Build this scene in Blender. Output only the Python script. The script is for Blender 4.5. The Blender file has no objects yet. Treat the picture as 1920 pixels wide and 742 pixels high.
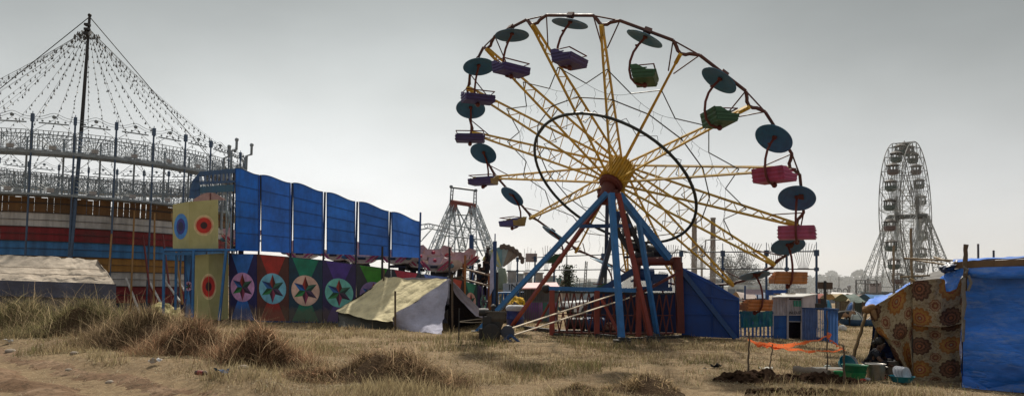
import bpy, math, random
import numpy as np
from mathutils import Vector, Matrix, noise
random.seed(7); rng = np.random.default_rng(7)
SC = bpy.context.scene
COL = SC.collection
PI = math.pi
V = Vector

# ------------------------------------------------------------------ camera
FPX = 1387.0; CXP = 960.0; HY = 539.0; PITCH = math.radians(3.0); ROLL = 0.018
D0 = V((0, math.cos(PITCH), math.sin(PITCH)))
U0 = V((0, -math.sin(PITCH), math.cos(PITCH)))
R0 = V((1, 0, 0))
RR = R0 * math.cos(ROLL) + U0 * math.sin(ROLL)
UU = -R0 * math.sin(ROLL) + U0 * math.cos(ROLL)
CYP = HY - FPX * math.tan(PITCH) * -1.0 * math.cos(ROLL) * -1.0
CAM = V((0, 0, 1.6))
CYP = HY + FPX * (V((0, 1, 0)).dot(UU) / V((0, 1, 0)).dot(D0))

def ray(x, y):
    return D0 + RR * ((x - CXP) / FPX) - UU * ((y - CYP) / FPX)
def at(x, y, Y):
    v = ray(x, y); return CAM + v * (Y / v.y)
def gnd(x, y, z=0.0):
    v = ray(x, y); return CAM + v * ((z - CAM.z) / v.z)

cd = bpy.data.cameras.new('camera'); cam = bpy.data.objects.new('camera', cd); COL.objects.link(cam)
m = Matrix((RR, UU, -D0)).transposed().to_4x4(); m.translation = CAM
cam.matrix_world = m
cd.sensor_fit = 'HORIZONTAL'; cd.sensor_width = 36.0; cd.lens = FPX / 1920 * 36
cd.shift_y = -(371.0 - CYP) / 1920.0
cd.clip_end = 6000
SC.camera = cam

# ------------------------------------------------------------------ materials
def lin(c):
    if isinstance(c, str):
        c = [int(c[i:i + 2], 16) / 255 for i in (0, 2, 4)]
        return tuple((v / 12.92 if v <= .04045 else ((v + .055) / 1.055) ** 2.4) for v in c)
    return tuple(c)

class NT:
    def __init__(s, name):
        s.m = bpy.data.materials.new(name); s.m.use_nodes = True
        s.t = s.m.node_tree; s.n = s.t.nodes; s.b = s.n['Principled BSDF']
    def node(s, typ, **kw):
        n = s.n.new(typ)
        for k, v in kw.items():
            if k.startswith('i_'):
                n.inputs[k[2:].replace('_', ' ')].default_value = v
            else: setattr(n, k, v)
        return n
    def link(s, a, b): s.t.links.new(a, b)
    def noise(s, scale, detail=4, rough=.6, vec=None, out='Fac'):
        n = s.node('ShaderNodeTexNoise'); n.inputs['Scale'].default_value = scale
        n.inputs['Detail'].default_value = detail; n.inputs['Roughness'].default_value = rough
        if vec is not None: s.link(vec, n.inputs['Vector'])
        return n.outputs[out]
    def ramp(s, fac, stops, interp='LINEAR'):
        r = s.node('ShaderNodeValToRGB'); r.color_ramp.interpolation = interp
        el = r.color_ramp.elements
        while len(el) < len(stops): el.new(0.5)
        for e, (p, c) in zip(el, stops):
            e.position = p; c = lin(c) if not isinstance(c, (int, float)) else (c, c, c)
            e.color = (*c[:3], 1)
        if fac is not None: s.link(fac, r.inputs['Fac'])
        return r.outputs['Color']
    def mix(s, fac, a, b, typ='MIX'):
        n = s.node('ShaderNodeMix', data_type='RGBA', blend_type=typ)
        for sock, v in ((n.inputs[0], fac), (n.inputs[6], a), (n.inputs[7], b)):
            if hasattr(v, 'is_linked'): s.link(v, sock)
            elif isinstance(v, (int, float)): sock.default_value = v if sock.type == 'VALUE' else (v, v, v, 1)
            else: sock.default_value = (*lin(v)[:3], 1)
        return n.outputs[2]
    def math(s, op, a, b=None, c=None):
        n = s.node('ShaderNodeMath', operation=op)
        for sock, v in zip(n.inputs, (a, b, c)):
            if v is None: continue
            if hasattr(v, 'is_linked'): s.link(v, sock)
            else: sock.default_value = v
        return n.outputs[0]
    def coords(s, kind='Object', scale=None):
        c = s.node('ShaderNodeTexCoord').outputs[kind]
        if scale:
            mp = s.node('ShaderNodeMapping'); mp.inputs['Scale'].default_value = scale
            s.link(c, mp.inputs['Vector']); c = mp.outputs[0]
        return c
    def base(s, c):
        if hasattr(c, 'is_linked'): s.link(c, s.b.inputs['Base Color'])
        else: s.b.inputs['Base Color'].default_value = (*lin(c)[:3], 1)
    def bump(s, h, strength=.4, dist=.02):
        b = s.node('ShaderNodeBump'); b.inputs['Strength'].default_value = strength; b.inputs['Distance'].default_value = dist
        s.link(h, b.inputs['Height']); s.link(b.outputs[0], s.b.inputs['Normal'])

def paint(name, c, rough=.55, dirt=.45, scale=3.0, metal=0.0, dirtcol='3a2c20', streak=True, bump=.15, fade=.25, spec=.5, vary=0.0, mud=0.0):
    """painted metal / board / cloth: tone variation, dirt in patches, vertical streaks"""
    t = NT(name); o = t.coords('Object')
    n1 = t.noise(scale, 6, .65, o)
    c0 = lin(c); lo = tuple(v * (1 - fade) for v in c0); hi = tuple(min(1, v * (1 + fade) + .012 * fade) for v in c0)
    col = t.ramp(n1, [(.3, lo), (.7, hi)])
    if dirt > 0:
        so = t.coords('Object', (scale * 2.5, scale * 2.5, scale * .35)) if streak else o
        n2 = t.noise(1.0 if streak else scale * 2.2, 7, .7, so)
        f = t.ramp(n2, [(.5, 0.0), (.78, dirt)])
        col = t.mix(f, col, dirtcol)
    if vary:
        oi = t.node('ShaderNodeObjectInfo').outputs['Random']
        hsv = t.node('ShaderNodeHueSaturation'); t.link(col, hsv.inputs['Color']); t.link(t.math('MULTIPLY_ADD', oi, vary * 1.6, 1 - vary * .8), hsv.inputs['Value'])
        t.link(t.math('MULTIPLY_ADD', t.math('FRACT', t.math('MULTIPLY', oi, 7.3)), -vary * .45, 1.0), hsv.inputs['Saturation']); t.link(t.math('MULTIPLY_ADD', t.math('FRACT', t.math('MULTIPLY', oi, 3.7)), vary * .05, .5 - vary * .025), hsv.inputs['Hue'])
        col = hsv.outputs[0]
    if mud:
        sz = t.node('ShaderNodeSeparateXYZ'); t.link(o, sz.inputs[0])
        hgt_m = t.math('ADD', sz.outputs[2], t.math('MULTIPLY', t.noise(4, 6, .7, o), -.9))
        col = t.mix(t.ramp(hgt_m, [(0.0, mud), (.22, 0.0)]), col, (.16, .115, .075))
        chip = t.ramp(t.noise(9, 8, .75, o), [(.69, 0.0), (.72, .7)]); col = t.mix(chip, col, (.20, .17, .15))
    t.base(col)
    t.b.inputs['Roughness'].default_value = rough; t.b.inputs['Metallic'].default_value = metal
    t.b.inputs['Specular IOR Level'].default_value = spec
    rr = t.ramp(n1, [(.3, max(0, rough - .1)), (.7, min(1, rough + .15))]); t.link(rr, t.b.inputs['Roughness'])
    if bump: t.bump(t.noise(scale * 8, 5, .6, o), bump, .01)
    return t.m

def crease(t, scale, sc=(1, 1, 1)):
    """sharp fold lines: ridges of a noise field"""
    n = t.noise(scale, 3, .45, t.coords('Object', sc))
    return t.math('POWER', t.math('ABSOLUTE', t.math('MULTIPLY_ADD', n, 2.0, -1.0)), .45)

def cloth_mat(name, c, dirt=.3, trans=.0, scale=2.0, rough=.8, dirtcol='4a4036', wr=.5):
    t = NT(name); o = t.coords('Object')
    c0 = lin(c)
    n1 = t.noise(scale, 6, .6, o)
    col = t.ramp(n1, [(.3, tuple(v * .75 for v in c0)), (.7, tuple(min(1, v * 1.2) for v in c0))])
    f = t.ramp(t.noise(scale * 1.7, 8, .72, t.coords('Object', (1, 1, .5))), [(.5, 0.0), (.75, dirt)])
    col = t.mix(f, col, dirtcol)
    t.base(col); t.b.inputs['Roughness'].default_value = rough
    t.b.inputs['Specular IOR Level'].default_value = .25
    h = t.math('ADD', t.math('MULTIPLY', crease(t, scale * 1.3, (1, 1, 1.5)), .8), t.math('MULTIPLY', t.noise(scale * 3.2, 6, .6, t.coords('Object', (1, 1, 1.8))), .5))
    t.bump(h, wr, .07)
    if trans > 0:
        tr = t.node('ShaderNodeBsdfTranslucent'); t.link(col, tr.inputs[0])
        mx = t.node('ShaderNodeMixShader'); mx.inputs[0].default_value = trans
        t.link(t.b.outputs[0], mx.inputs[1]); t.link(tr.outputs[0], mx.inputs[2])
        t.link(mx.outputs[0], t.n['Material Output'].inputs[0])
    return t.m

def attr_mat(name, rough=.9, trans=.25, tint=None):
    t = NT(name)
    a = t.node('ShaderNodeAttribute', attribute_name='tone')
    t.base(a.outputs['Color']); t.b.inputs['Roughness'].default_value = rough
    t.b.inputs['Specular IOR Level'].default_value = .15
    if trans:
        tr = t.node('ShaderNodeBsdfTranslucent'); t.link(a.outputs['Color'], tr.inputs[0])
        mx = t.node('ShaderNodeMixShader'); mx.inputs[0].default_value = trans
        t.link(t.b.outputs[0], mx.inputs[1]); t.link(tr.outputs[0], mx.inputs[2])
        t.link(mx.outputs[0], t.n['Material Output'].inputs[0])
    return t.m

# ------------------------------------------------------------------ mesh builder
class MB:
    def __init__(s): s.v = []; s.f = []; s.mi = []; s.uv = None; s.sm = []
    def add(s, vs, fs, mi=0, smooth=False):
        b = len(s.v); s.v += [tuple(p) for p in vs]
        for f in fs:
            s.f.append(tuple(b + i for i in f)); s.mi.append(mi); s.sm.append(smooth)
        return s
    def box(s, c, size, R=None, mi=0, taper=1.0):
        c = V(c); hx, hy, hz = size[0] / 2, size[1] / 2, size[2] / 2
        vs = []
        for z in (-hz, hz):
            k = taper if z > 0 else 1
            for x, y in ((-hx, -hy), (hx, -hy), (hx, hy), (-hx, hy)):
                p = V((x * k, y * k, z)); vs.append(c + (R @ p if R else p))
        return s.add(vs, [(3, 2, 1, 0), (4, 5, 6, 7), (0, 1, 5, 4), (1, 2, 6, 5), (2, 3, 7, 6), (3, 0, 4, 7)], mi)
    def beam(s, a, b, w, h=None, mi=0, up=(0, 0, 1)):
        a, b = V(a), V(b); d = b - a; L = d.length
        if L < 1e-6: return s
        z = d / L; up = V(up)
        x = up.cross(z)
        if x.length < 1e-3: x = V((1, 0, 0)).cross(z)
        x.normalize(); y = z.cross(x)
        R = Matrix((x, y, z)).transposed()
        return s.box((a + b) / 2, (w, h or w, L), R, mi)
    def tube(s, pts, r, n=6, mi=0, caps=True, smooth=True):
        pts = [V(p) for p in pts]
        rs = r if isinstance(r, (list, tuple)) else [r] * len(pts)
        vs = []; fs = []; prev = None
        for i, p in enumerate(pts):
            d = (pts[min(i + 1, len(pts) - 1)] - pts[max(i - 1, 0)])
            if d.length < 1e-9: d = V((0, 0, 1))
            d.normalize()
            if prev is None:
                x = d.cross(V((0, 0, 1)))
                if x.length < 1e-2: x = d.cross(V((0, 1, 0)))
            else: x = prev - d * prev.dot(d)
            if x.length < 1e-6: x = d.orthogonal()
            x.normalize(); y = d.cross(x); prev = x
            for k in range(n):
                a = 2 * PI * (k + .5) / n
                vs.append(p + (x * math.cos(a) + y * math.sin(a)) * rs[i])
        for i in range(len(pts) - 1):
            for k in range(n):
                k2 = (k + 1) % n
                fs.append((i * n + k, i * n + k2, (i + 1) * n + k2, (i + 1) * n + k))
        s.add(vs, fs, mi, smooth)
        if caps:
            s.add(vs[:n], [tuple(range(n))[::-1]], mi); s.add(vs[-n:], [tuple(range(n))], mi)
        return s
    def lathe(s, prof, c=(0, 0, 0), n=16, R=None, mi=0, smooth=True, arc=2 * PI):
        c = V(c); vs = []; fs = []; m_ = len(prof)
        full = abs(arc - 2 * PI) < 1e-6; nn = n if full else n + 1
        for k in range(nn):
            a = arc * k / n
            for (r, z) in prof:
                p = V((r * math.cos(a), r * math.sin(a), z)); vs.append(c + (R @ p if R else p))
        for k in range(n):
            k2 = (k + 1) % nn if full else k + 1
            for j in range(m_ - 1):
                fs.append((k * m_ + j, k2 * m_ + j, k2 * m_ + j + 1, k * m_ + j + 1))
        return s.add(vs, fs, mi, smooth)
    def ball(s, c, r, n=10, mi=0, sc=(1, 1, 1)):
        prof = [(r * math.sin(PI * i / 6), -r * math.cos(PI * i / 6)) for i in range(7)]
        R = Matrix.Diagonal(V(sc))
        return s.lathe(prof, c, n, R, mi)
    def prism(s, pts, thick, mi=0, mi_side=None):
        """pts: planar polygon (3d, any order), extruded both ways along its normal to 'thick'"""
        pts = [V(p) for p in pts]; nrm = V((0, 0, 0))
        for i in range(len(pts)):
            a, b = pts[i], pts[(i + 1) % len(pts)]
            nrm += V(((a.y - b.y) * (a.z + b.z), (a.z - b.z) * (a.x + b.x), (a.x - b.x) * (a.y + b.y)))
        nrm.normalize(); n = len(pts); h = nrm * thick / 2
        vs = [p + h for p in pts] + [p - h for p in pts]
        s.add(vs, [tuple(range(n)), tuple(range(2 * n - 1, n - 1, -1))], mi)
        s.add(vs, [(i, n + i, n + (i + 1) % n, (i + 1) % n) for i in range(n)], mi if mi_side is None else mi_side)
        return s
    def patch(s, rows, nu, nv, amp=0.0, freq=1.5, mi=0, seed=0, sag=0.0, fold=0.0, foldf=9.0, smooth=True, ridge=0.0):
        """smooth sheet through a control grid (rows of 3d points), with wrinkles; writes uv"""
        rows = [[V(p) for p in r] for r in rows]; R_, C_ = len(rows), len(rows[0])
        def cr(p, t):
            n = len(p) - 1; x = t * n; i = min(int(x), n - 1); f = x - i
            p0 = p[max(i - 1, 0)]; p1 = p[i]; p2 = p[i + 1]; p3 = p[min(i + 2, n)]
            if n == 1: return p1.lerp(p2, f)
            return .5 * ((2 * p1) + (p2 - p0) * f + (2 * p0 - 5 * p1 + 4 * p2 - p3) * f * f + (3 * p1 - p0 - 3 * p2 + p3) * f ** 3)
        b = len(s.v); uvs = []
        nrm = (rows[0][-1] - rows[0][0]).cross(rows[-1][0] - rows[0][0])
        if nrm.length < 1e-6: nrm = V((0, -1, 0))
        nrm.normalize()
        W = (rows[0][-1] - rows[0][0]).length; H = (rows[-1][0] - rows[0][0]).length
        for j in range(nv + 1):
            v = j / nv
            for i in range(nu + 1):
                u = i / nu
                p = cr([cr(r, u) for r in rows], v)
                k = 1.0
                q = p * freq + V((seed * 7.3, seed, 0))
                dsp = (noise.fractal(q, 1.0, 2.0, 4) * amp + fold * math.sin(u * foldf + 2.5 * noise.noise(q * .7)) * (.3 + .7 * v)) * k
                if ridge: dsp += ridge * (.35 - abs(noise.noise(q * 1.1)) ** .6) + ridge * .5 * (.35 - abs(noise.noise(q * 2.7 + V((5, 1, 2)))) ** .6)
                p = p + nrm * dsp + V((0, 0, -sag * 4 * u * (1 - u) * (1 - abs(2 * v - 1) * .5)))
                s.v.append(tuple(p)); uvs.append((u * W, v * H))
        if s.uv is None: s.uv = {}
        for k, w in enumerate(uvs): s.uv[b + k] = w
        for j in range(nv):
            for i in range(nu):
                a = b + j * (nu + 1) + i
                s.f.append((a, a + 1, a + nu + 2, a + nu + 1)); s.mi.append(mi); s.sm.append(smooth)
        return s
    def mesh(s, name, mats, org):
        me = bpy.data.meshes.new(name)
        o = V(org)
        me.from_pydata([(p[0] - o.x, p[1] - o.y, p[2] - o.z) for p in s.v], [], s.f)
        mats = mats if isinstance(mats, (list, tuple)) else [mats]
        for q in mats: me.materials.append(q)
        me.polygons.foreach_set('material_index', s.mi); me.polygons.foreach_set('use_smooth', s.sm)
        if s.uv:
            uvl = me.uv_layers.new(name='UVMap')
            li = [0] * len(me.loops); me.loops.foreach_get('vertex_index', li)
            flat = []
            for i in li: flat += s.uv.get(i, (0, 0))
            uvl.data.foreach_set('uv', flat)
        me.update()
        return me
    def build(s, name, mats, parent=None, org=None, label=None, cat=None, group=None, kind=None):
        w = V((0, 0, 0)); q = parent
        while q is not None: w += q.location; q = q.parent
        loc = V((0, 0, 0))
        if parent is None and org is not None: loc = V(org); w = V(org)
        ob = bpy.data.objects.new(name, s.mesh(name, mats, w)); COL.objects.link(ob)
        if parent is not None: ob.parent = parent
        ob.location = loc
        tag(ob, label, cat, group, kind)
        return ob

def tag(o, label=None, cat=None, group=None, kind=None):
    if label: o['label'] = label
    if cat: o['category'] = cat
    if group: o['group'] = group
    if kind: o['kind'] = kind
    return o
def thing(name, label, cat, loc=(0, 0, 0), group=None):
    o = bpy.data.objects.new(name, None); COL.objects.link(o); o.location = loc
    o.empty_display_size = .3
    return tag(o, label, cat, group)
def dup(root, label=None, mat=None):
    r = root.copy(); COL.objects.link(r)
    if label: r['label'] = label
    for ch in list(root.children):
        c = ch.copy(); COL.objects.link(c); c.parent = r
        for g in list(ch.children):
            d = g.copy(); COL.objects.link(d); d.parent = c
    if mat is not None: r.matrix_world = mat
    return r
def lattice(mb, p0, p1, w0, w1, n, r, side=None, sections=4, mi=0, seg=4):
    """lattice mast between two points with 3-4 chords and zigzag bracing"""
    p0, p1 = V(p0), V(p1); z = (p1 - p0).normalized()
    x = V(side).normalized() if side else z.orthogonal().normalized()
    x = (x - z * x.dot(z)).normalized(); y = z.cross(x)
    offs = [(1, 1), (1, -1), (-1, -1), (-1, 1)] if sections == 4 else [(1, 0), (-1, 0)]
    P = lambda k, t: p0.lerp(p1, t) + (x * offs[k][0] + y * offs[k][1]) * ((w0 + (w1 - w0) * t) / 2)
    m_ = len(offs)
    for k in range(m_): mb.tube([P(k, 0), P(k, 1)], r, seg, mi, False)
    for k in range(m_ if m_ > 2 else 1):
        k2 = (k + 1) % m_
        for i in range(n):
            a, b = (k, k2) if i % 2 == 0 else (k2, k)
            mb.tube([P(a, i / n), P(b, (i + 1) / n)], r * .6, seg if seg < 4 else 3, mi, False)
            if i: mb.tube([P(k, i / n), P(k2, i / n)], r * .55, 3, mi, False)
def text_mesh(txt, size, extrude=.004):
    cu = bpy.data.curves.new('txt', 'FONT'); cu.body = txt; cu.size = size; cu.extrude = extrude
    cu.align_x = 'CENTER'; cu.align_y = 'CENTER'
    ob = bpy.data.objects.new('txt', cu); COL.objects.link(ob)
    dg = bpy.context.evaluated_depsgraph_get(); me = bpy.data.meshes.new_from_object(ob.evaluated_get(dg))
    bpy.data.objects.remove(ob); bpy.data.curves.remove(cu)
    return me
def lettering(name, txt, size, loc, mat, parent, right=(1, 0, 0), up=(0, 0, 1), kx=1.0):
    me = text_mesh(txt, size); r = V(right).normalized(); u = V(up); nn = r.cross(u)
    w = V((0, 0, 0)); q = parent
    while q is not None: w += q.location; q = q.parent
    M = Matrix((r * kx, u, nn)).transposed().to_4x4(); M.translation = V(loc) - w
    me.transform(M); me.materials.clear(); me.materials.append(mat)
    ob = bpy.data.objects.new(name, me); COL.objects.link(ob); ob.parent = parent
    return ob
# ------------------------------------------------------------------ world, sun
SUN_EL = math.radians(50); SUN_AZ = math.radians(-4)          # ahead of the camera, a little to the left
sund = V((math.sin(SUN_AZ) * math.cos(SUN_EL), math.cos(SUN_AZ) * math.cos(SUN_EL), math.sin(SUN_EL)))
w = bpy.data.worlds.new('World'); SC.world = w; w.use_nodes = True
wt = w.node_tree; wn = wt.nodes; wl = wt.links.new
bg = wn['Background']
sky = wn.new('ShaderNodeTexSky'); sky.sky_type = 'NISHITA'; sky.sun_disc = False
sky.sun_elevation = SUN_EL; sky.sun_rotation = SUN_AZ; sky.dust_density = 6; sky.air_density = 1.5
hs = wn.new('ShaderNodeHueSaturation'); hs.inputs['Saturation'].default_value = .18
wl(sky.outputs[0], hs.inputs['Color'])
tc = wn.new('ShaderNodeTexCoord')
sep = wn.new('ShaderNodeSeparateXYZ'); wl(tc.outputs['Generated'], sep.inputs[0])
def wramp(src, stops):
    r = wn.new('ShaderNodeValToRGB'); el = r.color_ramp.elements
    while len(el) < len(stops): el.new(.5)
    for e, (p, c) in zip(el, stops): e.position = p; e.color = (*lin(c)[:3], 1)
    wl(src, r.inputs[0]); return r.outputs[0]
def wmath(op, a, b):
    n = wn.new('ShaderNodeMath'); n.operation = op
    for s_, v_ in zip(n.inputs, (a, b)):
        if hasattr(v_, 'is_linked'): wl(v_, s_)
        else: s_.default_value = v_
    return n.outputs[0]
# thin high haze: bright at the horizon, greyer higher up, raised overhead to light the scene
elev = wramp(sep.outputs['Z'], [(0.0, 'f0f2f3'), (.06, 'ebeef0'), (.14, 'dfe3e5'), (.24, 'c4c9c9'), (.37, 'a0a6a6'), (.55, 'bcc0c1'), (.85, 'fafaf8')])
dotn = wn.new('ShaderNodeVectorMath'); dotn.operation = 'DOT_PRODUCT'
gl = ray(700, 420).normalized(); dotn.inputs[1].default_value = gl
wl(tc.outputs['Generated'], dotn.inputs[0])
side = wramp(dotn.outputs['Value'], [(.0, (.50,) * 3), (.4, (.60,) * 3), (.80, (.79,) * 3), (.93, (.93,) * 3), (1.0, (1.08,) * 3)])  # sky dimmed behind the camera to darken the sides facing it
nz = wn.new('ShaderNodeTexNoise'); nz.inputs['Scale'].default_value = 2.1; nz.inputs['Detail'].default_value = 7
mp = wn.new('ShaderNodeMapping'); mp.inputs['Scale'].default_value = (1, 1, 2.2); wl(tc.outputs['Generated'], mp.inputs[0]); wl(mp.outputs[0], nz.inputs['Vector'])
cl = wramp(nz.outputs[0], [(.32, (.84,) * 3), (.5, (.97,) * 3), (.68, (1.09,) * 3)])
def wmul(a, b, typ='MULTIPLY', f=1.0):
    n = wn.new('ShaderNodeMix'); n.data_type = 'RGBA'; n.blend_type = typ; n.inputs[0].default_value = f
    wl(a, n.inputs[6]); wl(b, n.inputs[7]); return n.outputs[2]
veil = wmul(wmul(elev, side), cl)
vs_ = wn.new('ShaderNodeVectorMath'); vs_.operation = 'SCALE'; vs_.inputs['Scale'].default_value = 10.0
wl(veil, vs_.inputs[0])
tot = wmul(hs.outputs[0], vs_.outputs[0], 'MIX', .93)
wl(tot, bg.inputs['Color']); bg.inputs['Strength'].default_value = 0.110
sl = bpy.data.lights.new('sun', 'SUN'); sl.energy = 4.6; sl.angle = math.radians(2.0); sl.color = (1.0, .925, .80)
so = bpy.data.objects.new('sun', sl); COL.objects.link(so)
so.rotation_euler = sund.to_track_quat('Z', 'Y').to_euler(); so.location = (0, 0, 60)

SC.view_settings.view_transform = 'Standard'; SC.view_settings.look = 'None'; SC.view_settings.exposure = 0
SC.render.engine = 'CYCLES'
SC.cycles.max_bounces = 6; SC.cycles.transparent_max_bounces = 12
SC.cycles.use_denoising = True

# ------------------------------------------------------------------ ground
RA = V((-12.4, 17.6)); RB = V((-3.3, 10.0)); RD = (RB - RA).normalized(); RN = V((-RD.y, RD.x))
def roadside(x, y):            # signed distance from the edge of the dirt road, + on the field
    # the track runs along the bank then bends away in front of the field
    s1 = (V((x, y)) - RA).dot(RN)
    t = max(0.0, (V((x, y)) - RB).dot(RD))
    s = s1 - 0.10 * t * t * .35
    return s + .55 * noise.noise(V((x * .45, y * .45, 3.1)))
def sstep(a, b, x):
    t = min(1, max(0, (x - a) / (b - a))); return t * t * (3 - 2 * t)
def hgt(x, y):
    d2 = x * x + y * y
    if d2 > 160 * 160: return 0.0
    k = 1 - sstep(60, 150, math.sqrt(d2))
    h = .05 * noise.noise(V((x * .35, y * .35, 0))) + .025 * noise.noise(V((x * 1.3, y * 1.3, 1)))
    s = roadside(x, y)
    bank = math.exp(-((s - .9) / .8) ** 2) * .22 * (.6 + .8 * noise.noise(V((x * .6, y * .6, 9))))
    if y < 24: h += max(0, bank)
    h -= .14 * (1 - sstep(-.5, .5, s))
    return h * k
def sgrid(n, a, tm): return [a * math.sinh(-tm + 2 * tm * i / n) for i in range(n + 1)]
gx = sgrid(420, 9.0, 6.6); gy = [16 + q for q in sgrid(420, 7.0, 6.8)]
gv = [(x, y, hgt(x, y)) for y in gy for x in gx]; nx = len(gx)
gf = [(j * nx + i, j * nx + i + 1, (j + 1) * nx + i + 1, (j + 1) * nx + i) for j in range(len(gy) - 1) for i in range(nx - 1)]
t = NT('field_soil'); o = t.coords('Object')
n1 = t.noise(.35, 6, .65, o); n2 = t.noise(5, 8, .7, o); n3 = t.noise(38, 6, .75, o)
c1 = t.ramp(n1, [(.3, (.17, .115, .068)), (.55, (.29, .205, .12)), (.75, (.20, .165, .09))])
c1 = t.mix(t.ramp(n2, [(.42, 0.0), (.7, .75)]), c1, (.085, .055, .034))
c1 = t.mix(t.ramp(n3, [(.45, 0.0), (.72, .6)]), c1, (.40, .32, .20))
t.base(c1); t.b.inputs['Roughness'].default_value = .95; t.b.inputs['Specular IOR Level'].default_value = .1
hh = t.math('ADD', t.math('MULTIPLY', n2, .7), t.math('MULTIPLY', n3, .4)); t.bump(hh, .9, .08)
M_SOIL = t.m
me = bpy.data.meshes.new('ground'); me.from_pydata(gv, [], gf); me.materials.append(M_SOIL)
me.polygons.foreach_set('use_smooth', [True] * len(gf))
g_ = bpy.data.objects.new('ground', me); COL.objects.link(g_); g_['kind'] = 'structure'

# dirt road: own sheet a few mm above the soil where the field gives way to bare earth
xs = np.linspace(-26, 6, 230); ys = np.linspace(4, 26, 170)
keep = {}; rv = []; rf = []
S = [[roadside(x, y) for x in xs] for y in ys]
def rid(i, j):
    if (i, j) not in keep:
        x, y = float(xs[i]), float(ys[j])
        rut = .09 * math.sin(S[j][i] * 3.1 + 1.2 * noise.noise(V((x * .3, y * .3, 0)))) * (1 if S[j][i] < -.4 else 0)
        rough = .09 * noise.fractal(V((x * 1.7, y * 1.7, 4)), 1, 2, 4) + .04 * noise.noise(V((x * 6, y * 6, 2)))
        keep[(i, j)] = len(rv); rv.append((x, y, hgt(x, y) + .012 + (rut + rough) * sstep(.1, -.6, S[j][i]) if S[j][i] < .1 else hgt(x, y) + .006 - .3 * sstep(.05, .5, S[j][i])))
    return keep[(i, j)]
for j in range(len(ys) - 1):
    for i in range(len(xs) - 1):
        if min(S[j][i], S[j][i + 1], S[j + 1][i], S[j + 1][i + 1]) < .15:
            rf.append((rid(i, j), rid(i + 1, j), rid(i + 1, j + 1), rid(i, j + 1)))
t = NT('road_earth'); o = t.coords('Object')
mpn = t.node('ShaderNodeMapping'); mpn.inputs['Rotation'].default_value = (0, 0, math.atan2(-RD.y, RD.x)); mpn.inputs['Scale'].default_value = (.25, 1.6, 1)
t.link(o, mpn.inputs[0])
n1 = t.noise(1.3, 7, .65, mpn.outputs[0]); n2 = t.noise(9, 8, .7, o); n3 = t.noise(60, 5, .7, o)
c1 = t.ramp(n1, [(.3, (.12, .07, .042)), (.5, (.21, .132, .082)), (.72, (.34, .24, .16))])
c1 = t.mix(t.ramp(n2, [(.46, 0.0), (.64, .9)]), c1, (.085, .055, .034))
c1 = t.mix(t.ramp(n3, [(.55, 0.0), (.75, .6)]), c1, (.4, .31, .2))
t.base(c1); t.b.inputs['Roughness'].default_value = .95; t.b.inputs['Specular IOR Level'].default_value = .1
t.bump(t.math('ADD', t.math('MULTIPLY', n2, .8), t.math('MULTIPLY', n3, .3)), .9, .07)
me = bpy.data.meshes.new('dirt_road'); me.from_pydata(rv, [], rf); me.materials.append(t.m)
me.polygons.foreach_set('use_smooth', [True] * len(rf))
o_ = bpy.data.objects.new('dirt_road', me); COL.objects.link(o_); o_['kind'] = 'structure'

# ------------------------------------------------------------------ dry grass
M_GRASS = attr_mat('dry_grass', .9, .42); M_BUSH = attr_mat('brush_stalks', .9, .55)
def blades(name, P, H, W, C, lean, org=(0, 0, 0), seg=2, mat=None, az=None, droop=.5, parent=None, sh=(.55, 1.0)):
    """P n*3 roots, H n heights, W n widths, C n*3 colours; each blade a bent strip, one mesh"""
    n = len(P); P = np.asarray(P, float)
    if az is None: az = rng.uniform(0, 2 * PI, n)
    L = rng.normal(0, 1, n) * .15 + lean
    dx = np.cos(az); dy = np.sin(az)
    pa = rng.uniform(0, 2 * PI, n); wx = np.cos(pa) * W / 2; wy = np.sin(pa) * W / 2
    rows = []
    for k in range(seg + 1):
        tt = k / seg
        off = H * L * (tt ** 1.7)
        z = H * (tt - droop * np.clip(L, 0, 2) * .35 * tt * tt)
        c = P + np.stack([dx * off, dy * off, z], 1)
        wk = 1 - tt * .85
        if k < seg:
            rows.append(c + np.stack([wx * wk, wy * wk, 0 * wx], 1)); rows.append(c - np.stack([wx * wk, wy * wk, 0 * wx], 1))
        else: rows.append(c)
    nv = 2 * seg + 1
    VV = np.stack(rows, 1).reshape(-1, 3) - np.asarray(org)
    base = (np.arange(n) * nv)[:, None]
    quads = np.concatenate([base + np.array([[2 * k, 2 * k + 1, 2 * k + 3, 2 * k + 2]]) for k in range(seg - 1)], 0) if seg > 1 else np.zeros((0, 4), int)
    tris = base + np.array([[2 * seg - 2, 2 * seg - 1, 2 * seg]])
    me = bpy.data.meshes.new(name)
    me.vertices.add(len(VV)); me.vertices.foreach_set('co', VV.ravel())
    nl = quads.size + tris.size
    me.loops.add(nl); me.loops.foreach_set('vertex_index', np.concatenate([quads.ravel(), tris.ravel()]).astype(np.int32))
    npoly = len(quads) + len(tris); me.polygons.add(npoly)
    st = np.concatenate([np.arange(len(quads)) * 4, quads.size + np.arange(len(tris)) * 3]).astype(np.int32)
    me.polygons.foreach_set('loop_start', st)
    me.update(calc_edges=True); me.validate()
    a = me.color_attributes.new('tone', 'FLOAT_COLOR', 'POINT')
    shade = np.repeat(np.array([sh[0] + (sh[1] - sh[0]) * (k / seg) for k in range(seg) for _ in (0, 1)] + [sh[1]])[None, :], n, 0)  # bases darkened, tips brightened: shade and backlight put into blade colour
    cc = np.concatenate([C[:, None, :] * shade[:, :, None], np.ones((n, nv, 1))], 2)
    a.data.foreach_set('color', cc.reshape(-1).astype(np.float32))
    me.materials.append(mat or M_GRASS)
    ob = bpy.data.objects.new(name, me); COL.objects.link(ob); ob.location = org
    if parent: ob.parent = parent
    return ob
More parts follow.
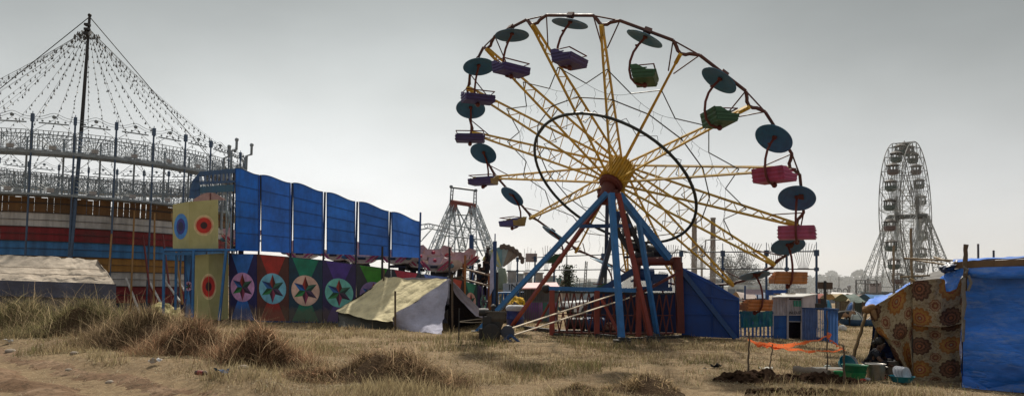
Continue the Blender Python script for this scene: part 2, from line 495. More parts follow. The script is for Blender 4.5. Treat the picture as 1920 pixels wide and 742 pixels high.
PAL = np.array([(.56, .46, .27), (.46, .36, .20), (.68, .57, .35), (.33, .24, .14), (.38, .27, .16), (.36, .32, .15), (.27, .27, .11), (.20, .22, .085), (.27, .19, .11)])
def nfield(P, sc, z):
    return np.array([noise.noise(V((p[0] * sc, p[1] * sc, z))) for p in P])
N = 400000
Y = 9.0 * (46 / 9.0) ** (rng.uniform(0, 1, N) ** 1.0)
X = rng.uniform(-.80, .80, N) * Y
R_ = np.stack([X, Y], 1)
den = np.zeros(N); hz = np.zeros(N); keepm = np.zeros(N, bool); warm = np.zeros(N)
for i in range(N):
    x, y = X[i], Y[i]
    s = roadside(x, y) if (x < 8 and y < 30) else 5.0
    d = .42 + 1.3 * noise.noise(V((x * .55, y * .55, 5))) + .9 * noise.noise(V((x * 2.1, y * 2.1, 6))) + .5 * noise.noise(V((x * .18, y * .18, 8)))
    if s < .3: d -= 1.6 * (.3 - s) + .45
    if s > 40: d = 0
    keepm[i] = rng.random() < d
    hz[i] = hgt(x, y); warm[i] = noise.noise(V((x * .3, y * .3, 12)))
X, Y, hz, warm = X[keepm], Y[keepm], hz[keepm], warm[keepm]
n = len(X)
cl_ = np.array([noise.noise(V((a * .9, b * .9, 20))) for a, b in zip(X, Y)])
H = np.clip(rng.gamma(4, .023, n) * (1 + 1.9 * cl_), .025, .40) * np.clip(.7 + Y / 60, .8, 1.3) * np.clip(1.15 - X * .045, .62, 1.2) * np.where(Y > 23, .62, 1.0)
W = (.006 + rng.uniform(0, .009, n)) * np.clip(Y / 14, .8, 3.2)
w3 = np.array([noise.noise(V((a * .16, b * .16, 33))) + .6 * noise.noise(V((a * .7, b * .7, 35))) for a, b in zip(X, Y)])
ci = np.clip((rng.normal(0, 1.5, n) + 3.0 + warm * 3 + w3 * 5).astype(int), 0, len(PAL) - 1)
C = PAL[ci] * rng.uniform(.5, 1.25, n)[:, None]
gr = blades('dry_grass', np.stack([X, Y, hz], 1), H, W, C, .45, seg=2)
tag(gr, 'dry straw coloured stubble and grass over the open field', 'grass', kind='stuff')

def leafmass(P, size, C, name, mat):
    """many leaf-sized triangles"""
    n = len(P); P = np.asarray(P); d1 = rng.normal(0, 1, (n, 3)); d1 /= np.linalg.norm(d1, axis=1)[:, None]
    d2 = rng.normal(0, 1, (n, 3)); d2 = np.cross(d1, d2); d2 /= np.linalg.norm(d2, axis=1)[:, None]
    s = (size * rng.uniform(.6, 1.4, n))[:, None]
    VV = np.stack([P + d1 * s, P - d1 * s * .5 + d2 * s * .6, P - d1 * s * .5 - d2 * s * .6], 1).reshape(-1, 3)
    me = bpy.data.meshes.new(name); me.from_pydata(VV.tolist(), [], [(3 * i, 3 * i + 1, 3 * i + 2) for i in range(n)])
    a = me.color_attributes.new('tone', 'FLOAT_COLOR', 'POINT')
    cc = np.repeat(np.concatenate([C, np.ones((n, 1))], 1), 3, 0); a.data.foreach_set('color', cc.ravel().astype(np.float32))
    me.materials.append(mat); return me

# flattened straw lying between the standing blades
NL = 170000; Y2 = 9.0 * (40 / 9.0) ** rng.uniform(0, 1, NL); X2 = rng.uniform(-.8, .8, NL) * Y2
kp_ = np.zeros(NL, bool); h2 = np.zeros(NL); w2 = np.zeros(NL)
for i in range(NL):
    x, y = X2[i], Y2[i]; s_ = roadside(x, y) if (x < 8 and y < 30) else 5.0
    d = .55 + .9 * noise.noise(V((x * .8, y * .8, 31)))
    if s_ < .2: d *= .35
    kp_[i] = rng.random() < d; h2[i] = hgt(x, y); w2[i] = noise.noise(V((x * .5, y * .5, 40)))
X2, Y2, h2, w2 = X2[kp_], Y2[kp_], h2[kp_], w2[kp_]; n2_ = len(X2)
PL2 = np.array([(.72, .60, .40), (.60, .48, .30), (.80, .72, .52), (.36, .28, .18), (.28, .22, .15)])
C2 = PL2[np.clip((rng.normal(0, 1.2, n2_) + 1.5 - w2 * 3).astype(int), 0, 4)] * rng.uniform(.5, 1.15, n2_)[:, None]
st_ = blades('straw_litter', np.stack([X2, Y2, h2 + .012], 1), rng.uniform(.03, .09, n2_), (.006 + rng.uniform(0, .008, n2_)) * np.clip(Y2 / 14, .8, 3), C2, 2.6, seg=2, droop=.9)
tag(st_, 'flattened bleached straw lying over the field', 'straw', kind='stuff')

def bush(label, c, rx, ry, hh, n, pal, seed, dark=.6, cat='bush', name='dry_bush', lay=0.0, green=0.0, group=None, wk=1.0):
    """a mound of fine dry stalks and twigs on a soil hump"""
    r = np.random.default_rng(seed)
    c = V((c[0], c[1], hgt(c[0], c[1])))
    root = thing(name, label, cat, c, group)
    hump = MB(); rings = 9; seg = 26
    vs = [(c.x, c.y, c.z + hh * .62)]; fs = []
    for i in range(1, rings + 1):
        q = i / rings
        for k in range(seg):
            a = 2 * PI * k / seg
            f = 1 + .28 * noise.noise(V((math.cos(a) * 1.3 + seed, math.sin(a) * 1.3, seed * .7)))
            zz = hh * .62 * (math.cos(q * PI) + 1) / 2 * (1 + .5 * noise.noise(V((q * 3 * math.cos(a), q * 3 * math.sin(a), seed))))
            vs.append((c.x + rx * 1.08 * q * f * math.cos(a), c.y - .12 * q + ry * (1.3 if math.sin(a) < 0 else 1) * q * f * math.sin(a), c.z + zz - (.08 if i == rings else 0)))
    for k in range(seg): fs.append((0, 1 + k, 1 + (k + 1) % seg))
    for i in range(rings - 1):
        for k in range(seg):
            a = 1 + i * seg + k; b = 1 + i * seg + (k + 1) % seg
            fs.append((a, a + seg, b + seg, b))
    hump.add(vs, fs, 0, True); hump.build('soil_hump', M_HUMP, root)
    lobf = lambda t_: 1 + .28 * noise.noise(V((math.cos(t_) * 1.3 + seed, math.sin(t_) * 1.3, seed * .7)))
    nc = max(14, n // 130); ca = r.uniform(0, 2 * PI, nc); cq = np.sqrt(r.uniform(0, 1, nc))
    cx_ = c.x + rx * cq * np.array([lobf(t_) for t_ in ca]) * np.cos(ca); cy_ = c.y + ry * cq * np.array([lobf(t_) for t_ in ca]) * np.sin(ca)
    cdir = np.arctan2(cy_ - c.y, cx_ - c.x) + r.normal(0, .9, nc); chh = hh * r.uniform(.55, 1.25, nc); ctint = r.uniform(.55, 1.5, nc); pal = np.array(pal); cpal = pal[r.integers(0, len(pal), nc)]
    ci = r.integers(0, nc, n); spread = np.abs(r.normal(0, .16, n)) * (rx + ry) * .5; sa = r.uniform(0, 2 * PI, n)
    px = cx_[ci] + spread * np.cos(sa); py = cy_[ci] + spread * np.sin(sa)
    qq = np.clip(np.hypot((px - c.x) / rx, (py - c.y) / ry), 0, 1.15)
    pz = c.z + hh * .58 * (np.cos(np.clip(qq, 0, 1) * PI) + 1) / 2 + r.uniform(0, .25, n) * hh * (1 - np.clip(qq, 0, 1))
    H_ = chh[ci] * (.10 + .40 * r.uniform(0, 1, n) ** 1.6)
    W_ = (.004 + .012 * r.uniform(0, 1, n) ** 2.5) * wk
    br_ = np.where(r.random(n) < .22, r.uniform(1.3, 2.6, n), r.uniform(dark * .6, 1.2, n))
    C_ = (.5 * cpal[ci] + .5 * pal[r.integers(0, len(pal), n)]) * (br_ * ctint[ci])[:, None]
    out = np.where(r.random(n) < .62, cdir[ci] + r.normal(0, .8, n), r.uniform(0, 2 * PI, n))
    ln = np.clip(r.normal(.75 + lay, .55, n), -.2, 2.2)
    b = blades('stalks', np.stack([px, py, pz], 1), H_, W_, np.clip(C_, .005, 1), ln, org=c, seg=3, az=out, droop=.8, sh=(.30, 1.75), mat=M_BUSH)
    b.location = (0, 0, 0); b.parent = root
    k = max(24, n // 60); ii = r.integers(0, n, k)
    b2 = blades('twigs', np.stack([px, py, pz], 1)[ii], hh * r.uniform(.4, 1.0, k), np.full(k, .011) * wk, np.array([(.46, .35, .22)]) * r.uniform(.3, 1.3, k)[:, None], np.clip(r.normal(.9, .6, k), 0, 2), org=c, seg=4, az=r.uniform(0, 2 * PI, k), droop=.9, sh=(.6, 1.5), mat=M_BUSH)
    b2.location = (0, 0, 0); b2.parent = root
    kl = n // 9; jj = r.integers(0, n, kl); LP_ = np.stack([px, py, pz + H_ * r.uniform(.1, .9, n)], 1)[jj] + r.normal(0, .02, (kl, 3))
    lm = leafmass(LP_ - np.array(c), .016, np.array([(.24, .19, .09), (.34, .25, .14), (.16, .15, .06)])[r.integers(0, 3, kl)] * r.uniform(.5, 1.4, kl)[:, None], 'leaves', M_GRASS)
    lo = bpy.data.objects.new('leaves', lm); COL.objects.link(lo); lo.parent = root
    return root
t = NT('hump_soil'); o = t.coords('Object'); n2 = t.noise(6, 8, .75, o); n3 = t.noise(45, 5, .7, o)
c1 = t.ramp(n2, [(.3, (.045, .028, .018)), (.6, (.10, .066, .04)), (.75, (.17, .12, .075))])
c1 = t.mix(t.ramp(n3, [(.5, 0.0), (.7, .5)]), c1, (.16, .115, .07)); t.base(c1); t.b.inputs['Roughness'].default_value = 1
t.b.inputs['Specular IOR Level'].default_value = .05
t.bump(t.math('ADD', n2, t.math('MULTIPLY', n3, .5)), 1.0, .1); M_HUMP = t.m
GREY = [(.20, .14, .09), (.15, .10, .065), (.27, .20, .12), (.14, .12, .06)]
GREEN = [(.17, .15, .08), (.13, .12, .055), (.22, .18, .10), (.12, .13, .05), (.26, .21, .13)]
RED = [(.20, .115, .07), (.25, .15, .09), (.14, .08, .05), (.31, .21, .13)]
STRAW = [(.30, .22, .13), (.24, .17, .10), (.38, .29, .17), (.17, .12, .075)]
bush('greenish brown bush in front of the canvas tent, cut by the picture edge', gnd(45, 632), 2.1, 1.0, 1.15, 15000, GREEN, 1)
bush('olive grey bush below the corner of the cream roofed tent', gnd(165, 640), 1.9, .95, 1.2, 15000, GREEN, 2)
bush('long grey brown bush between the tent corner and the target panel', gnd(275, 655), 1.7, .9, 1.1, 15000, GREY, 3)
bush('reddish brown brush mound below the yellow target panel', gnd(360, 676), 1.1, .75, .98, 14000, RED, 4)
bush('bushy mound of bent stalks below the star panels beside the litter', gnd(480, 690), 1.05, .75, .82, 14000, RED, 5)
bush('broad heap of pulled dry weeds at the front of the field', gnd(725, 722), 1.25, .75, .68, 14000, [(.22, .15, .095), (.29, .21, .12), (.17, .11, .07)], 6, lay=.35, cat='weed heap', name='weed_heap')
bush('small straw heap at the bottom edge below the ride legs', gnd(1085, 741), .55, .4, .22, 3000, STRAW, 7, lay=.5, cat='weed heap', name='weed_heap')
bush('rounded straw heap at the front below the dark blue sloped panel', gnd(1215, 735), .6, .45, .33, 4200, STRAW, 8, lay=.4, cat='weed heap', name='weed_heap')
bush('low trailing weeds on the bank left of the broad weed heap', gnd(590, 720), .8, .5, .3, 4000, RED, 9, lay=.4)
bush('pale yellow green weeds at the foot of the striped arena wall', gnd(305, 612), 1.3, .8, .55, 4500, [(.26, .24, .10), (.2, .19, .08), (.3, .26, .13)], 10, wk=1.6)

# ------------------------------------------------------------------ far tree line and hills
def hill(name, pts, Y, mat, depth=120):
    mb = MB(); vs = []; n = len(pts)
    for (x, y) in pts: vs.append(at(x, y, Y))
    for (x, y) in pts: q = at(x, y, Y); vs.append(V((q.x * 1.15, Y + depth, q.z * .75)))
    for (x, y) in pts: q = at(x, y, Y); vs.append(V((q.x, Y - 2, -1)))
    mb.add(vs, [(i, i + 1, n + i + 1, n + i) for i in range(n - 1)] + [(2 * n + i, 2 * n + i + 1, i + 1, i) for i in range(n - 1)], 0, True)
    mb.build(name, mat, None, (0, 0, 0), kind='structure')
M_HILL = paint('hazy_hill', (.12, .17, .21), .95, .15, .01, dirtcol=(.22, .28, .32), bump=0, fade=.12, spec=.05)
hp = []
for i in range(60):
    x = -500 + i * 30
    hp.append((x, 539 + .018 * (x - 960) - 12 - 16 * (.5 + .5 * noise.noise(V((x * .006, 2, 0)))) - (10 if 880 < x < 1000 else 0)))
hill('hills', hp, 1500, M_HILL)
M_FARLEAF = attr_mat('far_leaves', .95, .1)
pts = []; cols = []
def clump(c, r, n, base, sq=.8):
    d = rng.normal(0, 1, (n, 3)); d /= np.linalg.norm(d, axis=1)[:, None]
    rr = r * rng.uniform(.3, 1, n) ** .5
    p = np.array(c) + d * rr[:, None] * np.array([1, 1, sq]); pts.append(p)
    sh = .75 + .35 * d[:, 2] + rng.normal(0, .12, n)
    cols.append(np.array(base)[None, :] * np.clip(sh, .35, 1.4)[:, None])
for i in range(230):
    x = 1180 + i * 4.8 + rng.uniform(-4, 4)
    top = 539 + .018 * (x - 960) - (27 if x > 1520 else 18) + 6 * noise.noise(V((x * .03, 1, 0))) + rng.uniform(-3, 3)
    Yd = rng.uniform(330, 420); p = at(x, top - 1, Yd); hgt_ = p.z
    b = np.array((.035, .06, .075)) * rng.uniform(.8, 1.2)
    for q in range(4): clump((p.x + rng.uniform(-2, 2), Yd + rng.uniform(-3, 3), max(1.5, hgt_ * (.22 + .2 * q))), 3.0, 90, b)
    if i % 11 == 2:      # palms standing out of the line
        for f in range(9):
            a = 2 * PI * f / 9; q = np.array([[p.x + 2.2 * s_ * math.cos(a), Yd + 2.2 * s_ * math.sin(a), hgt_ + 2.6 + 1.2 * s_ - 1.6 * s_ * s_] for s_ in np.linspace(.1, 1.2, 9)])
            pts.append(q); cols.append(np.repeat(b[None, :] * .9, len(q), 0))
P_ = np.concatenate(pts); C_ = np.concatenate(cols)
me = leafmass(P_, 1.6, C_, 'treeline', M_FARLEAF)
o_ = bpy.data.objects.new('treeline', me); COL.objects.link(o_)
tag(o_, 'hazy far line of trees and palms along the horizon', 'trees', kind='stuff')

# ------------------------------------------------------------------ haze standing over the far field
hm = bpy.data.materials.new('haze'); hm.use_nodes = True; hn = hm.node_tree.nodes; hn.clear()
ho = hn.new('ShaderNodeOutputMaterial'); vsn = hn.new('ShaderNodeVolumeScatter'); vsn.inputs['Density'].default_value = .0016; vsn.inputs['Anisotropy'].default_value = .35
vsn.inputs['Color'].default_value = (.93, .97, 1.0, 1); hm.node_tree.links.new(vsn.outputs[0], ho.inputs['Volume'])
mb = MB(); mb.box((0, 330, 14), (1600, 510, 30)); hz_o = mb.build('haze', hm, None, (0, 300, 0)); hz_o['kind'] = 'structure'
SC.cycles.volume_bounces = 1
# ------------------------------------------------------------------ paints
YEL = paint('yellow_paint', (.55, .33, .02), .5, .5, 2.5, vary=.15)
MAROON = paint('maroon_paint', (.12, .02, .013), .55, .5, 3)
REDP = paint('red_paint', (.26, .045, .03), .55, .45, 3)
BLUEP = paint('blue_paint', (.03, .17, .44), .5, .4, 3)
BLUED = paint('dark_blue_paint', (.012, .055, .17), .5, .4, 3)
NAVY = paint('navy_sheet', (.005, .06, .29), .5, .4, 1.6)
BLACKM = paint('black_iron', (.02, .02, .022), .55, .4, 5, dirtcol='4a3526')
GREYM = paint('grey_steel', (.20, .21, .22), .5, .5, 4, .3)
TEALC = paint('canopy_teal', (.02, .13, .24), .55, .5, 5, streak=False, vary=.2)
PURP = paint('seat_purple', (.055, .04, .19), .5, .5, 4, vary=.25)
GRN = paint('seat_green', (.03, .10, .045), .5, .3, 4)
PINK = paint('seat_pink', (.36, .04, .12), .5, .5, 4, vary=.2)
ORNG = paint('seat_orange', (.50, .17, .03), .5, .5, 4, vary=.2)
END_LIT = paint('seat_end_sunlit', (.33, .24, .09), .5, .3, 4)

# ------------------------------------------------------------------ tilted parachute wheel
WC = V((3.460, 24.5, 5.447)); WR = 5.877
NUP = V((.48312663, .41904635, .76875797)).normalized()
E1 = V((2.33 - 3.460, 19.77 - 24.5, 8.74 - 5.447)); E1 = (E1 - NUP * E1.dot(NUP)).normalized()
E2 = NUP.cross(E1)
if E2.dot(V((8.48 - 3.46, 22.04 - 24.5, 3.64 - 5.447))) < 0: E2 = -E2
def wp(k, r, off=0.0):
    a = 2 * PI * k / 16
    return WC + E1 * (r * math.cos(a)) + E2 * (r * math.sin(a)) + NUP * off
def wrad(k): a = 2 * PI * k / 16; return E1 * math.cos(a) + E2 * math.sin(a)
def wtan(k): a = 2 * PI * k / 16; return -E1 * math.sin(a) + E2 * math.cos(a)

wheel = thing('parachute_wheel_ride', 'big tilted fairground wheel with yellow truss spokes on blue and red legs', 'fairground ride', (WC.x, WC.y, 0))
# hub
mb = MB(); Rw = Matrix((E1, E2, NUP)).transposed()
mb.lathe([(0, -.40), (.42, -.40), (.42, .42), (.30, .50), (0, .50)], WC, 20, Rw, 0, False)
for k in range(32):
    mb.beam(wp(k / 2, .45, -.42), wp(k / 2, .45, .44), .035, .05, 0, up=wrad(k / 2))
mb.build('hub', YEL, wheel)
mb = MB(); mb.lathe([(0, -.60), (.30, -.60), (.40, -.55), (.40, -.42), (0, -.42)], WC, 20, Rw, 0, False)
for k in range(8): mb.lathe([(.02, 0), (.02, .03)], wp(k * 2, .4, -.64), 6, Rw, 0, False)
mb.build('hub_plate', MAROON, wheel)
# spokes: two chords spreading from the rim to both faces of the hub, short zigzag rungs between
for k in range(16):
    mb = MB()
    lo0, lo1 = wp(k, .40, -.40), wp(k, WR - .05, -.055); up0, up1 = wp(k, .40, .40), wp(k, WR - .05, .055)
    mb.beam(lo0, lo1, .055, .055, 0, up=NUP); mb.beam(up0, up1, .055, .055, 0, up=NUP)
    n = 13
    for i in range(1, n):
        t0 = i / n
        a = lo0.lerp(lo1, t0); b = up0.lerp(up1, min(1, t0 + (.35 / n if i % 1 == 0 else 0)))
        mb.beam(a, b, .026, .026, 0, up=wtan(k))
        if i % 2 == 0 and i < n - 1: mb.beam(b, lo0.lerp(lo1, (i + 1) / n), .022, .022, 0, up=wtan(k))
    mb.beam(wp(k, WR - .30), wp(k, WR + .04), .10, .12, 0, up=NUP)
    mb.build('spoke', YEL, wheel)
# rim: a pipe between spokes, notched where each spoke end is clamped
RO_ = WR + .12; dl = .17; ROF = .22; GSH = .026
RIMM = paint('rim_red_brown', (.09, .03, .022), .55, .45, 3)
for k in range(16):
    mb = MB()
    a = wp(k + dl + .02, RO_, ROF); b = wp(k + 1 - dl + .02, RO_, ROF)
    mb.tube([a, b], .045, 8, 0)
    se0, se1 = wp(k, WR + .02, .03), wp(k + 1, WR + .02, .03)
    mb.tube([a, wp(k + dl * .5, WR + .05, .15), wp(k + dl * .3, WR, .10), se0], [.045, .05, .05, .04], 7, 0)
    mb.tube([b, wp(k + 1 - dl * .5, WR + .05, .15), wp(k + 1 - dl * .3, WR, .10), se1], [.045, .05, .05, .04], 7, 0)
    mb.tube([b, wp(k + 1 + dl + .02, RO_, ROF)], .022, 6, 0)
    mb.tube([a, wp(k + .04, WR - .75, .05)], .020, 5, 0); mb.tube([b, wp(k + .96, WR - .75, .05)], .020, 5, 0)
    mid = a.lerp(b, .5 + GSH)
    mb.box(mid, (.20, .13, .15), Matrix((wtan(k + .5), wrad(k + .5), NUP)).transposed(), 0)
    mb.tube([mid, wp(k + .5 + GSH, 5.825, .17) - V((0, 0, .04))], .045, 7, 0)
    mb.build('rim_segment', RIMM, wheel)
# drive ring, hung on little brackets under the spokes
mb = MB(); ringp = [wp(i / 4, 2.92, -.40) for i in range(65)]
mb.tube(ringp, .05, 8, 0, False)
mb.build('drive_ring', paint('ring_black', (.012, .022, .022), .4, .3, 4), wheel)
IRON = paint('dark_iron_rod', (.05, .045, .04), .5, .5, 4)
for k in range(16):
    mb = MB()
    p1, p2 = wp(k, 2.92, .0), wp(k + 1, 2.92, .0)
    mb.tube([wp(k, 2.92, .18), wp(k, 2.92, -.40)], .018, 5, 0)
    q = wp(k + .5, 2.74, -.1); mb.tube([wp(k, 3.15, .12), wp(k + 1, 3.15, .12)], .020, 5, 0)
    mb.tube([wp(k, 2.3, -.1), wp(k + .5, 2.75, -.05), wp(k + 1, 2.3, -.1)], .013, 4, 0)
    mb.build('brace_rod', IRON, wheel); mb = MB()
    vtx = wp(k + .5, 3.75, 0); mb.tube([wp(k, 4.35, .05), vtx], .017, 5, 0); mb.tube([wp(k + 1, 4.35, .05), vtx], .017, 5, 0)
    mb.build('spreader_rod', IRON, wheel)
WIRE = paint('cable_black', (.025, .025, .025), .6, .2, 5, bump=0)
for k in range(16):
    mb = MB(); a, b = wp(k + .5, 3.75), wp(k + 1.5, 3.75)
    pts = [a.lerp(b, i / 10) + V((0, 0, -.16 * 4 * i / 10 * (1 - i / 10))) for i in range(11)]
    mb.tube(pts, .006, 3, 0, False)
    for i in (2, 5, 7):
        p = pts[i]; L = random.uniform(.25, .8); ph = random.uniform(0, 6)
        mb.tube([p + V((.03 * math.sin(ph + j * 1.6), .02 * math.cos(ph + j), -L * j / 6)) for j in range(7)], .005, 3, 0, False)
    mb.build('cable', WIRE, wheel)

# ---- carrying frame
HB = wp(0, 0, -.75)           # under the hub plate
mb = MB(); mb.tube([wp(0, 0, -.60), wp(0, 0, -1.15)], [.24, .18], 14, 0)
mb.prism([HB + V(q) for q in ((-.34, 0, .0), (.34, 0, .0), (.24, 0, -.5), (-.2, 0, -.5))], .28, 0)
mb.build('head_block', MAROON, wheel)
hd = at(1148, 366, 23.4)
def leg(top, foot, wd, mat, name='leg', plate=True):
    mb = MB(); mb.beam(top, foot, wd, wd, 0)
    if plate: mb.box(V(foot) + V((0, 0, .02)), (.42, .36, .05), None, 1)
    return mb.build(name, [mat, BLACKM], wheel)
leg(at(1138, 362, 23.7), gnd(895, 622), .15, BLUEP)
leg(at(1136, 366, 23.9), gnd(958, 613), .12, REDP)
leg(at(1146, 362, 23.2), gnd(1166, 642), .165, BLUEP)
leg(at(1159, 362, 23.5), gnd(1221, 637), .13, REDP)
leg(at(1197, 412, 24.2), gnd(1233, 633), .135, BLUEP)
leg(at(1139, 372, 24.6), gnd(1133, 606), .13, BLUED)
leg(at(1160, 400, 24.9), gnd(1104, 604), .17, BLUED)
mb = MB(); mb.beam(at(1160, 365, 23.9), at(1254, 484, 25.0), .22, .20, 0); mb.build('lifting_arm', BLUEP, wheel)
mb = MB(); mb.beam(at(1088, 424, 25.0), at(1182, 423, 23.8), .12, .12, 0); mb.build('tie_beam', BLUED, wheel)
mb = MB(); mb.beam(at(1022, 540, 25.4), at(1192, 544, 24.4), .14, .14, 0); mb.ball(at(1024, 541, 25.4), .16, 8, 1)
mb.build('cross_beam', [BLUEP, BLACKM], wheel)
mb = MB(); mb.tube([at(1190, 490, 25.4), at(1274, 489, 25.2)], .15, 10, 0); mb.tube([at(1268, 482, 25.2), at(1270, 505, 25.2)], .17, 10, 0)
mb.tube([at(1194, 486, 25.4), at(1194, 545, 25.4)], .12, 8, 0)
mb.beam(at(1272, 492, 25.2), at(1276, 624, 25.2), .24, .24, 0); mb.beam(at(1270, 512, 25.1), at(1203, 548, 24.9), .09, .09, 0)
mb.build('drive_frame', MAROON, wheel)
# winch and machinery under the hub
mb = MB(); MX = at(1190, 440, 25.6)
for q, r_, l_ in ((at(1180, 434, 25.6), .22, .45), (at(1188, 462, 25.6), .20, .40), (at(1225, 470, 25.7), .26, .55), (at(1208, 480, 25.5), .2, .6)):
    mb.lathe([(0, -l_ / 2), (r_, -l_ / 2), (r_, -l_ / 2 + .05), (r_ * .8, -l_ / 2 + .05), (r_ * .8, l_ / 2 - .05), (r_, l_ / 2 - .05), (r_, l_ / 2), (0, l_ / 2)], q, 14, Matrix.Rotation(PI / 2, 3, 'Y'), 0, False)
mb.beam(at(1172, 400, 25.3), at(1215, 500, 25.5), .10, .14, 0)
mb.beam(at(1170, 482, 25.6), at(1255, 478, 25.6), .08, .08, 0); mb.beam(at(1175, 455, 25.6), at(1225, 455, 25.6), .06, .06, 0)
mb.beam(at(1150, 420, 25.3), at(1196, 498, 25.6), .16, .12, 0)
mb.build('winch', BLACKM, wheel)
mb = MB(); mb.box(at(1226, 541, 25.6), (1.1, .8, .14)); mb.box(at(1236, 527, 25.6), (.55, .4, .5)); mb.lathe([(0, -.3), (.22, -.3), (.22, .3), (0, .3)], at(1209, 514, 25.6), 12, Matrix.Rotation(PI / 2, 3, 'Y'), 0, False)
for x in (1190, 1215, 1240, 1258): mb.beam(at(x, 520, 25.9), at(x, 545, 25.9), .04, .04)
mb.beam(at(1183, 527, 25.5), at(1224, 513, 25.5), .07, .07); mb.beam(at(1130, 543, 26.0), at(1188, 508, 25.6), .10, .22)
mb.build('gearbox', BLUED, wheel)
# lattice skirt of the base, panel by panel
def lat_panel(x0, x1, yt0, yt1, yb0, yb1, Ya, Yb, n, post=True):
    mb = MB(); L = lambda x, y: at(x, y, Ya + (Yb - Ya) * (x - x0) / (x1 - x0))
    T = lambda f: L(x0 + (x1 - x0) * f, yt0 + (yt1 - yt0) * f); B = lambda f: L(x0 + (x1 - x0) * f, yb0 + (yb1 - yb0) * f)
    mb.beam(T(0), T(1), .06, .06, 1); mb.beam(B(0), B(1), .05, .05, 0); mb.beam(T(0).lerp(B(0), .55), T(1).lerp(B(1), .55), .03, .03, 0)
    for i in range(n):
        mb.beam(T(i / n), B((i + 1) / n) - V((0, .02, 0)), .045, .02, 0, up=(0, 1, 0)); mb.beam(T((i + 1) / n), B(i / n) + V((0, .02, 0)), .045, .02, 0, up=(0, 1, 0))
    mb.build('lattice_panel', [MAROON, BLACKM], wheel)
    mb = MB(); mb.beam(T(0) + V((0, 0, .06)), B(0) - V((0, 0, .1)), .17, .17, 0); mb.build('post', REDP, wheel)
lat_panel(1035, 1118, 547, 548, 622, 624, 25.1, 24.8, 6)
lat_panel(1119, 1196, 548, 550, 624, 625, 24.8, 24.9, 6)
lat_panel(1197, 1262, 550, 550, 625, 624, 24.9, 25.2, 5)
mb = MB(); mb.prism([at(x, y, 26.4) for x, y in ((1104, 560), (1118, 550), (1272, 548), (1272, 624), (1098, 624))], .03, 0)
for x in (1150, 1195, 1240): mb.beam(at(x, 550, 26.37), at(x, 622, 26.37), .03, .03)
mb.build('back_panel', paint('dark_navy_sheet', (.010, .022, .07), .6, .5, 2), wheel)
mb = MB(); mb.beam(at(1038, 626, 25.0), at(1122, 632, 24.6), .07, .07)
mb.beam(gnd(980, 617) + V((0, 0, .06)), gnd(1165, 637) + V((0, 0, .06)), .16, .14); mb.beam(gnd(1170, 640) + V((0, 0, .05)), gnd(1345, 630) + V((0, 0, .05)), .14, .12)
mb.beam(gnd(1034, 628) + V((0, 0, .07)), gnd(1262, 628) + V((0, 0, .07)), .13, .15); mb.beam(gnd(1215, 641) + V((0, 0, .08)), gnd(1240, 625) + V((0, 0, .08)), .3, .14)
mb.build('base_rail', BLACKM, wheel)
mb = MB(); mb.beam(at(1128, 560, 24.5), at(1163, 630, 24.2), .08, .08); mb.build('brace', REDP, wheel)
mb = MB(); mb.beam(at(1035, 560, 25.3), at(1003, 617, 26.6), .06, .06); mb.build('brace', REDP, wheel)
# dark blue sloped screen at the end of the base
sp = [at(1276, 500, 25.4), at(1284, 503, 25.4), at(1330, 525, 25.1), at(1386, 559, 24.8), at(1386, 634, 24.8), at(1278, 628, 25.4)]
mb = MB(); mb.prism(sp, .05, 0)
for a, b in (((1277, 548, 25.33), (1386, 562, 24.72)), ((1277, 587, 25.33), (1386, 590, 24.72)), ((1335, 528, 25.02), (1335, 632, 25.02)), ((1276, 502, 25.33), (1386, 560, 24.73)), ((1385, 560, 24.74), (1385, 634, 24.74))):
    mb.beam(at(*a), at(*b), .045, .03, 0, up=(0, 1, 0))
mb.beam(at(1278, 507, 25.2), at(1379, 634, 24.6), .16, .10, 1, up=(0, 1, 0))
mb.build('end_screen', [NAVY, BLUED], wheel)
for p in (gnd(1166, 644), gnd(1221, 641)):
    mb = MB(); mb.box(p + V((0, 0, .07)), (.5, .3, .10)); mb.box(p + V((.05, 0, .15)), (.3, .22, .08)); mb.build('foot_block', BLACKM, wheel)
mb = MB(); mb.lathe([(0, -.12), (.24, -.12), (.24, -.08), (.13, -.08), (.13, .08), (.24, .08), (.24, .12), (0, .12)], at(1080, 606, 25.8), 16, Matrix.Rotation(PI / 2, 3, 'Y') @ Matrix.Rotation(.2, 3, 'X'), 0, False)
drum = thing('cable_drum', 'black cable drum with blue motor housing on the base inside the red lattice', 'winch', gnd(1088, 622))
mb = MB()
Rx = Matrix.Rotation(PI / 2, 3, 'Y'); dc = at(1080, 606, 25.7)
prof = [(0, -.34), (.24, -.34), (.24, -.28)] + [(.19 + .02 * (i % 2), -.28 + .07 * i) for i in range(8)] + [(.24, .24), (.24, .30), (0, .30)]
mb.lathe(prof, dc, 18, Rx, 0, False); mb.box(dc + V((0, 0, -.28)), (1.3, .5, .10)); mb.build('drum', BLACKM, drum)
mb = MB(); mb.lathe([(0, -.33), (.20, -.33), (.22, -.28), (.22, .28), (.2, .33), (0, .33)], dc + V((.66, 0, 0)), 16, Rx, 0, False)
for i in range(12): a = 2 * PI * i / 12; mb.box(dc + V((.66, .22 * math.cos(a), .22 * math.sin(a))), (.5, .02, .02))
mb.build('motor_housing', BLUED, drum)
mb = MB()
for i in range(9):
    c = at(1118 + i * 4, 607 + (i % 3) * 4, 25.9); mb.ball(c, random.uniform(.08, .14), 8, 0, (1.3, 1, .8))
mb.build('cloth_pile', [cloth_mat('red_white_rag', (.45, .28, .22), .3)], None, gnd(1132, 622), 'reddish white rags piled in the base beside the red post', 'rags')

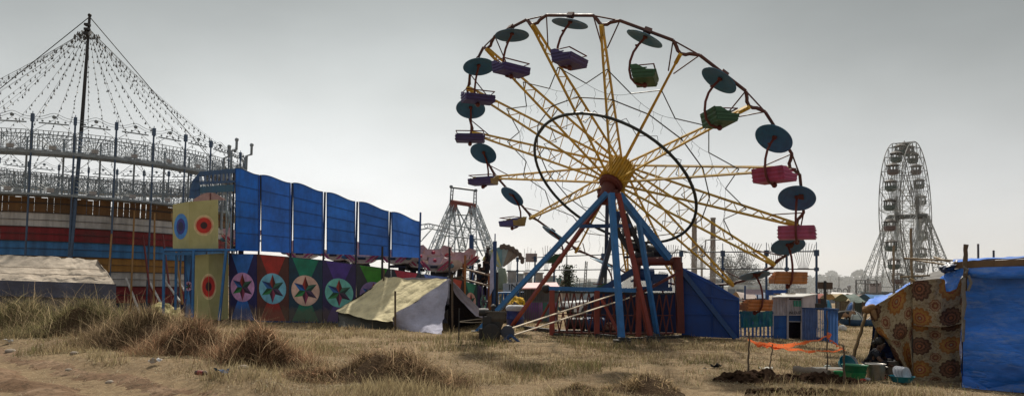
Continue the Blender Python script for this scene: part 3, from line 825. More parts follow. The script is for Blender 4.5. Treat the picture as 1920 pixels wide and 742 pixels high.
# ------------------------------------------------------------------ gondolas
def make_gondola(name, label, mat_seat, mat_end):
    """origin at the canopy centre; tub hangs plumb under it on a C shaped arm"""
    g = thing(name, label, 'ride gondola', (0, 0, 0), 'gondolas hanging from the tilted wheel')
    mb = MB(); mb.lathe([(0, .055), (.12, .05), (.36, .012), (.515, -.035), (.52, -.05), (.51, -.052), (.36, -.018), (.12, .02), (0, .025)], (0, 0, 0), 44, None, 0)
    mb.lathe([(0, .03), (.07, .03), (.06, -.03), (0, -.04)], (0, 0, 0), 10, None, 1)
    mb.build('canopy', [TEALC, MAROON], g)
    mb = MB()
    arm = [(0, 0, .02), (0, -.05, -.06), (0, -.17, -.18), (0, -.31, -.38), (0, -.395, -.62), (0, -.415, -.86), (0, -.37, -1.08), (0, -.25, -1.23), (0, -.10, -1.29), (0, .02, -1.29)]
    mb.tube(arm, .034, 8); mb.box((0, -.22, -.20), (.05, .09, .04)); mb.ball((0, 0, -1.30), .075, 10)
    mb.build('arm', MAROON, g)
    z0 = -1.22; z1 = -.86; hw = .48
    mb = MB()
    def slat(y0, y1, za, zb, n, sgn):
        for i in range(n):
            a = za + (zb - za) * i / n; b = za + (zb - za) * (i + 1) / n
            ya = y0 + (y1 - y0) * i / n; yb = y0 + (y1 - y0) * (i + 1) / n; m_ = (ya + yb) / 2 + sgn * .022
            x = hw
            mb.add([(-x, ya, a), (x, ya, a), (x, m_, (a + b) / 2), (-x, m_, (a + b) / 2), (-x, yb, b), (x, yb, b)], [(0, 1, 2, 3), (3, 2, 5, 4)], 0)
    slat(-.26, -.34, z0 + .02, z1, 3, -1); slat(-.23, -.31, z0 + .02, z1 - .01, 1, 0)
    slat(.27, .32, z0 + .02, z0 + .19, 2, 1); slat(.25, .295, z0 + .02, z0 + .185, 1, 0)
    mb.box((0, 0, z0 + .015), (2 * hw, .52, .03)); mb.box((0, -.10, z0 + .13), (2 * hw - .06, .34, .05))
    mb.beam((-hw, -.34, z1), (hw, -.34, z1), .03, .03); mb.beam((-hw, .32, z0 + .195), (hw, .32, z0 + .195), .028, .028)
    mb.build('seat_tub', mat_seat, g)
    for sx in (-1, 1):
        mb = MB(); mb.prism([(sx * hw, -.26, z0), (sx * hw, .27, z0), (sx * hw, .32, z0 + .20), (sx * hw, .08, z0 + .22), (sx * hw, -.18, z1 + .01), (sx * hw, -.34, z1)], .03)
        for i in range(3): mb.beam((sx * (hw + .025), -.27 - .02 * i, z0 + .06 + .095 * i), (sx * (hw + .025), .27 - .17 * max(0, i - 1), z0 + .06 + .095 * i), .028, .028)
        mb.build('end_cheek', mat_end, g)
    mb = MB(); mb.tube([(-hw, .27, z0 + .34), (hw, .27, z0 + .34)], .02, 7); mb.tube([(-hw, -.12, z1 - .03), (-hw, .27, z0 + .34)], .016, 6); mb.tube([(hw, -.12, z1 - .03), (hw, .27, z0 + .34)], .016, 6)
    mb.build('lap_bar', MAROON, g)
    return g
protos = {}
CLK = {0: ('green', 'green gondola seen end on, top of the tilted wheel right of the highest spoke'),
       1: ('green', 'green gondola under a steeply tipped canopy at the upper right of the tilted wheel'),
       2: ('pink', 'pink gondola at the end of the level right spoke, higher of the two pink'),
       3: ('pink', 'pink gondola at the right rim of the tilted wheel, just above an orange one'),
       4: ('orange', 'orange gondola hanging above the small white corrugated hut'),
       5: ('orange', 'orange gondola hanging low in front of the teal sheeted fence'),
       6: ('red', 'red gondola at the lowest point of the wheel, mostly hidden behind the dark blue screen'),
       7: ('red', 'red gondola low at the back of the wheel behind the hub machinery'),
       8: ('green', 'green gondola at the back of the wheel, half hidden behind the dark blue legs'),
       9: ('green', 'olive green gondola with a thin edge-on canopy seen behind the red leg'),
       10: ('purple', 'purple gondola with end painted sunlit tan, lowest of the purple ones on the left'),
       11: ('purple', 'purple gondola at the left end of the level spoke, second lowest of the purple ones'),
       12: ('purple', 'purple gondola at the far left rim of the wheel, third lowest of the purple ones'),
       13: ('purple', 'purple gondola at the upper left, its tub touching the canopy of the next one below'),
       14: ('purple', 'purple gondola with a level canopy at the upper left end of a spoke'),
       15: ('purple', 'purple gondola tipped sideways at the top of the wheel, showing its open seat')}
PM = {'green': (GRN, GRN), 'pink': (PINK, PINK), 'orange': (ORNG, ORNG), 'red': (REDP, REDP), 'purple': (PURP, PURP), 'tan': (PURP, END_LIT)}
GP = {}
for k in range(16):
    colr, lab = CLK[k]; key = 'tan' if k in (10, 11) else colr  # tan cheeks put the sunlight on these ends into the paint
    if key not in protos: protos[key] = make_gondola('gondola', lab, *PM[key]); g = protos[key]
    else: g = dup(protos[key], lab)
    GP[k] = g
for k in range(16):
    g = GP[k]; kk = k + .5 + GSH; tn = wtan(kk)
    yh = V((tn.x, tn.y, 0)).normalized(); az = math.atan2(yh.y, yh.x) - PI / 2
    g.location = wp(kk, 5.825, .17) - V((0, 0, .056)); g.rotation_euler = (0, 0, az)
    zg = (V((0, 0, 1)) - tn * tn.z).normalized(); xg = tn.cross(zg).normalized()
    Mc = Matrix.Rotation(-az, 3, 'Z') @ Matrix((xg, tn, zg)).transposed()
    for ch in g.children:
        if ch.name.startswith('canopy'): ch.rotation_euler = Mc.to_euler()

# ------------------------------------------------------------------ diesel engine and its belt
eng = thing('diesel_engine', 'black belt drive diesel engine with square hopper standing on the grass', 'engine', gnd(925, 641))
EY = 22.0; A = lambda x, y, Y=EY: at(x, y, Y)
mb = MB(); 
top = [A(912, 584, EY - .2), A(948, 585, EY - .2), A(948, 583, EY + .35), A(912, 582, EY + .35)]
midp = [A(912, 597, EY - .2), A(947, 598, EY - .2), A(947, 596, EY + .35), A(912, 595, EY + .35)]
bot = [A(918, 620, EY - .1), A(938, 620, EY - .1), A(938, 618, EY + .2), A(918, 618, EY + .2)]
mb.add(top + midp + bot, [(0, 1, 5, 4), (1, 2, 6, 5), (2, 3, 7, 6), (3, 0, 4, 7), (4, 5, 9, 8), (5, 6, 10, 9), (6, 7, 11, 10), (7, 4, 8, 11)], 0)
mb.beam(A(910, 584, EY - .21), A(950, 585, EY - .21), .04, .04)
mb.build('hopper', paint('oily_brown_iron', (.07, .06, .05), .5, .5, 5, dirtcol='2a1c12'), eng)
mb = MB(); mb.box(A(922, 622, EY), (.50, .40, .62)); mb.box(A(913, 612, EY - .1), (.26, .35, .6)); mb.lathe([(0, -.06), (.22, -.06), (.25, -.05), (.25, .05), (.22, .06), (0, .06)], A(921, 622, EY - .28), 18, Matrix.Rotation(PI / 2, 3, 'X') @ Matrix.Rotation(0, 3, 'X'), 0, False)
mb.box(A(905, 628, EY), (.2, .3, .4)); mb.tube([A(925, 583, EY), A(925, 573, EY)], .05, 8); mb.lathe([(.09, 0), (.05, .06), (0, .07)], A(925, 574, EY), 10)
for i in range(6): mb.box(A(909 + 3 * (i % 2), 606 + 5 * i, EY - .28), (.12, .06, .05))
mb.build('engine_block', BLACKM, eng)
mb = MB(); mb.lathe([(0, -.14), (.11, -.14), (.12, 0), (.11, .14), (0, .14)], A(907, 585, EY - .1), 14, Matrix.Rotation(PI / 2, 3, 'Y'), 0, False); mb.build('air_filter', BLACKM, eng)
mb = MB(); mb.lathe([(0, -.12), (.2, -.12), (.17, 0), (.2, .12), (0, .12)], A(952, 622, EY), 18, Matrix.Rotation(PI / 2, 3, 'X'), 0, False); mb.tube([A(935, 622, EY), A(955, 622, EY)], .09, 10); mb.build('pulley', paint('pulley_iron', (.05, .06, .09), .45, .4, 5), eng)
mb = MB()
for dy in (-.2, .25):
    mb.beam(A(933, 645, EY + dy), A(957, 627, EY + dy), .07, .07); mb.beam(A(957, 627, EY + dy), A(979, 645, EY + dy), .07, .07); mb.beam(A(905, 646, EY + dy), A(980, 646, EY + dy), .06, .06)
    mb.beam(A(950, 633, EY + dy), A(966, 645, EY + dy), .05, .05)
mb.build('trestle', BLUED, eng)
mb = MB(); 
for a, b in (((955, 616, 22.0), (1200, 536, 25.3)), ((962, 628, 22.0), (1204, 550, 25.3))):
    mb.beam(at(*a), at(*b), .11, .022, 0, up=(0, 0, 1))
mb.build('drive_belt', paint('pale_belt', (.55, .46, .34), .8, .3, 4), None, at(1080, 580, 23.6), 'pale canvas drive belt running from the engine pulley up to the wheel winch', 'belt')
# ------------------------------------------------------------------ striped arena drum with two viewing galleries
AC = V((-26.8, 45.7, 0)); AR = 9.5
arena = thing('arena_drum', 'round fairground arena with striped plank wall and two open metal galleries', 'arena', AC)
def ap(a, r, z): return V((AC.x + r * math.sin(a), AC.y - r * math.cos(a), z))
stripes = [(0, .40, 'a'), (.40, 1.31, 'r'), (1.31, 2.06, 'w'), (2.06, 2.78, 'o'), (2.78, 3.53, 'b'), (3.53, 4.25, 'r'), (4.25, 4.97, 'w'), (4.97, 5.78, 'n')]
def plank_mat(name, c):
    t = NT(name); o = t.coords('Object'); c0 = lin(c)
    n1 = t.noise(1.0, 6, .65, t.coords('Object', (3, 3, .4)))
    col = t.ramp(n1, [(.3, tuple(v * .6 for v in c0)), (.7, tuple(min(1, v * 1.15) for v in c0))])
    f = t.ramp(t.noise(.6, 7, .7, o), [(.45, 0.0), (.75, .55)]); col = t.mix(f, col, (.06, .05, .045))
    t.base(col); t.b.inputs['Roughness'].default_value = .75; t.bump(n1, .3, .02); return t.m
WM = {'a': plank_mat('plank_dark_blue', (.015, .03, .09)), 'r': plank_mat('plank_red', (.24, .022, .028)), 'w': plank_mat('plank_white', (.58, .56, .54)), 'o': plank_mat('plank_orange', (.38, .19, .045)), 'b': plank_mat('plank_blue', (.06, .22, .48)), 'n': plank_mat('plank_brown', (.20, .105, .04))}
keys = list(WM); rw = 8.75
mb = MB(); NP = 190
for i in range(NP):
    a0 = 2 * PI * i / NP; a1 = 2 * PI * (i + 1) / NP
    off = .012 * random.random()
    for (z0, z1, kx) in stripes:
        g = .04
        if z0 > 4.9:
            wdt = 1.0
            if math.radians(-35) < (a0 if a0 < PI else a0 - 2 * PI) < math.radians(75):
                wdt = random.choice((1, 1, .93, .88, .95, .84)) if math.radians(22) < a0 < math.radians(50) else random.choice((1, 1, .97))
            am = a0 + (a1 - a0) * wdt; zt = z1 + random.uniform(-.06, .02)
        else: am = a1; zt = z1
        r_ = rw + off + .25 * (1 - z0 / 5.8) * 0
        mb.add([ap(a0, r_, z0), ap(am, r_, z0), ap(am, r_, zt), ap(a0, r_, zt)], [(0, 1, 2, 3)], keys.index(kx))
mb.build('plank_wall', list(WM.values()), arena)
mb = MB()
for z, hh_ in ((.40, .05), (.85, .04), (1.31, .05), (1.68, .03), (2.06, .05), (2.42, .03), (2.78, .05), (3.15, .03), (3.53, .05), (3.9, .03), (4.25, .05), (4.6, .03), (4.97, .06), (5.45, .07)):
    mb.tube([ap(2 * PI * i / 64, rw + .05, z) for i in range(65)], hh_ * .5, 4, 0, False)
mb.build('hoop', paint('hoop_dark', (.06, .05, .05), .7, .3, 2), arena)
ARM = paint('gallery_steel', (.24, .28, .31), .55, .5, 2, .0)
APOST = paint('gallery_post_blue', (.06, .10, .17), .55, .5, 2)
for z, h_ in ((5.78, .12), (7.88, .16)):
    mb = MB(); n = 96
    for i in range(n):
        a0, a1 = 2 * PI * i / n, 2 * PI * (i + 1) / n
        vs = [ap(a0, AR - 1.05, z), ap(a1, AR - 1.05, z), ap(a1, AR + .05, z), ap(a0, AR + .05, z)]
        vs += [p + V((0, 0, h_)) for p in vs]
        mb.add(vs, [(0, 1, 2, 3), (7, 6, 5, 4), (2, 3, 7, 6)[::-1], (0, 1, 5, 4)], 0)
    mb.build('gallery_floor', ARM, arena)
NPOLE = 32; STEP = 2 * PI / NPOLE
a_m = math.asin((at(160, 240, 38.2).x - AC.x) / AR)            # the pole that goes on up as the mast
def post_mb(h):
    mb = MB(); mb.tube([V((0, 0, 0)), V((0, 0, h))], .048, 7); mb.box((0, 0, h - .2), (.15, .15, .40)); mb.tube([V((0, 0, h)), V((0, 0, h + .12))], .02, 5)
    return mb
ipm = MB(); ipm.tube([V((0, 0, 0)), V((0, 0, 8.85))], .05, 6)
imesh = ipm.mesh('inner_post', ARM, (0, 0, 0)); pmesh = post_mb(9.85).mesh('post', APOST, (0, 0, 0))
def put(name, me, a, r, z, parent, rot=True):
    ob = bpy.data.objects.new(name, me); COL.objects.link(ob); ob.parent = parent
    p = ap(a, r, z) - AC; ob.location = p; ob.rotation_euler = (0, 0, a if rot else 0); return ob
for i in range(NPOLE): put('post', pmesh, a_m + i * STEP, AR, 0, arena)
# railing panel with a sunburst of rods
pw = 2 * AR * math.sin(STEP / 2)
def rail_mb():
    mb = MB(); h = 1.0; r = .016; hw = pw / 2 - .06
    for x in (-hw, hw): mb.tube([V((x, 0, 0)), V((x, 0, h * .86)), V((x * .86, 0, h))], r * 1.3, 4, 0, False)
    mb.tube([V((-hw * .86, 0, h)), V((hw * .86, 0, h))], r * 1.3, 4, 0, False)
    mb.tube([V((-hw, 0, h * .8)), V((hw, 0, h * .8))], r * 1.6, 4, 0, False); mb.tube([V((-hw, 0, .05)), V((hw, 0, .05))], r * 1.5, 4, 0, False)
    for k in range(13):
        a = PI * (k + .5) / 13; d = V((math.cos(a), 0, math.sin(a))); L = min(hw / max(abs(d.x), 1e-3), (h - .12) / max(d.z, 1e-3))
        mb.tube([V((0, 0, .12)), V((0, 0, .12)) + d * L], r, 3, 0, False)
    for rr in (.36, .62):
        mb.tube([V((rr * math.cos(PI * k / 12), 0, .12 + rr * math.sin(PI * k / 12))) for k in range(13)], r, 3, 0, False)
    for k in range(9): x = -hw + 2 * hw * k / 8; mb.tube([V((x, 0, h * .8)), V((x, 0, h))], r, 3, 0, False)
    for k in (1, 2, 6, 7): x = -hw + 2 * hw * k / 8; mb.tube([V((x, 0, .05)), V((x, 0, h * .8))], r, 3, 0, False)
    mb.box((0, -.02, .16), (.32, .03, .2), None, 1)
    return mb
PLATE = paint('plate_pale', (.34, .33, .33), .6, .4, 3)
rmesh = rail_mb().mesh('railing_panel', [ARM, PLATE], (0, 0, 0))
def brace_mb(h):
    mb = MB(); hw = pw / 2 - .05; r = .014
    for s in (-1, 1): mb.tube([V((s * hw, 0, 0)), V((0, 0, h))], r, 3, 0, False)
    return mb
bmesh1 = brace_mb(.85).mesh('cross_brace', ARM, (0, 0, 0)); bm2 = brace_mb(.62).mesh('cross_brace', ARM, (0, 0, 0))
def crest_mb():
    mb = MB(); hw = pw / 2 - .05
    for dz in (0, .13): mb.tube([V((-hw + 2 * hw * k / 16, 0, .20 + dz + .16 * math.exp(-((k - 8) / 3.2) ** 2) - .04 * math.cos(k * PI / 8))) for k in range(17)], .014, 4, 0, False)
    mb.beam((-hw * .75, 0, 0), (hw * .75, 0, 0), .05, .06)
    for x in (-.5, -.18, .18, .5): mb.ball((x, 0, .11), .055, 6)
    mb.ball((0, 0, .34), .10, 8)
    return mb
cmesh = crest_mb().mesh('crest', ARM, (0, 0, 0))
for i in range(NPOLE):
    a = a_m + (i + .5) * STEP; rr = AR * math.cos(STEP / 2)
    put('railing_panel', rmesh, a, rr, 5.90, arena); put('railing_panel', rmesh, a, rr, 8.04, arena)
    put('inner_railing', rmesh, a, rr - 1.05, 5.90, arena); put('inner_railing', rmesh, a, rr - 1.05, 8.04, arena)
    put('crest', cmesh, a, rr, 9.42, arena); put('cross_brace', bmesh1, a, rr, 7.0, arena); put('cross_brace', bm2, a, rr, 9.1 - .1, arena)
    put('inner_post', imesh, a + .2 * STEP, AR - 1.05, 0, arena)
# leaning props
mb0 = {}
for i, (x, y0, y1) in enumerate(((112, 400, 560), (42, 410, 560), (212, 400, 480), (252, 395, 562), (290, 400, 565), (322, 400, 540), (268, 440, 570), (305, 440, 566))):
    Y = 37.6 + i * .15; mb = MB(); mb.tube([at(x - 8 + (22 if i > 4 else 0) + (6 if 3 < i else 0), y1 + 30, Y - .9), at(x, y0, Y + 1.2)], .05, 6)
    mb.build('prop', [paint('prop_ochre', (.28, .15, .05), .7, .4, 3), paint('prop_red', (.16, .03, .03), .7, .4, 3)][0 if i < 6 else 1], arena)
for x0, y0, x1, y1 in ((236, 521, 263, 580), (277, 522, 306, 568), (306, 521, 337, 556), (331, 522, 352, 545)):
    mb = MB(); mb.tube([at(x0, y0, 38.5 + (x0 - 236) * .01), at(x1, y1 + 8, 36.9)], .06, 6); mb.build('strut', paint('strut_white', (.5, .48, .46), .6, .4, 3), arena)
# mast
mt = at(168, 32, 38.0)
mast_top = V(mt)
mb = MB(); kp = ap(a_m, AR + .14, 9.2).lerp(V((mt.x, mt.y, 9.2)), .7)
mb.tube([ap(a_m, AR + .14, 0), kp], [.10, .09], 8, 1); mb.tube([kp, mt], [.095, .065], 8)
for z in (10.5, 11.7, 12.9): mb.box(ap(a_m, AR + .14, z).lerp(mt, .8), (.24, .24, .12))
mb.ball(mt + V((0, 0, .08)), .1, 8)
mb.build('mast', [BLACKM, APOST], arena)
mb = MB()
for a in (a_m + 10.5 * STEP, a_m - 10.5 * STEP):
    q = ap(a, AR, 9.9); mb.tube([mt, q], .022, 4, 0, False)
mb.build('stay_cable', WIRE, arena)
# short hooked posts at the far right edge
for x, y, Y in ((444, 262, 45.5), (472, 272, 46.5), (430, 275, 44.0)):
    p = at(x, y, Y); mb = MB(); mb.tube([p - V((.3, 0, 5)), p - V((.3, 0, .7)), p - V((0, 0, .6)), p], .08, 6); mb.ball(p, .13, 6); mb.build('hooked_post', ARM, arena)
# strings of little lamps from the mast to the ring
LAMP = paint('lamp_string_dark', (.10, .10, .10), .5, .1, 5, bump=0)
MTOP = mast_top - V((0, 0, .62))
for i in range(1, NPOLE):
    a = a_m + i * STEP + .3 * STEP * (random.random() - .5); q = ap(a, AR - .1, 9.55 + random.uniform(-.1, .1))
    mb = MB(); L = (q - MTOP).length; n = int(L / .5)
    fn = lambda t_: MTOP.lerp(q, t_) + V((0, 0, -.035 * L * 4 * t_ * (1 - t_)))
    mb.tube([fn(j / 14) for j in range(15)], .007, 3, 0, False)
    for j in range(1, n):
        t_ = (j + random.uniform(-.25, .25)) / n
        p = fn(t_); dr = V((random.uniform(-.05, .05), random.uniform(-.05, .05), -random.uniform(.10, .2)))
        mb.tube([p, p + dr * .5], .012, 3, 0, False); mb.tube([p + dr * .4, p + dr], [.022, .045], 4, 0)
    mb.build('lamp_string', LAMP, None, MTOP, 'sagging string of small lamps running from the arena mast down to the gallery posts', 'string lights', 'strings of lamps spread from the mast')
mb = MB()
for i in range(26):
    a = random.uniform(0, 2 * PI); d = V((math.sin(a) * .9, math.cos(a) * .9, -.5)); p = MTOP + d * random.uniform(.1, .9)
    mb.tube([p, p + V((random.uniform(-.1, .1), 0, -.2))], [.02, .05], 4)
mb.build('lamp_cluster', LAMP, None, MTOP, 'tangle of lamps bunched at the top of the arena mast', 'string lights')

# ------------------------------------------------------------------ low tent with cream roof (left edge)
CREAM = cloth_mat('canvas_cream', (.55, .47, .38), .35, .12, 1.2, wr=.5)
SLATE = cloth_mat('canvas_slate', (.10, .11, .16), .35, 0, 1.2)
DRAB = cloth_mat('canvas_drab', (.12, .11, .11), .4, 0, 1.2)
tent = thing('canvas_tent', 'long low tent with cream tarpaulin roof and slate grey walls', 'tent', gnd(60, 600))
T = at
mb = MB(); mb.patch([[T(-160, 474, 33.0), T(60, 479, 32.6), T(182, 487, 32.2)], [T(-160, 498, 31.4), T(60, 503, 31.2), T(200, 509, 30.9)], [T(-160, 522, 30), T(60, 527, 30.0), T(217, 533, 29.8)]], 90, 30, .06, 1.2, ridge=.10, sag=.05)
mb.build('roof', CREAM, tent)
mb = MB()
for yy, YY in ((499, 31.15), (511, 30.6)): mb.tube([T(-160 + i * 9, yy - 4 + (i * 9) * .028 + .6 * math.sin(i), YY - .0 - i * .006) for i in range(40 if yy < 505 else 41)], .018, 4, 0, False)
mb.build('seam', CREAM, tent)
mb = MB(); mb.patch([[T(-160, 474, 33.0), T(60, 479, 32.6), T(182, 487, 32.2)], [T(-160, 522, 36), T(60, 524, 36), T(214, 531, 34.5)]], 20, 5, .05, 1.2, sag=.05); mb.build('roof', CREAM, tent)
mb = MB(); mb.patch([[T(-160, 521, 29.97), T(60, 526.5, 29.97), T(218, 532, 29.77)], [T(-160, 550, 30), T(60, 556, 30.0), T(218, 560, 29.8)]], 60, 8, .04, 2.0, fold=.015, foldf=40); mb.build('valance', SLATE, tent)
mb = MB(); mb.patch([[T(-160, 546, 30.06), T(60, 552, 30.06), T(217, 556, 29.86)], [T(-160, 605, 30.1), T(60, 604, 30.1), T(217, 604, 29.9)]], 60, 8, .04, 2.0, fold=.02, foldf=30); mb.build('wall', DRAB, tent)
mb = MB(); mb.patch([[T(217, 533, 29.9), T(182, 487, 32.2), T(214, 531, 34.5)], [T(217, 604, 29.9), T(217, 602, 32.2), T(216, 590, 34.5)]], 16, 8, .03, 2.0); mb.build('end_wall', DRAB, tent)

# ------------------------------------------------------------------ painted front of the car ride
def wallY(x):
    xs_ = [345, 428, 481, 541, 605, 668, 734, 789, 845, 893, 925]; ys_ = [32.6, 31.9, 31.4, 31.0, 30.7, 30.6, 30.8, 31.4, 32.6, 34.2, 36]
    return float(np.interp(x, xs_, ys_))
front = thing('painted_hoarding', 'painted hoarding round the car ride with star panels below and scalloped blue panels above', 'hoarding', gnd(600, 604))
PC = lambda n, c, **k: paint(n, c, .6, .3, 2.0, dirtcol='241c18', **k)
PAN = {}
def pc(c):
    if c not in PAN: PAN[c] = PC('panel_paint', tuple(min(.8, v * 1.65) for v in c), bump=.08, fade=.35, vary=.08, mud=.55)
    return PAN[c]
def star_panel(x0, x1, yt0, yt1, yb0, yb1, dark, bright, circ, bot=None):
    Y0, Y1 = wallY(x0), wallY(x1)
    a, b = at(x0, yb0, Y0), at(x1, yb1, Y1); ta, tb = at(x0, yt0, Y0), at(x1, yt1, Y1)
    ux = (b - a); nrm = V((ux.y, -ux.x, 0)).normalized()
    Pf = lambda u, v, k: (a.lerp(b, u)).lerp(ta.lerp(tb, u), v) + nrm * k
    W_ = ux.length; H_ = ((ta - a).length + (tb - b).length) / 2
    mats = [pc(dark), pc(bright), pc(bot or bright), pc(circ)] + [pc(q) for q in ((.20, .022, .016), (.055, .008, .008), (.015, .09, .30), (.008, .022, .10), (.02, .16, .05), (.006, .05, .02), (.19, .03, .07), (.045, .01, .03), (.05, .03, .07), (.018, .012, .03), (.03, .10, .07), (.01, .035, .03))]
    mb = MB()
    mb.add([Pf(0, 0, 0), Pf(1, 0, 0), Pf(1, 1, 0), Pf(0, 1, 0), Pf(0, 0, -.05), Pf(1, 0, -.05), Pf(1, 1, -.05), Pf(0, 1, -.05)], [(0, 1, 2, 3), (7, 6, 5, 4), (3, 2, 6, 7), (0, 3, 7, 4), (1, 5, 6, 2)], 0)
    mb.add([Pf(.10, .99, .004), Pf(.5, .5, .004), Pf(.90, .99, .004)], [(0, 1, 2)], 1)
    mb.add([Pf(.08, .01, .004), Pf(.92, .01, .004), Pf(.5, .5, .004)], [(0, 1, 2)], 2)
    R_ = .43 * min(W_, H_ * .55); cu, cv = .5, .50
    C_ = lambda ang, r, k: Pf(cu + r * math.cos(ang) / W_, cv + r * math.sin(ang) / H_, k)
    mb.add([C_(2 * PI * i / 32, R_, .008) for i in range(32)], [tuple(range(32))], 3)
    for i in range(6):
        an = PI / 2 + i * PI / 3
        tip = C_(an, R_ * .93, .012); l = C_(an + PI / 6, R_ * .42, .012); r_ = C_(an - PI / 6, R_ * .42, .012); o_ = C_(0, 0, .012)
        mb.add([o_, tip, l], [(0, 1, 2)], 4 + 2 * i); mb.add([o_, r_, tip], [(0, 1, 2)], 5 + 2 * i)
    return mb.build('star_panel', mats, front)
star_panel(345, 362, 477, 475, 596, 597, (.02, .03, .10), (.04, .14, .36), (.35, .22, .34))
star_panel(429, 481, 475, 476, 599, 602, (.012, .012, .075), (.02, .11, .40), (.42, .22, .42))
star_panel(482, 541, 476, 481, 602, 604, (.07, .022, .018), (.26, .02, .014), (.12, .33, .55))
star_panel(542, 604, 481, 487, 604, 606, (.008, .03, .055), (.008, .13, .085), (.46, .30, .25))
star_panel(605, 667, 487, 495, 606, 607, (.022, .015, .065), (.045, .022, .17), (.10, .33, .30))
star_panel(668, 733, 495, 504, 607, 608, (.025, .028, .035), (.03, .17, .012), (.16, .11, .25))
star_panel(734, 788, 504, 512, 608, 608, (.02, .024, .03), (.27, .02, .035), (.2, .15, .2))
star_panel(789, 844, 513, 519, 607, 606, (.02, .024, .03), (.06, .1, .25), (.3, .15, .2))
star_panel(845, 869, 520, 526, 604, 602, (.03, .02, .02), (.28, .04, .02), (.3, .25, .2))
star_panel(870, 895, 526, 534, 600, 597, (.01, .04, .035), (.02, .14, .09), (.46, .25, .2))
star_panel(896, 916, 534, 540, 597, 594, (.03, .02, .06), (.08, .05, .18), (.18, .42, .3))
mb = MB()
xs_ = [429, 481, 541, 604, 667, 733, 788, 844]
for i in range(len(xs_) - 1):
    mb.beam(at(xs_[i], 600 + i, wallY(xs_[i]) - .05) + V((0, 0, -.04)), at(xs_[i + 1], 601 + i, wallY(xs_[i + 1]) - .05) + V((0, 0, -.04)), .06, .10)
mb.build('kick_rail', BLUED, front)
BLUESHEET = paint('blue_enamel_sheet', (.004, .16, .72), .5, .4, 1.2, dirtcol='101c30', fade=.35, vary=.14)
blues = [(441.6, 486, 316, 328, 469.5, 471), (490, 545, 328.5, 343, 471, 474), (550, 605.5, 343, 359.5, 474, 475.5), (612.5, 666, 361, 377.6, 475.5, 477.7), (673, 729, 378.5, 396, 477.7, 480), (734, 786.7, 397.5, 415.6, 481, 483)]
for i, (x0, x1, t0, t1, b0, b1) in enumerate(blues):
    Y0, Y1 = wallY(x0) + .25, wallY(x1) + .25
    pts = []
    for k in range(15):
        f = k / 14; x = x0 + (x1 - x0) * f; s = sstep(0, 1, f) * .75 + f * .25
        pts.append(at(x, t0 + (t1 - t0) * s - 1.5 * math.sin(f * PI) * (1 - f) * 2, Y0 + (Y1 - Y0) * f))
    pts += [at(x1, b1, Y1), at(x0, b0, Y0)]
    mb = MB(); mb.prism(pts, .04, 0)
    nr = V((at(x1, b1, Y1) - at(x0, b0, Y0)).yxz); nr = V((at(x1, b1, Y1).y - at(x0, b0, Y0).y, -(at(x1, b1, Y1).x - at(x0, b0, Y0).x), 0)).normalized()
    for q in (.22, .42, .61, .80) if i < 5 else (.3, .6):
        a = at(x0, b0 + (t0 - b0) * q, Y0) + nr * .028; b = at(x1, b1 + (t1 - b1) * q, Y1) + nr * .028
        mb.beam(a, b, .03, .016, 1)
    for e in range(14): mb.beam(pts[e] + nr * .03, pts[e + 1] + nr * .03, .035, .02, 1)
    mb.beam(at(x0 + .8, t0 + 2, Y0) + nr * .03, at(x0 + .8, b0, Y0) + nr * .03, .03, .02, 1); mb.beam(at(x1 - .8, t1 + 2, Y1) + nr * .03, at(x1 - .8, b1, Y1) + nr * .03, .03, .02, 1)
    mb.build('scalloped_panel', [BLUESHEET, BLUED], front)
TUBE = paint('pale_tube', (.72, .72, .70), .4, .25, 3)
for x, y0, y1 in ((488.2, 328, 600), (547.8, 343, 603), (609, 360, 605), (669.6, 378, 606), (731.8, 397, 606), (788.5, 410, 606), (438.5, 318, 598)):
    Yp = wallY(x) + .32
    mb = MB(); mb.tube([at(x + 1.6, y0 + 1, Yp), at(x - .4, 470 + (x - 440) * .03, Yp)], .035, 6); mb.tube([at(x - 1.2, y0 + 1, Yp), at(x - 2.6, 470 + (x - 440) * .03, Yp)], .028, 6)
    mb = MB(); mb.tube([at(x + (.3 if x < 780 else 0), y0 - (0 if x < 780 else 12), Yp + .1), at(x - 1.2 - (y1 - y0) * .018, y1, Yp + .1)], .045, 6)
    mb.build('post', BLACKM if x < 780 else BLUED, front)
for x, y0, y1 in ((717, 462, 560), (843, 464, 606), (872, 478, 596)):
    mb = MB(); mb.tube([at(x, y0, wallY(x) - .2), at(x - 1, y1, wallY(x) - .2)], .045, 6); mb.build('post', BLACKM if x < 850 else paint('post_orange', (.35, .13, .03), .6, .4, 3), front)
# archway frame at the left end
mb = MB()
YA = 33.2
arc = [at(355, 372, YA + .8), at(357, 355, YA + .8), at(362, 338, YA + .7), at(374, 324, YA + .5), at(374, 372, YA + .5)]
mb.prism(arc, .05, 0)
for y in (340, 357): mb.beam(at(357, y, YA + .6), at(374, y - 2, YA + .4), .03, .03, 1)
mb.prism([at(374, 322, YA + .5), at(441, 316, 32.1), at(441, 324, 32.1), at(374, 330, YA + .5)], .05, 0)
mb.prism([at(374, 341, YA + .5), at(441, 338, 32.1), at(441, 342, 32.1), at(374, 346, YA + .5)], .05, 0)
for i in range(9):
    x = 377 + i * 7.6; mb.beam(at(x, 328 - i * .6, YA + .45 - i * .12), at(x, 343 - i * .4, YA + .45 - i * .12), .16 if i % 2 else .10, .04, 0)
mb.prism([at(375, 350, YA + .5), at(438, 346, 32.15), at(438, 359, 32.15), at(375, 362, YA + .5)], .05, 2)
mb.beam(at(406, 348, YA + .1), at(406, 362, YA + .1), .04, .06, 1)
mb.build('arch_frame', [paint('arch_blue', (.02, .08, .21), .5, .45, 2), BLUED, paint('arch_pale_blue', (.03, .11, .20), .55, .4, 2)], front)
mb = MB(); 
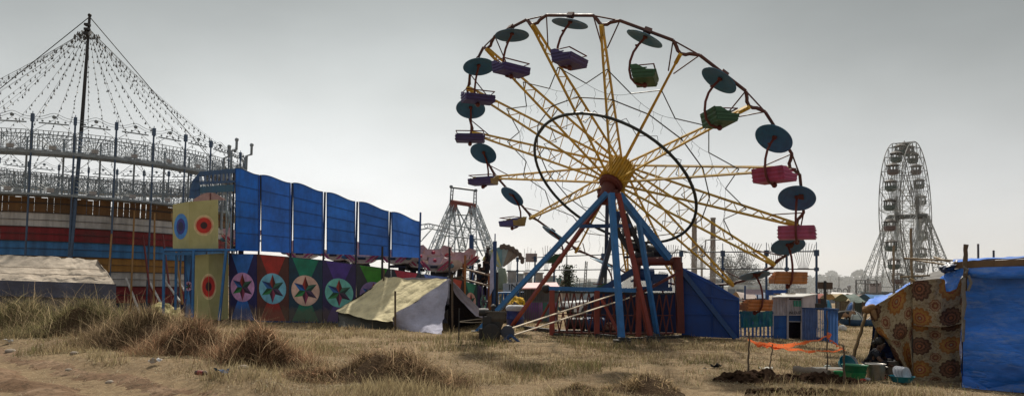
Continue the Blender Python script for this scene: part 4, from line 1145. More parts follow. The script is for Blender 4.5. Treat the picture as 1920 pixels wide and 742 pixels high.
ar = [at(363, 377, 32.6)] + [at(363 + 60 * k / 12, 374 - 13 * math.sin(PI * k / 12), 32.6) for k in range(13)] + [at(423, 375, 32.6)]
mb.prism(ar, .04, 0); mb.beam(at(394, 362, 32.55), at(394, 376, 32.55), .03, .03, 1); mb.build('pink_arch', [paint('arch_pink', (.40, .24, .25), .6, .4, 3), MAROON], front)
mb = MB()
for (a, b) in (((425, 362), (424, 470)), ((433, 362), (433, 470)), ((425, 390), (433, 420)), ((433, 390), (425, 440))): mb.beam(at(*a, 32.6), at(*b, 32.6), .05, .05)
mb.build('arch_post', ARM, front)

# ------------------------------------------------------------------ yellow target booth
booth = thing('target_booth', 'pale yellow booth painted with red and blue bullseyes on a blue pipe frame', 'booth', gnd(390, 598))
def yel_mat(name, pts):
    """pale yellow board sprayed with soft bullseyes; pts: (centre, radius) in booth space"""
    t = NT(name); o = t.coords('Object')
    n1 = t.noise(1.4, 6, .65, o); col = t.ramp(n1, [(.3, (.40, .38, .16)), (.7, (.52, .50, .24))])
    f = t.ramp(t.noise(1, 7, .7, t.coords('Object', (6, 6, 1))), [(.55, 0.0), (.8, .4)]); col = t.mix(f, col, (.2, .16, .09))
    t.base(col); t.b.inputs['Roughness'].default_value = .6; return t.m
YB = yel_mat('pale_yellow_board', None)
def bullseye(mb, P, cu, cv, ru, rv, k0, rings):
    for j, (s, mi) in enumerate(rings):
        mb.add([P(min(1, max(0, cu + ru * s * math.cos(2 * PI * i / 28))), cv + rv * s * math.sin(2 * PI * i / 28), k0 + .004 * j) for i in range(28)], [tuple(range(28))], mi)
def halo_mats(): return [YB, pc((.47, .37, .20)), pc((.48, .25, .14)), pc((.36, .022, .012)), pc((.03, .012, .015)), pc((.03, .15, .42)), pc((.02, .02, .16)), pc((.012, .012, .06))]
def yboard(x0, x1, yt0, yt1, yb0, yb1, Y0, Y1, bull, seams=()):
    a, b, ta, tb = at(x0, yb0, Y0), at(x1, yb1, Y1), at(x0, yt0, Y0), at(x1, yt1, Y1)
    nrm = V(((b - a).y, -(b - a).x, 0)).normalized()
    P = lambda u, v, k: (a.lerp(b, u)).lerp(ta.lerp(tb, u), v) + nrm * k
    mb = MB(); mb.add([P(0, 0, 0), P(1, 0, 0), P(1, 1, 0), P(0, 1, 0), P(0, 0, -.05), P(1, 0, -.05), P(1, 1, -.05), P(0, 1, -.05)], [(0, 1, 2, 3), (7, 6, 5, 4), (3, 2, 6, 7), (0, 3, 7, 4), (1, 5, 6, 2), (0, 4, 5, 1)], 0)
    bullseye(mb, P, *bull)
    for s in seams: mb.beam(P(s, 0, .014), P(s, 1, .014), .02, .01, 4)
    mb.build('painted_board', halo_mats(), booth)
RED_ = [(1.35, 1), (1.16, 2), (1.0, 3), (.45, 4)]; BLU_ = [(1.0, 5), (.62, 6), (.36, 7)]
yboard(324, 355, 383, 378, 467, 466, 32.4, 30.9, (.5, .49, .42, .28, .004, BLU_))
yboard(355.5, 409, 378, 374, 466, 468, 30.9, 31.2, (.50, .49, .27, .16, .004, RED_))
yboard(364, 391, 478, 476, 597, 598, 31.2, 31.0, (1.0, .50, .42, .155, .004, [(1.3, 1), (1.13, 2), (1.0, 3), (.45, 4)]))
yboard(391.3, 428, 476, 474, 598, 599, 31.0, 31.75, (0.0, .50, .30, .155, .004, [(1.3, 1), (1.13, 2), (1.0, 3), (.45, 4)]))
mb = MB()
FR = [((308, 468), (441, 468), 30.8), ((308, 475), (362, 476), 30.9), ((363, 470), (361, 598), 30.7), ((424, 470), (411, 600), 30.6), ((308, 470), (306, 590), 31.5), ((331, 474), (329, 580), 32.3), ((350, 474), (349, 560), 32.6)]
for a, b, Y in FR: mb.beam(at(*a, Y), at(*b, Y), .09, .09)
mb.beam(at(308, 470, 30.8), at(331, 470, 33), .09, .09); mb.beam(at(441, 469, 30.8), at(441, 469, 32), .09, .09)
mb.build('pipe_frame', BLUEP, booth)
mb = MB(); mb.prism([at(308, 471, 30.8), at(441, 470, 30.8), at(441, 470, 32.4), at(326, 470, 33.4)], .04); mb.build('shelf', BLUED, booth)
mb = MB()
pr = [[at(283 + i * 11, 571 - 4 * math.sin(i * 1.1) + j * 9, 33.5 - j * .5) for i in range(6)] for j in range(3)]
mb.patch(pr, 30, 14, .14, 2.4, seed=4); mb.build('crumpled_tarp', cloth_mat('tarp_yellow_olive', (.30, .26, .10), .3), None, gnd(312, 600), 'crumpled yellow olive tarpaulin lying by the arena struts', 'tarpaulin')

# ------------------------------------------------------------------ ride cars behind the hoarding
CARW = paint('car_shell_cream', (.48, .38, .33), .4, .3, 2, fade=.2); CARR = paint('car_stripe_red', (.34, .03, .06), .4, .2, 2); CARK = paint('car_black', (.02, .02, .025), .4, .1, 2); CART = paint('car_teal_patch', (.06, .12, .15), .4, .2, 2); CARP = paint('car_pink_light', (.40, .24, .24), .4, .2, 2)
def make_car():
    g = thing('ride_car', '', 'ride car', (0, 0, 0), 'cars of the spinning ride')
    # tub: a swept hull, blunt front with cheeks, seat hollow, tall painted back
    mb = MB(); n = 18; secs = [(-.95, .40, .55, .62), (-.75, .75, .25, .80), (-.3, .92, .12, .78), (.2, .92, .10, .66), (.65, .75, .18, .55), (.9, .42, .34, .46)]
    ring = []
    for (y, hw, zb, zt) in secs:
        ring.append([V((hw * math.sin(PI * (k / n - .5)) * (1.0 if True else 1), y, zb + (zt - zb) * (1 - math.cos(PI * (k / n - .5)) ** .7))) for k in range(n + 1)])
    vs = [p for r in ring for p in r]; m_ = n + 1
    mb.add(vs, [(j * m_ + k, j * m_ + k + 1, (j + 1) * m_ + k + 1, (j + 1) * m_ + k) for j in range(len(secs) - 1) for k in range(n)], 0, True)
    mb.add(ring[0], [tuple(range(m_))], 0); mb.add(ring[-1], [tuple(range(m_))[::-1]], 0)
    mb.build('hull', CARW, g)
    mb = MB(); mb.prism([(-.85, .62, .5), (.85, .62, .5), (.98, .80, .95), (.55, .86, 1.05), (.30, .80, .82), (-.30, .80, .82), (-.55, .86, 1.05), (-.98, .80, .95)], .08)
    mb.build('backrest', CARP, g)
    for s in (-1, 1):
        mb = MB()
        mb.prism([(s * .15, -.99, .30), (s * .30, -.98, .30), (s * .82, -.80, .74), (s * .70, -.84, .78)], .03, 0); mb.prism([(s * .40, -.96, .30), (s * .48, -.94, .30), (s * .92, -.72, .70), (s * .88, -.74, .74)], .03, 0)
        mb.build('stripe', CARR, g)
        mb = MB(); mb.lathe([(0, 0), (.17, 0), (.16, .03), (0, .04)], (s * .78, -.72, .52), 12, Matrix.Rotation(PI / 2, 3, 'X') @ Matrix.Diagonal(V((1.2, .7, 1))), 0); mb.build('eye_patch', CART, g)
    mb = MB(); mb.box((0, -.97, .48), (.38, .06, .11)); mb.build('mouth', CARK, g)
    mb = MB(); mb.prism([(-.34, -.90, .62), (.34, -.90, .62), (.42, -.70, .92), (-.42, -.70, .92)], .05, 0); mb.lathe([(0, 0), (.1, 0), (0, .05)], (0, -.86, .78), 10, Matrix.Rotation(PI / 2, 3, 'X'), 1); mb.build('screen', [CARP, CARR], g)
    mb = MB(); mb.box((0, 0, .05), (.9, .9, .12)); mb.box((0, 0, -.3), (.25, .25, .7)); mb.build('base', BLACKM, g)
    return g
cars = [(452, 455, 35, .3, 'cream and red ride car in the arch gap beside the first blue panel'), (568, 478, 35.5, .1, 'cream ride car showing in the slot under the second and third blue panels'),
        (640, 481, 35, -.2, 'cream ride car with dark mouth showing in the slot under the fourth blue panel'), (676, 487, 34.4, .25, 'cream ride car half hidden by a post above the green star panel'),
        (753, 488, 34.6, -.35, 'cream ride car with teal eyes above the red star panel'), (775, 494, 35.2, .5, 'ride car just left of the blue hoarding end post'),
        (812, 487, 35.6, .1, 'pink and cream ride car directly right of the blue hoarding end'), (832, 503, 34.0, -.4, 'lower cream ride car over the ridge of the small tent'), (862, 492, 36.0, .2, 'pinkish ride car beside the two people on the gangway')]
car0 = make_car()
for i, (x, y, Y, rz, lab) in enumerate(cars):
    g = car0 if i == 0 else dup(car0, lab)
    if i == 0: g['label'] = lab
    cars[i] = (g, at(x, y + 12, Y), rz)
for g, p, rz in cars: g.location = p; g.rotation_euler = (.12, 0, rz); g.scale = (.92,) * 3
fin = [((808, 475), (838, 468), 'tall pink and black painted tail panel standing above the ride cars'), ((876, 483), (892, 489), 'smaller pink tail panel left of the people on the gangway')]
for i, (a, b, lab) in enumerate(fin):
    Y = 36.2; mb = MB(); x0, y0 = a
    s = 1 if i == 0 else .6
    mb.prism([at(x0, y0 + 16 * s, Y), at(x0 + 6, y0 - 6, Y), at(x0 + 18 * s, y0 - 8, Y), at(x0 + 22 * s, y0 + 14 * s, Y)], .06, 0); mb.prism([at(x0 + 1, y0 + 14 * s, Y - .06), at(x0 + 6, y0 - 5, Y - .06), at(x0 + 10 * s, y0 - 6, Y - .06), at(x0 + 6 * s, y0 + 14 * s, Y - .06)], .03, 1)
    mb.prism([at(x0 + 10 * s, y0 + 14 * s, Y - .06), at(x0 + 14 * s, y0 - 6, Y - .06), at(x0 + 17 * s, y0 - 6, Y - .06), at(x0 + 13 * s, y0 + 14 * s, Y - .06)], .03, 2)
    mb.beam(at(x0 + 10, y0 + 14, Y + .05), gnd(x0 + 10, 590) * 1.0 + V((0, Y - gnd(x0 + 10, 590).y, 0)), .08, .08, 1)
    mb.build('tail_panel', [CARP, CARK, CARR], None, gnd(x0 + 10, 590), lab, 'ride decoration')
deck = thing('ride_deck', 'low round steel deck of the car ride behind the star panels', 'ride platform', (-5.5, 40, 0))
mb = MB(); mb.lathe([(0, .55), (7.6, .55), (7.6, .40), (0, .40)], (-5.5, 40, 0), 48, None, 0, False)
mb.build('deck', GREYM, deck)
for i in range(12):
    a = 2 * PI * i / 12; mb = MB(); mb.tube([V((-5.5 + 7.2 * math.cos(a), 40 + 7.2 * math.sin(a), 0)), V((-5.5 + 7.2 * math.cos(a), 40 + 7.2 * math.sin(a), .5))], .06, 6); mb.build('leg', GREYM, deck)
hub_ = MB(); hub_.lathe([(0, .5), (.8, .5), (.8, 1.2), (.3, 1.8), (0, 1.9)], (-5.5, 40, 0), 20); hub_.build('centre_hub', CARR, deck)

# ------------------------------------------------------------------ ridge tent with open gable
TENT_LIT = cloth_mat('canvas_sunlit', (.74, .65, .40), .4, .10, 1.5); TENT_SHADE = cloth_mat('canvas_shaded', (.42, .42, .53), .25, .08, 1.5); DK = cloth_mat('opening_shade', (.012, .010, .014), .1, 0, 2); GTENT = cloth_mat('canvas_green_grey', (.085, .085, .075), .4, 0, 1.5)  # one white canvas: sunlight put into roof yellow, shade into flap lilac
st = thing('ridge_tent', 'small ridge tent with roof tinted sunlit yellow, white front flap tinted as shaded and dark open gable', 'tent', gnd(760, 615))
A0 = at(842, 522, 27.0); A1 = at(722, 519, 30.0)
EL = at(741, 592, 27.0); EB = at(634, 579, 29.2); BL = gnd(741, 617); BB = gnd(634, 613)
mb = MB(); mb.patch([[A1, A1.lerp(A0, .5) - V((0, 0, .05)), A0], [A1.lerp(EB, .5) - V((0, 0, .10)), at(735, 553, 28.4), A0.lerp(EL, .5)], [EB + V((0, -.12, .03)), at(690, 590, 27.9) , EL + V((0, -.12, .03))], [at(633, 583, 28.8), at(688, 598, 27.5), at(738, 603, 26.6)]], 70, 44, .05, 1.1, ridge=.045, fold=.02, foldf=26)
mb.build('roof', TENT_LIT, st)
ER = at(913, 590, 28.9); BR = gnd(908, 607)
mb = MB(); mb.patch([[A1, A1.lerp(A0, .5), A0 + V((0, .02, 0))], [A1 + V((2.6, 2.4, -1.2)), A1.lerp(A0, .5) + V((2.3, 2.2, -1.2)), ER]], 16, 12, .04, 2); mb.build('roof', TENT_SHADE, st)
mb = MB(); mb.patch([[EB - V((0, -.03, 0)), EB.lerp(EL, .5) + V((0, .05, -.06)), EL + V((0, .02, 0))], [BB, BB.lerp(BL, .5), BL]], 30, 8, .04, 2.5, fold=.02, foldf=30); mb.build('side_wall', GTENT, st)
Bm = gnd(828, 626)
mb = MB(); mb.patch([[A0.lerp(EL, .0), A0 + V((-.02, -.03, 0)), A0 + V((0, -.04, 0))], [A0.lerp(EL, .5) + V((0, -.05, 0)), A0.lerp(EL, .5).lerp(at(836, 572, 26.4), .5), at(836, 572, 26.4)], [EL + V((0, -.05, 0)), at(785, 600, 26.5), at(832, 600, 26.0)], [BL + V((0, -.05, .02)), gnd(785, 622), gnd(829, 627)]], 44, 44, .05, 1.4, ridge=.05, fold=.035, foldf=15)
mb.build('front_flap', TENT_SHADE, st)
mb = MB(); mb.patch([[A0 + V((0, .06, 0)), A0 + V((.02, .06, 0))], [A0.lerp(ER, .45) + V((-.35, -.1, -.05)), A0.lerp(ER, .5)], [at(893, 592, 28.3), at(914, 597, 28.8)]], 8, 16, .03, 3, fold=.02); mb.build('door_flap', TENT_SHADE, st)
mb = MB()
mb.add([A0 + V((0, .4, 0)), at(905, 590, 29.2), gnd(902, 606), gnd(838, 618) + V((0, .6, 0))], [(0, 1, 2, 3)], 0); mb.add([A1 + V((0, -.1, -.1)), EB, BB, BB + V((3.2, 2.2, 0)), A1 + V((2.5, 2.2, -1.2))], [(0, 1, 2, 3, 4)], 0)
mb.build('dark_sheet', DK, st)  # black sheets stand for the shade inside the open gable
WOOD = paint('bamboo_brown', (.10, .07, .045), .7, .4, 6, streak=True); WOODL = paint('bamboo_tan', (.26, .19, .11), .6, .35, 6)
for p, q in (((848, 515), (848, 622)), ((741, 545), (741, 620)), ((720, 505), (716, 612)), ((795, 600), (795, 615))):
    Y = gnd(*q).y if q[0] != 716 else 29.9
    if q[0] == 795: continue
    mb = MB(); mb.tube([at(*p, Y - .12), at(*q, Y - .12)], .035, 6); mb.build('pole', WOOD, st)
mb = MB(); a = gnd(860, 640); mb.tube([a, at(861, 578, a.y)], .02, 5); mb.build('iron_stake', BLACKM, None, a, 'thin iron stake in the grass in front of the dark tent opening', 'stake')
mb = MB(); mb.tube([at(861, 602, 22.6), at(885, 599, 22.3), at(905, 597, 22.2)], .012, 4); mb.tube([at(861, 603, 22.6), at(885, 604, 22.3), at(905, 603, 22.2)], .012, 4); mb.build('cord', paint('cord_pale', (.4, .36, .3), .9, .1, 5, bump=0), None, at(861, 602, 22.6), 'pale cord tied between the iron stake and the diesel engine', 'cord')
# ------------------------------------------------------------------ swing tower of lattice masts
PALE = paint('tower_pale_steel', (.36, .42, .46), .5, .3, 1.0, dirtcol='6a7478'); PALED = paint('tower_grey_steel', (.16, .19, .22), .5, .3, 1.0)
RBR = paint('tower_red_brown', (.22, .07, .06), .6, .3, 1)
TY = 52.0
tower = thing('swing_tower', 'pale lattice tower of a swing ride with a red brown head beam', 'ride tower', at(866, 540, TY) * 1.0)
hl, hr = at(850, 381, TY), at(886, 386, TY + 1)
mb = MB(); mb.tube([at(845, 378, TY), at(891, 385, TY + 1.2)], .16, 8, 0)
for p in (hl, hr): mb.lathe([(0, -.35), (.22, -.35), (.30, .25), (0, .25)], p - V((0, 0, .25)), 10, None, 0, False)
mb.build('head_beam', RBR, tower)
mb = MB()
for a, b in (((844, 378), (846, 352)), ((848, 378), (850, 352)), ((888, 384), (889, 358)), ((893, 385), (893, 358))): mb.tube([at(*a, TY), at(*b, TY)], .045, 5)
for y in (358, 365, 372): mb.tube([at(845, y, TY), at(849, y + .3, TY)], .03, 4); mb.tube([at(888.5, y + 6, TY), at(893, y + 6.4, TY)], .03, 4)
mb.tube([at(844, 351, TY), at(893, 357, TY)], .07, 6); mb.ball(at(846, 350, TY), .13, 6); mb.ball(at(892, 357, TY), .13, 6)
mb.build('light_frame', PALED, tower)
for i, (a, b, Y0, Y1) in enumerate((((848, 384), (806, 482), TY, TY - 3), ((850, 386), (817, 480), TY, TY + 3), ((849, 388), (846, 490), TY, TY - 1), ((887, 390), (889, 492), TY + 1, TY), ((888, 388), (920, 482), TY, TY - 3), ((891, 388), (930, 492), TY, TY + 3), ((852, 388), (872, 492), TY, TY + 2), ((884, 390), (862, 492), TY, TY + 2))):
    mb = MB(); p0 = at(*a, Y0); p1 = at(*b, Y1); p1 = p0 + (p1 - p0) * 1.0
    foot = p0 + (p1 - p0) * (p0.z / (p0.z - p1.z))
    lattice(mb, p0, foot, .34, .62, 20, .030, (1, 0, 0), 4, 0, 4); mb.build('lattice_leg', PALE, tower)
for i, (a, b) in enumerate((((856, 388), (905, 480)), ((882, 390), (838, 482)), ((830, 418), (905, 432)), ((822, 440), (912, 450)), ((850, 402), (885, 404)), ((815, 466), (925, 470)))):
    mb = MB(); mb.tube([at(*a, TY + .3), at(*b, TY + .3)], .05, 5); mb.build('cross_tie', PALE, tower)
mb = MB(); mb.tube([at(884, 440, TY - 4), at(884, 560, TY - 4)], .16, 8); mb.build('blue_mast', BLUED, tower)
mb = MB()
a, b = at(790, 421, 34), at(915, 475, 46)
arch = [at(790, 421, 33), at(803, 419, 35), at(822, 423, 37), at(840, 428, 39), at(856, 433, 41)]
mb.tube(arch, .035, 5); mb.tube([p - V((0, 0, .22)) for p in arch], .03, 5)
for x, y in ((799, 424), (808, 423), (836, 431)): mb.tube([at(x + 3 * math.cos(k * PI / 6), y + 3 * math.sin(k * PI / 6), 35) for k in range(13)], .018, 4, 0, False)
mb.tube([at(789, 452, 33), at(814, 424, 36)], .03, 5)
mb.build('ornamental_arm', ARM, None, arch[0], 'thin wrought light arm reaching out from the end of the blue hoarding', 'light arm')

# ------------------------------------------------------------------ gangway with waiting people
GY = 34.5
gang = thing('gangway', 'raised steel gangway with hand rails and an orange post beside the star panels', 'platform', gnd(900, 598))
mb = MB()
mb.prism([at(855, 560, 35.6), at(915, 566, 34.4), at(918, 562, 36.2), at(860, 556, 37.2)], .08); mb.build('walkway', GREYM, gang)
for pts_ in ([(843, 500), (880, 506), (918, 516)], [(843, 520), (880, 526), (918, 536)], [(862, 498), (843, 520)], [(830, 524), (872, 518)]):
    mb = MB(); mb.tube([at(x, y, 34.6 - .01 * (x - 843)) for x, y in pts_], .045, 6); mb.build('hand_rail', paint('rail_tan', (.30, .21, .14), .6, .4, 3), gang)
for x, y0, y1, mt_ in ((919, 512, 600, 'o'), (871, 492, 600, 'o'), (928, 452, 560, 'b'), (932, 510, 600, 'm')):
    mb = MB(); p = at(x, y0, GY); mb.tube([p, V((p.x, p.y, 0))], .10 if mt_ != 'm' else .07, 8)
    if mt_ == 'b': mb.tube([p, p + V((0, 0, .35))], .03, 5)
    mb.build('post', {'o': paint('post_rust_orange', (.33, .12, .04), .6, .5, 3), 'b': BLUED, 'm': BLACKM}[mt_], gang)
mb = MB(); mb.prism([at(919, 488, 34.2), at(925, 470, 34.2), at(926, 540, 34.2), at(918, 555, 34.2)], .04); mb.build('pale_banner', cloth_mat('banner_lilac', (.45, .45, .6), .2), None, gnd(922, 600), 'narrow pale lilac banner beside the dark blue post', 'banner')

SKIN = paint('skin_brown', (.085, .045, .028), .55, .05, 8, streak=False, bump=.05); HAIRM = paint('hair_black', (.008, .007, .007), .5, .0, 12, bump=.2)
def skin_fig(name, joints, edges, mat, parent, sub=2):
    me = bpy.data.meshes.new(name); names = list(joints)
    me.from_pydata([tuple(joints[n][0]) for n in names], [(names.index(a), names.index(b)) for a, b in edges], [])
    ob = bpy.data.objects.new(name, me); COL.objects.link(ob)
    md = ob.modifiers.new('skin', 'SKIN'); md.use_smooth_shade = True
    sv = me.skin_vertices[0].data
    for i, n in enumerate(names):
        r_ = joints[n][1]; sv[i].radius = (r_, r_) if not isinstance(r_, tuple) else r_
        sv[i].use_root = (i == 0)
    s2 = ob.modifiers.new('sub', 'SUBSURF'); s2.levels = sub; s2.render_levels = sub
    dg = bpy.context.evaluated_depsgraph_get(); ev = ob.evaluated_get(dg); m2 = bpy.data.meshes.new_from_object(ev)
    bpy.data.objects.remove(ob)
    for p in m2.polygons: p.use_smooth = True
    m2.materials.clear(); m2.materials.append(mat)
    o = bpy.data.objects.new(name, m2); COL.objects.link(o)
    if parent: o.parent = parent
    return o
def standing(label, foot, h, rz, shirt, trouser, arm=0, hat=False, group=None):
    k = h / 1.7
    J = {'pel': (V((0, 0, .93)), .12), 'wai': (V((0, 0, 1.08)), .11), 'che': (V((0, .01, 1.28)), .13), 'nk': (V((0, .0, 1.44)), .055), 'hd': (V((0, .02, 1.52)), .075), 'hd2': (V((0, .02, 1.63)), .08),
         'sl': (V((-.17, 0, 1.38)), .055), 'el': (V((-.24, .02, 1.12)), .042), 'wl': (V((-.22, .12, .90)), .03), 'hl_': (V((-.21, .15, .82)), .028), 'sr': (V((.17, 0, 1.38)), .055),
         'er': (V((.25, .02, 1.12)), .042), 'wr': (V((.22, .12 + .1 * arm, .90 + .25 * arm)), .03), 'hr_': (V((.20, .16 + .12 * arm, .83 + .3 * arm)), .028),
         'tl': (V((-.09, 0, .82)), .085), 'kl': (V((-.10, .02, .48)), .055), 'al': (V((-.10, 0, .09)), .038), 'fl': (V((-.11, .14, .035)), .035),
         'tr': (V((.09, 0, .82)), .085), 'kr': (V((.10, .03, .48)), .055), 'ar': (V((.11, -.02, .09)), .038), 'fr': (V((.12, .12, .035)), .035)}
    E_ = [('pel', 'wai'), ('wai', 'che'), ('che', 'nk'), ('nk', 'hd'), ('hd', 'hd2'), ('che', 'sl'), ('sl', 'el'), ('el', 'wl'), ('wl', 'hl_'), ('che', 'sr'), ('sr', 'er'), ('er', 'wr'), ('wr', 'hr_'), ('pel', 'tl'), ('tl', 'kl'), ('kl', 'al'), ('al', 'fl'), ('pel', 'tr'), ('tr', 'kr'), ('kr', 'ar'), ('ar', 'fr')]
    p = thing('person', label, 'person', foot, group); p.rotation_euler = (0, 0, rz); p.scale = (k,) * 3
    skin_fig('body', J, E_, SKIN, p)
    S = {n: (J[n][0], (J[n][1] + .018)) for n in ('wai', 'che', 'sl', 'sr', 'el', 'er')}; S['hem'] = (V((0, 0, .90)), .145)
    S['el'] = (J['sl'][0].lerp(J['el'][0], .75), .062); S['er'] = (J['sr'][0].lerp(J['er'][0], .75), .062)
    skin_fig('shirt', {n: S[n] for n in ('wai', 'hem', 'che', 'sl', 'el', 'sr', 'er')}, [('wai', 'hem'), ('wai', 'che'), ('che', 'sl'), ('sl', 'el'), ('che', 'sr'), ('sr', 'er')], shirt, p)
    T_ = {n: (J[n][0], J[n][1] + .016) for n in ('pel', 'tl', 'kl', 'al', 'tr', 'kr', 'ar')}
    skin_fig('trousers', T_, [('pel', 'tl'), ('tl', 'kl'), ('kl', 'al'), ('pel', 'tr'), ('tr', 'kr'), ('kr', 'ar')], trouser, p)
    mb = MB(); mb.ball((0, -.01, 1.645), .098, 14, 0, (.9, 1.05, 1.05))
    if hat: mb.lathe([(.17, 1.66), (.16, 1.675), (.09, 1.68), (.085, 1.76), (0, 1.77)], (0, 0, 0), 14)
    hb = mb.build('hair', HAIRM); hb.parent = p
    return p
CK = cloth_mat('cloth_black', (.015, .015, .018), .1, 0, 4); CB = cloth_mat('cloth_dark_blue', (.02, .03, .05), .1, 0, 4); CW = cloth_mat('cloth_dusty', (.06, .05, .05), .1, 0, 4)
def onp(x, yh, Y, h): q = at(x, yh, Y); return V((q.x, q.y, q.z - h))
standing('person in dark clothes at the left of the two on the gangway', onp(899, 495, 35.0, 1.62), 1.62, .4, CB, CK)
standing('person in black standing at the right of the two on the gangway', onp(908, 490, 35.0, 1.68), 1.68, 2.6, CK, CK)
hp_ = onp(915, 463, 34.9, 1.70)
standing('person in black with a brimmed hat standing higher than the other two', hp_, 1.7, 1.2, CK, CK, arm=1, hat=True)
lad = thing('step_stand', 'dark box stand under the hatted person at the end of the gangway', 'stand', (hp_.x, hp_.y, 0))
mb = MB(); mb.box((hp_.x, hp_.y, hp_.z - .05), (.55, .55, .08)); mb.build('top', GREYM, lad)
for sx in (-.22, .22):
    for sy in (-.22, .22): mb = MB(); mb.beam((hp_.x + sx, hp_.y + sy, 0), (hp_.x + sx, hp_.y + sy, hp_.z - .05), .05, .05); mb.build('leg', GREYM, lad)
for q in ((899, 495, 1.62), (908, 490, 1.68)): pass

# ------------------------------------------------------------------ fan shaped ornament
FY = 41
fan = thing('fan_ornament', 'fan shaped ride ornament of coloured webs with a brown scalloped edge', 'ride ornament', at(945, 560, FY))
ctr = at(941, 503, FY); NSEG = 7; webc = [(.5, .45, .10), (.35, .42, .38), (.55, .5, .2), (.16, .28, .30), (.30, .36, .34), (.28, .22, .16), (.24, .17, .12)]
for i in range(NSEG):
    a0, a1 = math.radians(158 - i * 17), math.radians(158 - (i + 1) * 17); L0 = 1.18; 
    mb = MB(); P = lambda a, r: ctr + V((r * math.cos(a), .02 * i, r * math.sin(a)))
    mb.prism([P(a0, .15), P(a1, .15), P(a1, L0), P((a0 + a1) / 2, L0 + (.12 if i > 3 else .02)), P(a0, L0)], .02, 0); mb.beam(P(a0, .1), P(a0, L0 + .05), .03, .03, 1)
    mb.build('web', [paint('web_%d' % i, webc[i], .6, .3, 2), ARM], fan)
mb = MB()
for i in range(13): a = math.radians(92 - i * 6); mb.ball(ctr + V(((1.2 + .05 * (i % 2)) * math.cos(a), 0, (1.2 + .05 * (i % 2)) * math.sin(a))), .12, 8, 0, (1, .4, 1.2))
mb.build('scalloped_edge', paint('scallop_brown', (.12, .085, .065), .7, .3, 2), fan)
mb = MB(); mb.lathe([(0, -1.3), (.25, -1.2), (.32, -.5), (.2, 0), (0, .05)], ctr, 12); mb.box(ctr + V((-.2, 0, -1.35)), (1.9, .6, .35), None, 1); mb.tube([ctr - V((0, 0, 1.2)), V((ctr.x, ctr.y, 0))], .12, 8)
mb.build('pedestal', [paint('ped_green_grey', (.20, .24, .18), .6, .4, 2), paint('ped_tan', (.35, .26, .15), .6, .3, 2)], fan)

# ------------------------------------------------------------------ rail fence with fans of rods
RAILM = paint('fence_dark_blue', (.035, .05, .075), .5, .4, 2)
fence = thing('fan_fence', 'tall two rail fence with blue posts and upright fans of thin rods behind the wheel', 'fence', gnd(1400, 600))
FPTS = [(935, 51), (970, 48.5), (1003, 46.5), (1039, 44.5), (1130, 41), (1200, 39), (1277, 37), (1355, 36), (1437, 35), (1475, 34.5), (1531, 34)]
fY = lambda x: float(np.interp(x, [p[0] for p in FPTS], [p[1] for p in FPTS]))
def fz(x, z): q = at(x, 500, fY(x)); return V((q.x, q.y, z))
for i in range(len(FPTS) - 1):
    x0, x1 = FPTS[i][0], FPTS[i + 1][0]
    for z in (3.52, 2.70): mb = MB(); mb.tube([fz(x0, z), fz(x1, z)], .03, 6); mb.build('rail', RAILM, fence)
for x, _ in FPTS:
    mb = MB(); mb.tube([fz(x, 0), fz(x, 3.55)], .055, 7); mb.tube([fz(x, 3.5), fz(x, 3.95)], .018, 5); mb.box(fz(x, 3.45), (.18, .18, .28)); mb.box(fz(x, 2.70), (.16, .16, .16)); mb.build('post', paint('fence_post_blue', (.025, .06, .13), .5, .4, 2), fence)
RODM = paint('rod_grey', (.18, .18, .19), .5, .3, 3); RODW = paint('rod_pale', (.5, .5, .48), .5, .3, 3)
for x, wdt, n, mt_, hh_ in ((1398, 1.5, 12, RODM, 1.25), (1458, .85, 7, RODM, 1.25), (1506, 1.05, 9, RODM, 1.2), (1314, 1.4, 12, RODW, 1.1), (1258, .9, 7, RODM, 1.2), (989, .9, 3, RODW, 1.5), (1024, .9, 4, RODM, 1.5), (955, .8, 4, RODM, 1.4)):
    mb = MB(); c = fz(x, 2.72); d = (fz(x + 10, 2.72) - fz(x - 10, 2.72)).normalized()
    for i in range(n):
        f = (i / (n - 1) - .5); b = c + d * f * .35; mb.tube([b, b + d * f * (wdt - .35) + V((0, 0, hh_ * (1 - .25 * f * f)))], .014, 4)
    mb.beam(c - d * .25, c + d * .25, .06, .06); mb.build('rod_fan', mt_, fence)
mb = MB(); c = at(1316, 455, 38)
for i in range(18): a = 2 * PI * i / 18; mb.tube([c + V((.12 * math.cos(a), 0, .12 * math.sin(a))), c + V((.30 * math.cos(a), 0, .30 * math.sin(a)))], .008, 3)
mb.tube([c - V((0, 0, .12)), c - V((0, 0, 3.9))], .06, 6); mb.ball(c - V((0, 0, .35)), .12, 8); mb.build('rod_star', RODW, None, V((c.x, c.y, 0)), 'small pale starburst of thin rods on a post before the twin chimneys', 'ride ornament')
mb = MB(); q = fz(996, 3.42); mb.box(q + V((0, -.1, .1)), (.72, .05, .55)); mb.build('blank_board', paint('board_pinkgrey', (.36, .28, .26), .7, .3, 3), None, q, 'small blank pinkish grey board fixed high on the fan fence', 'sign')

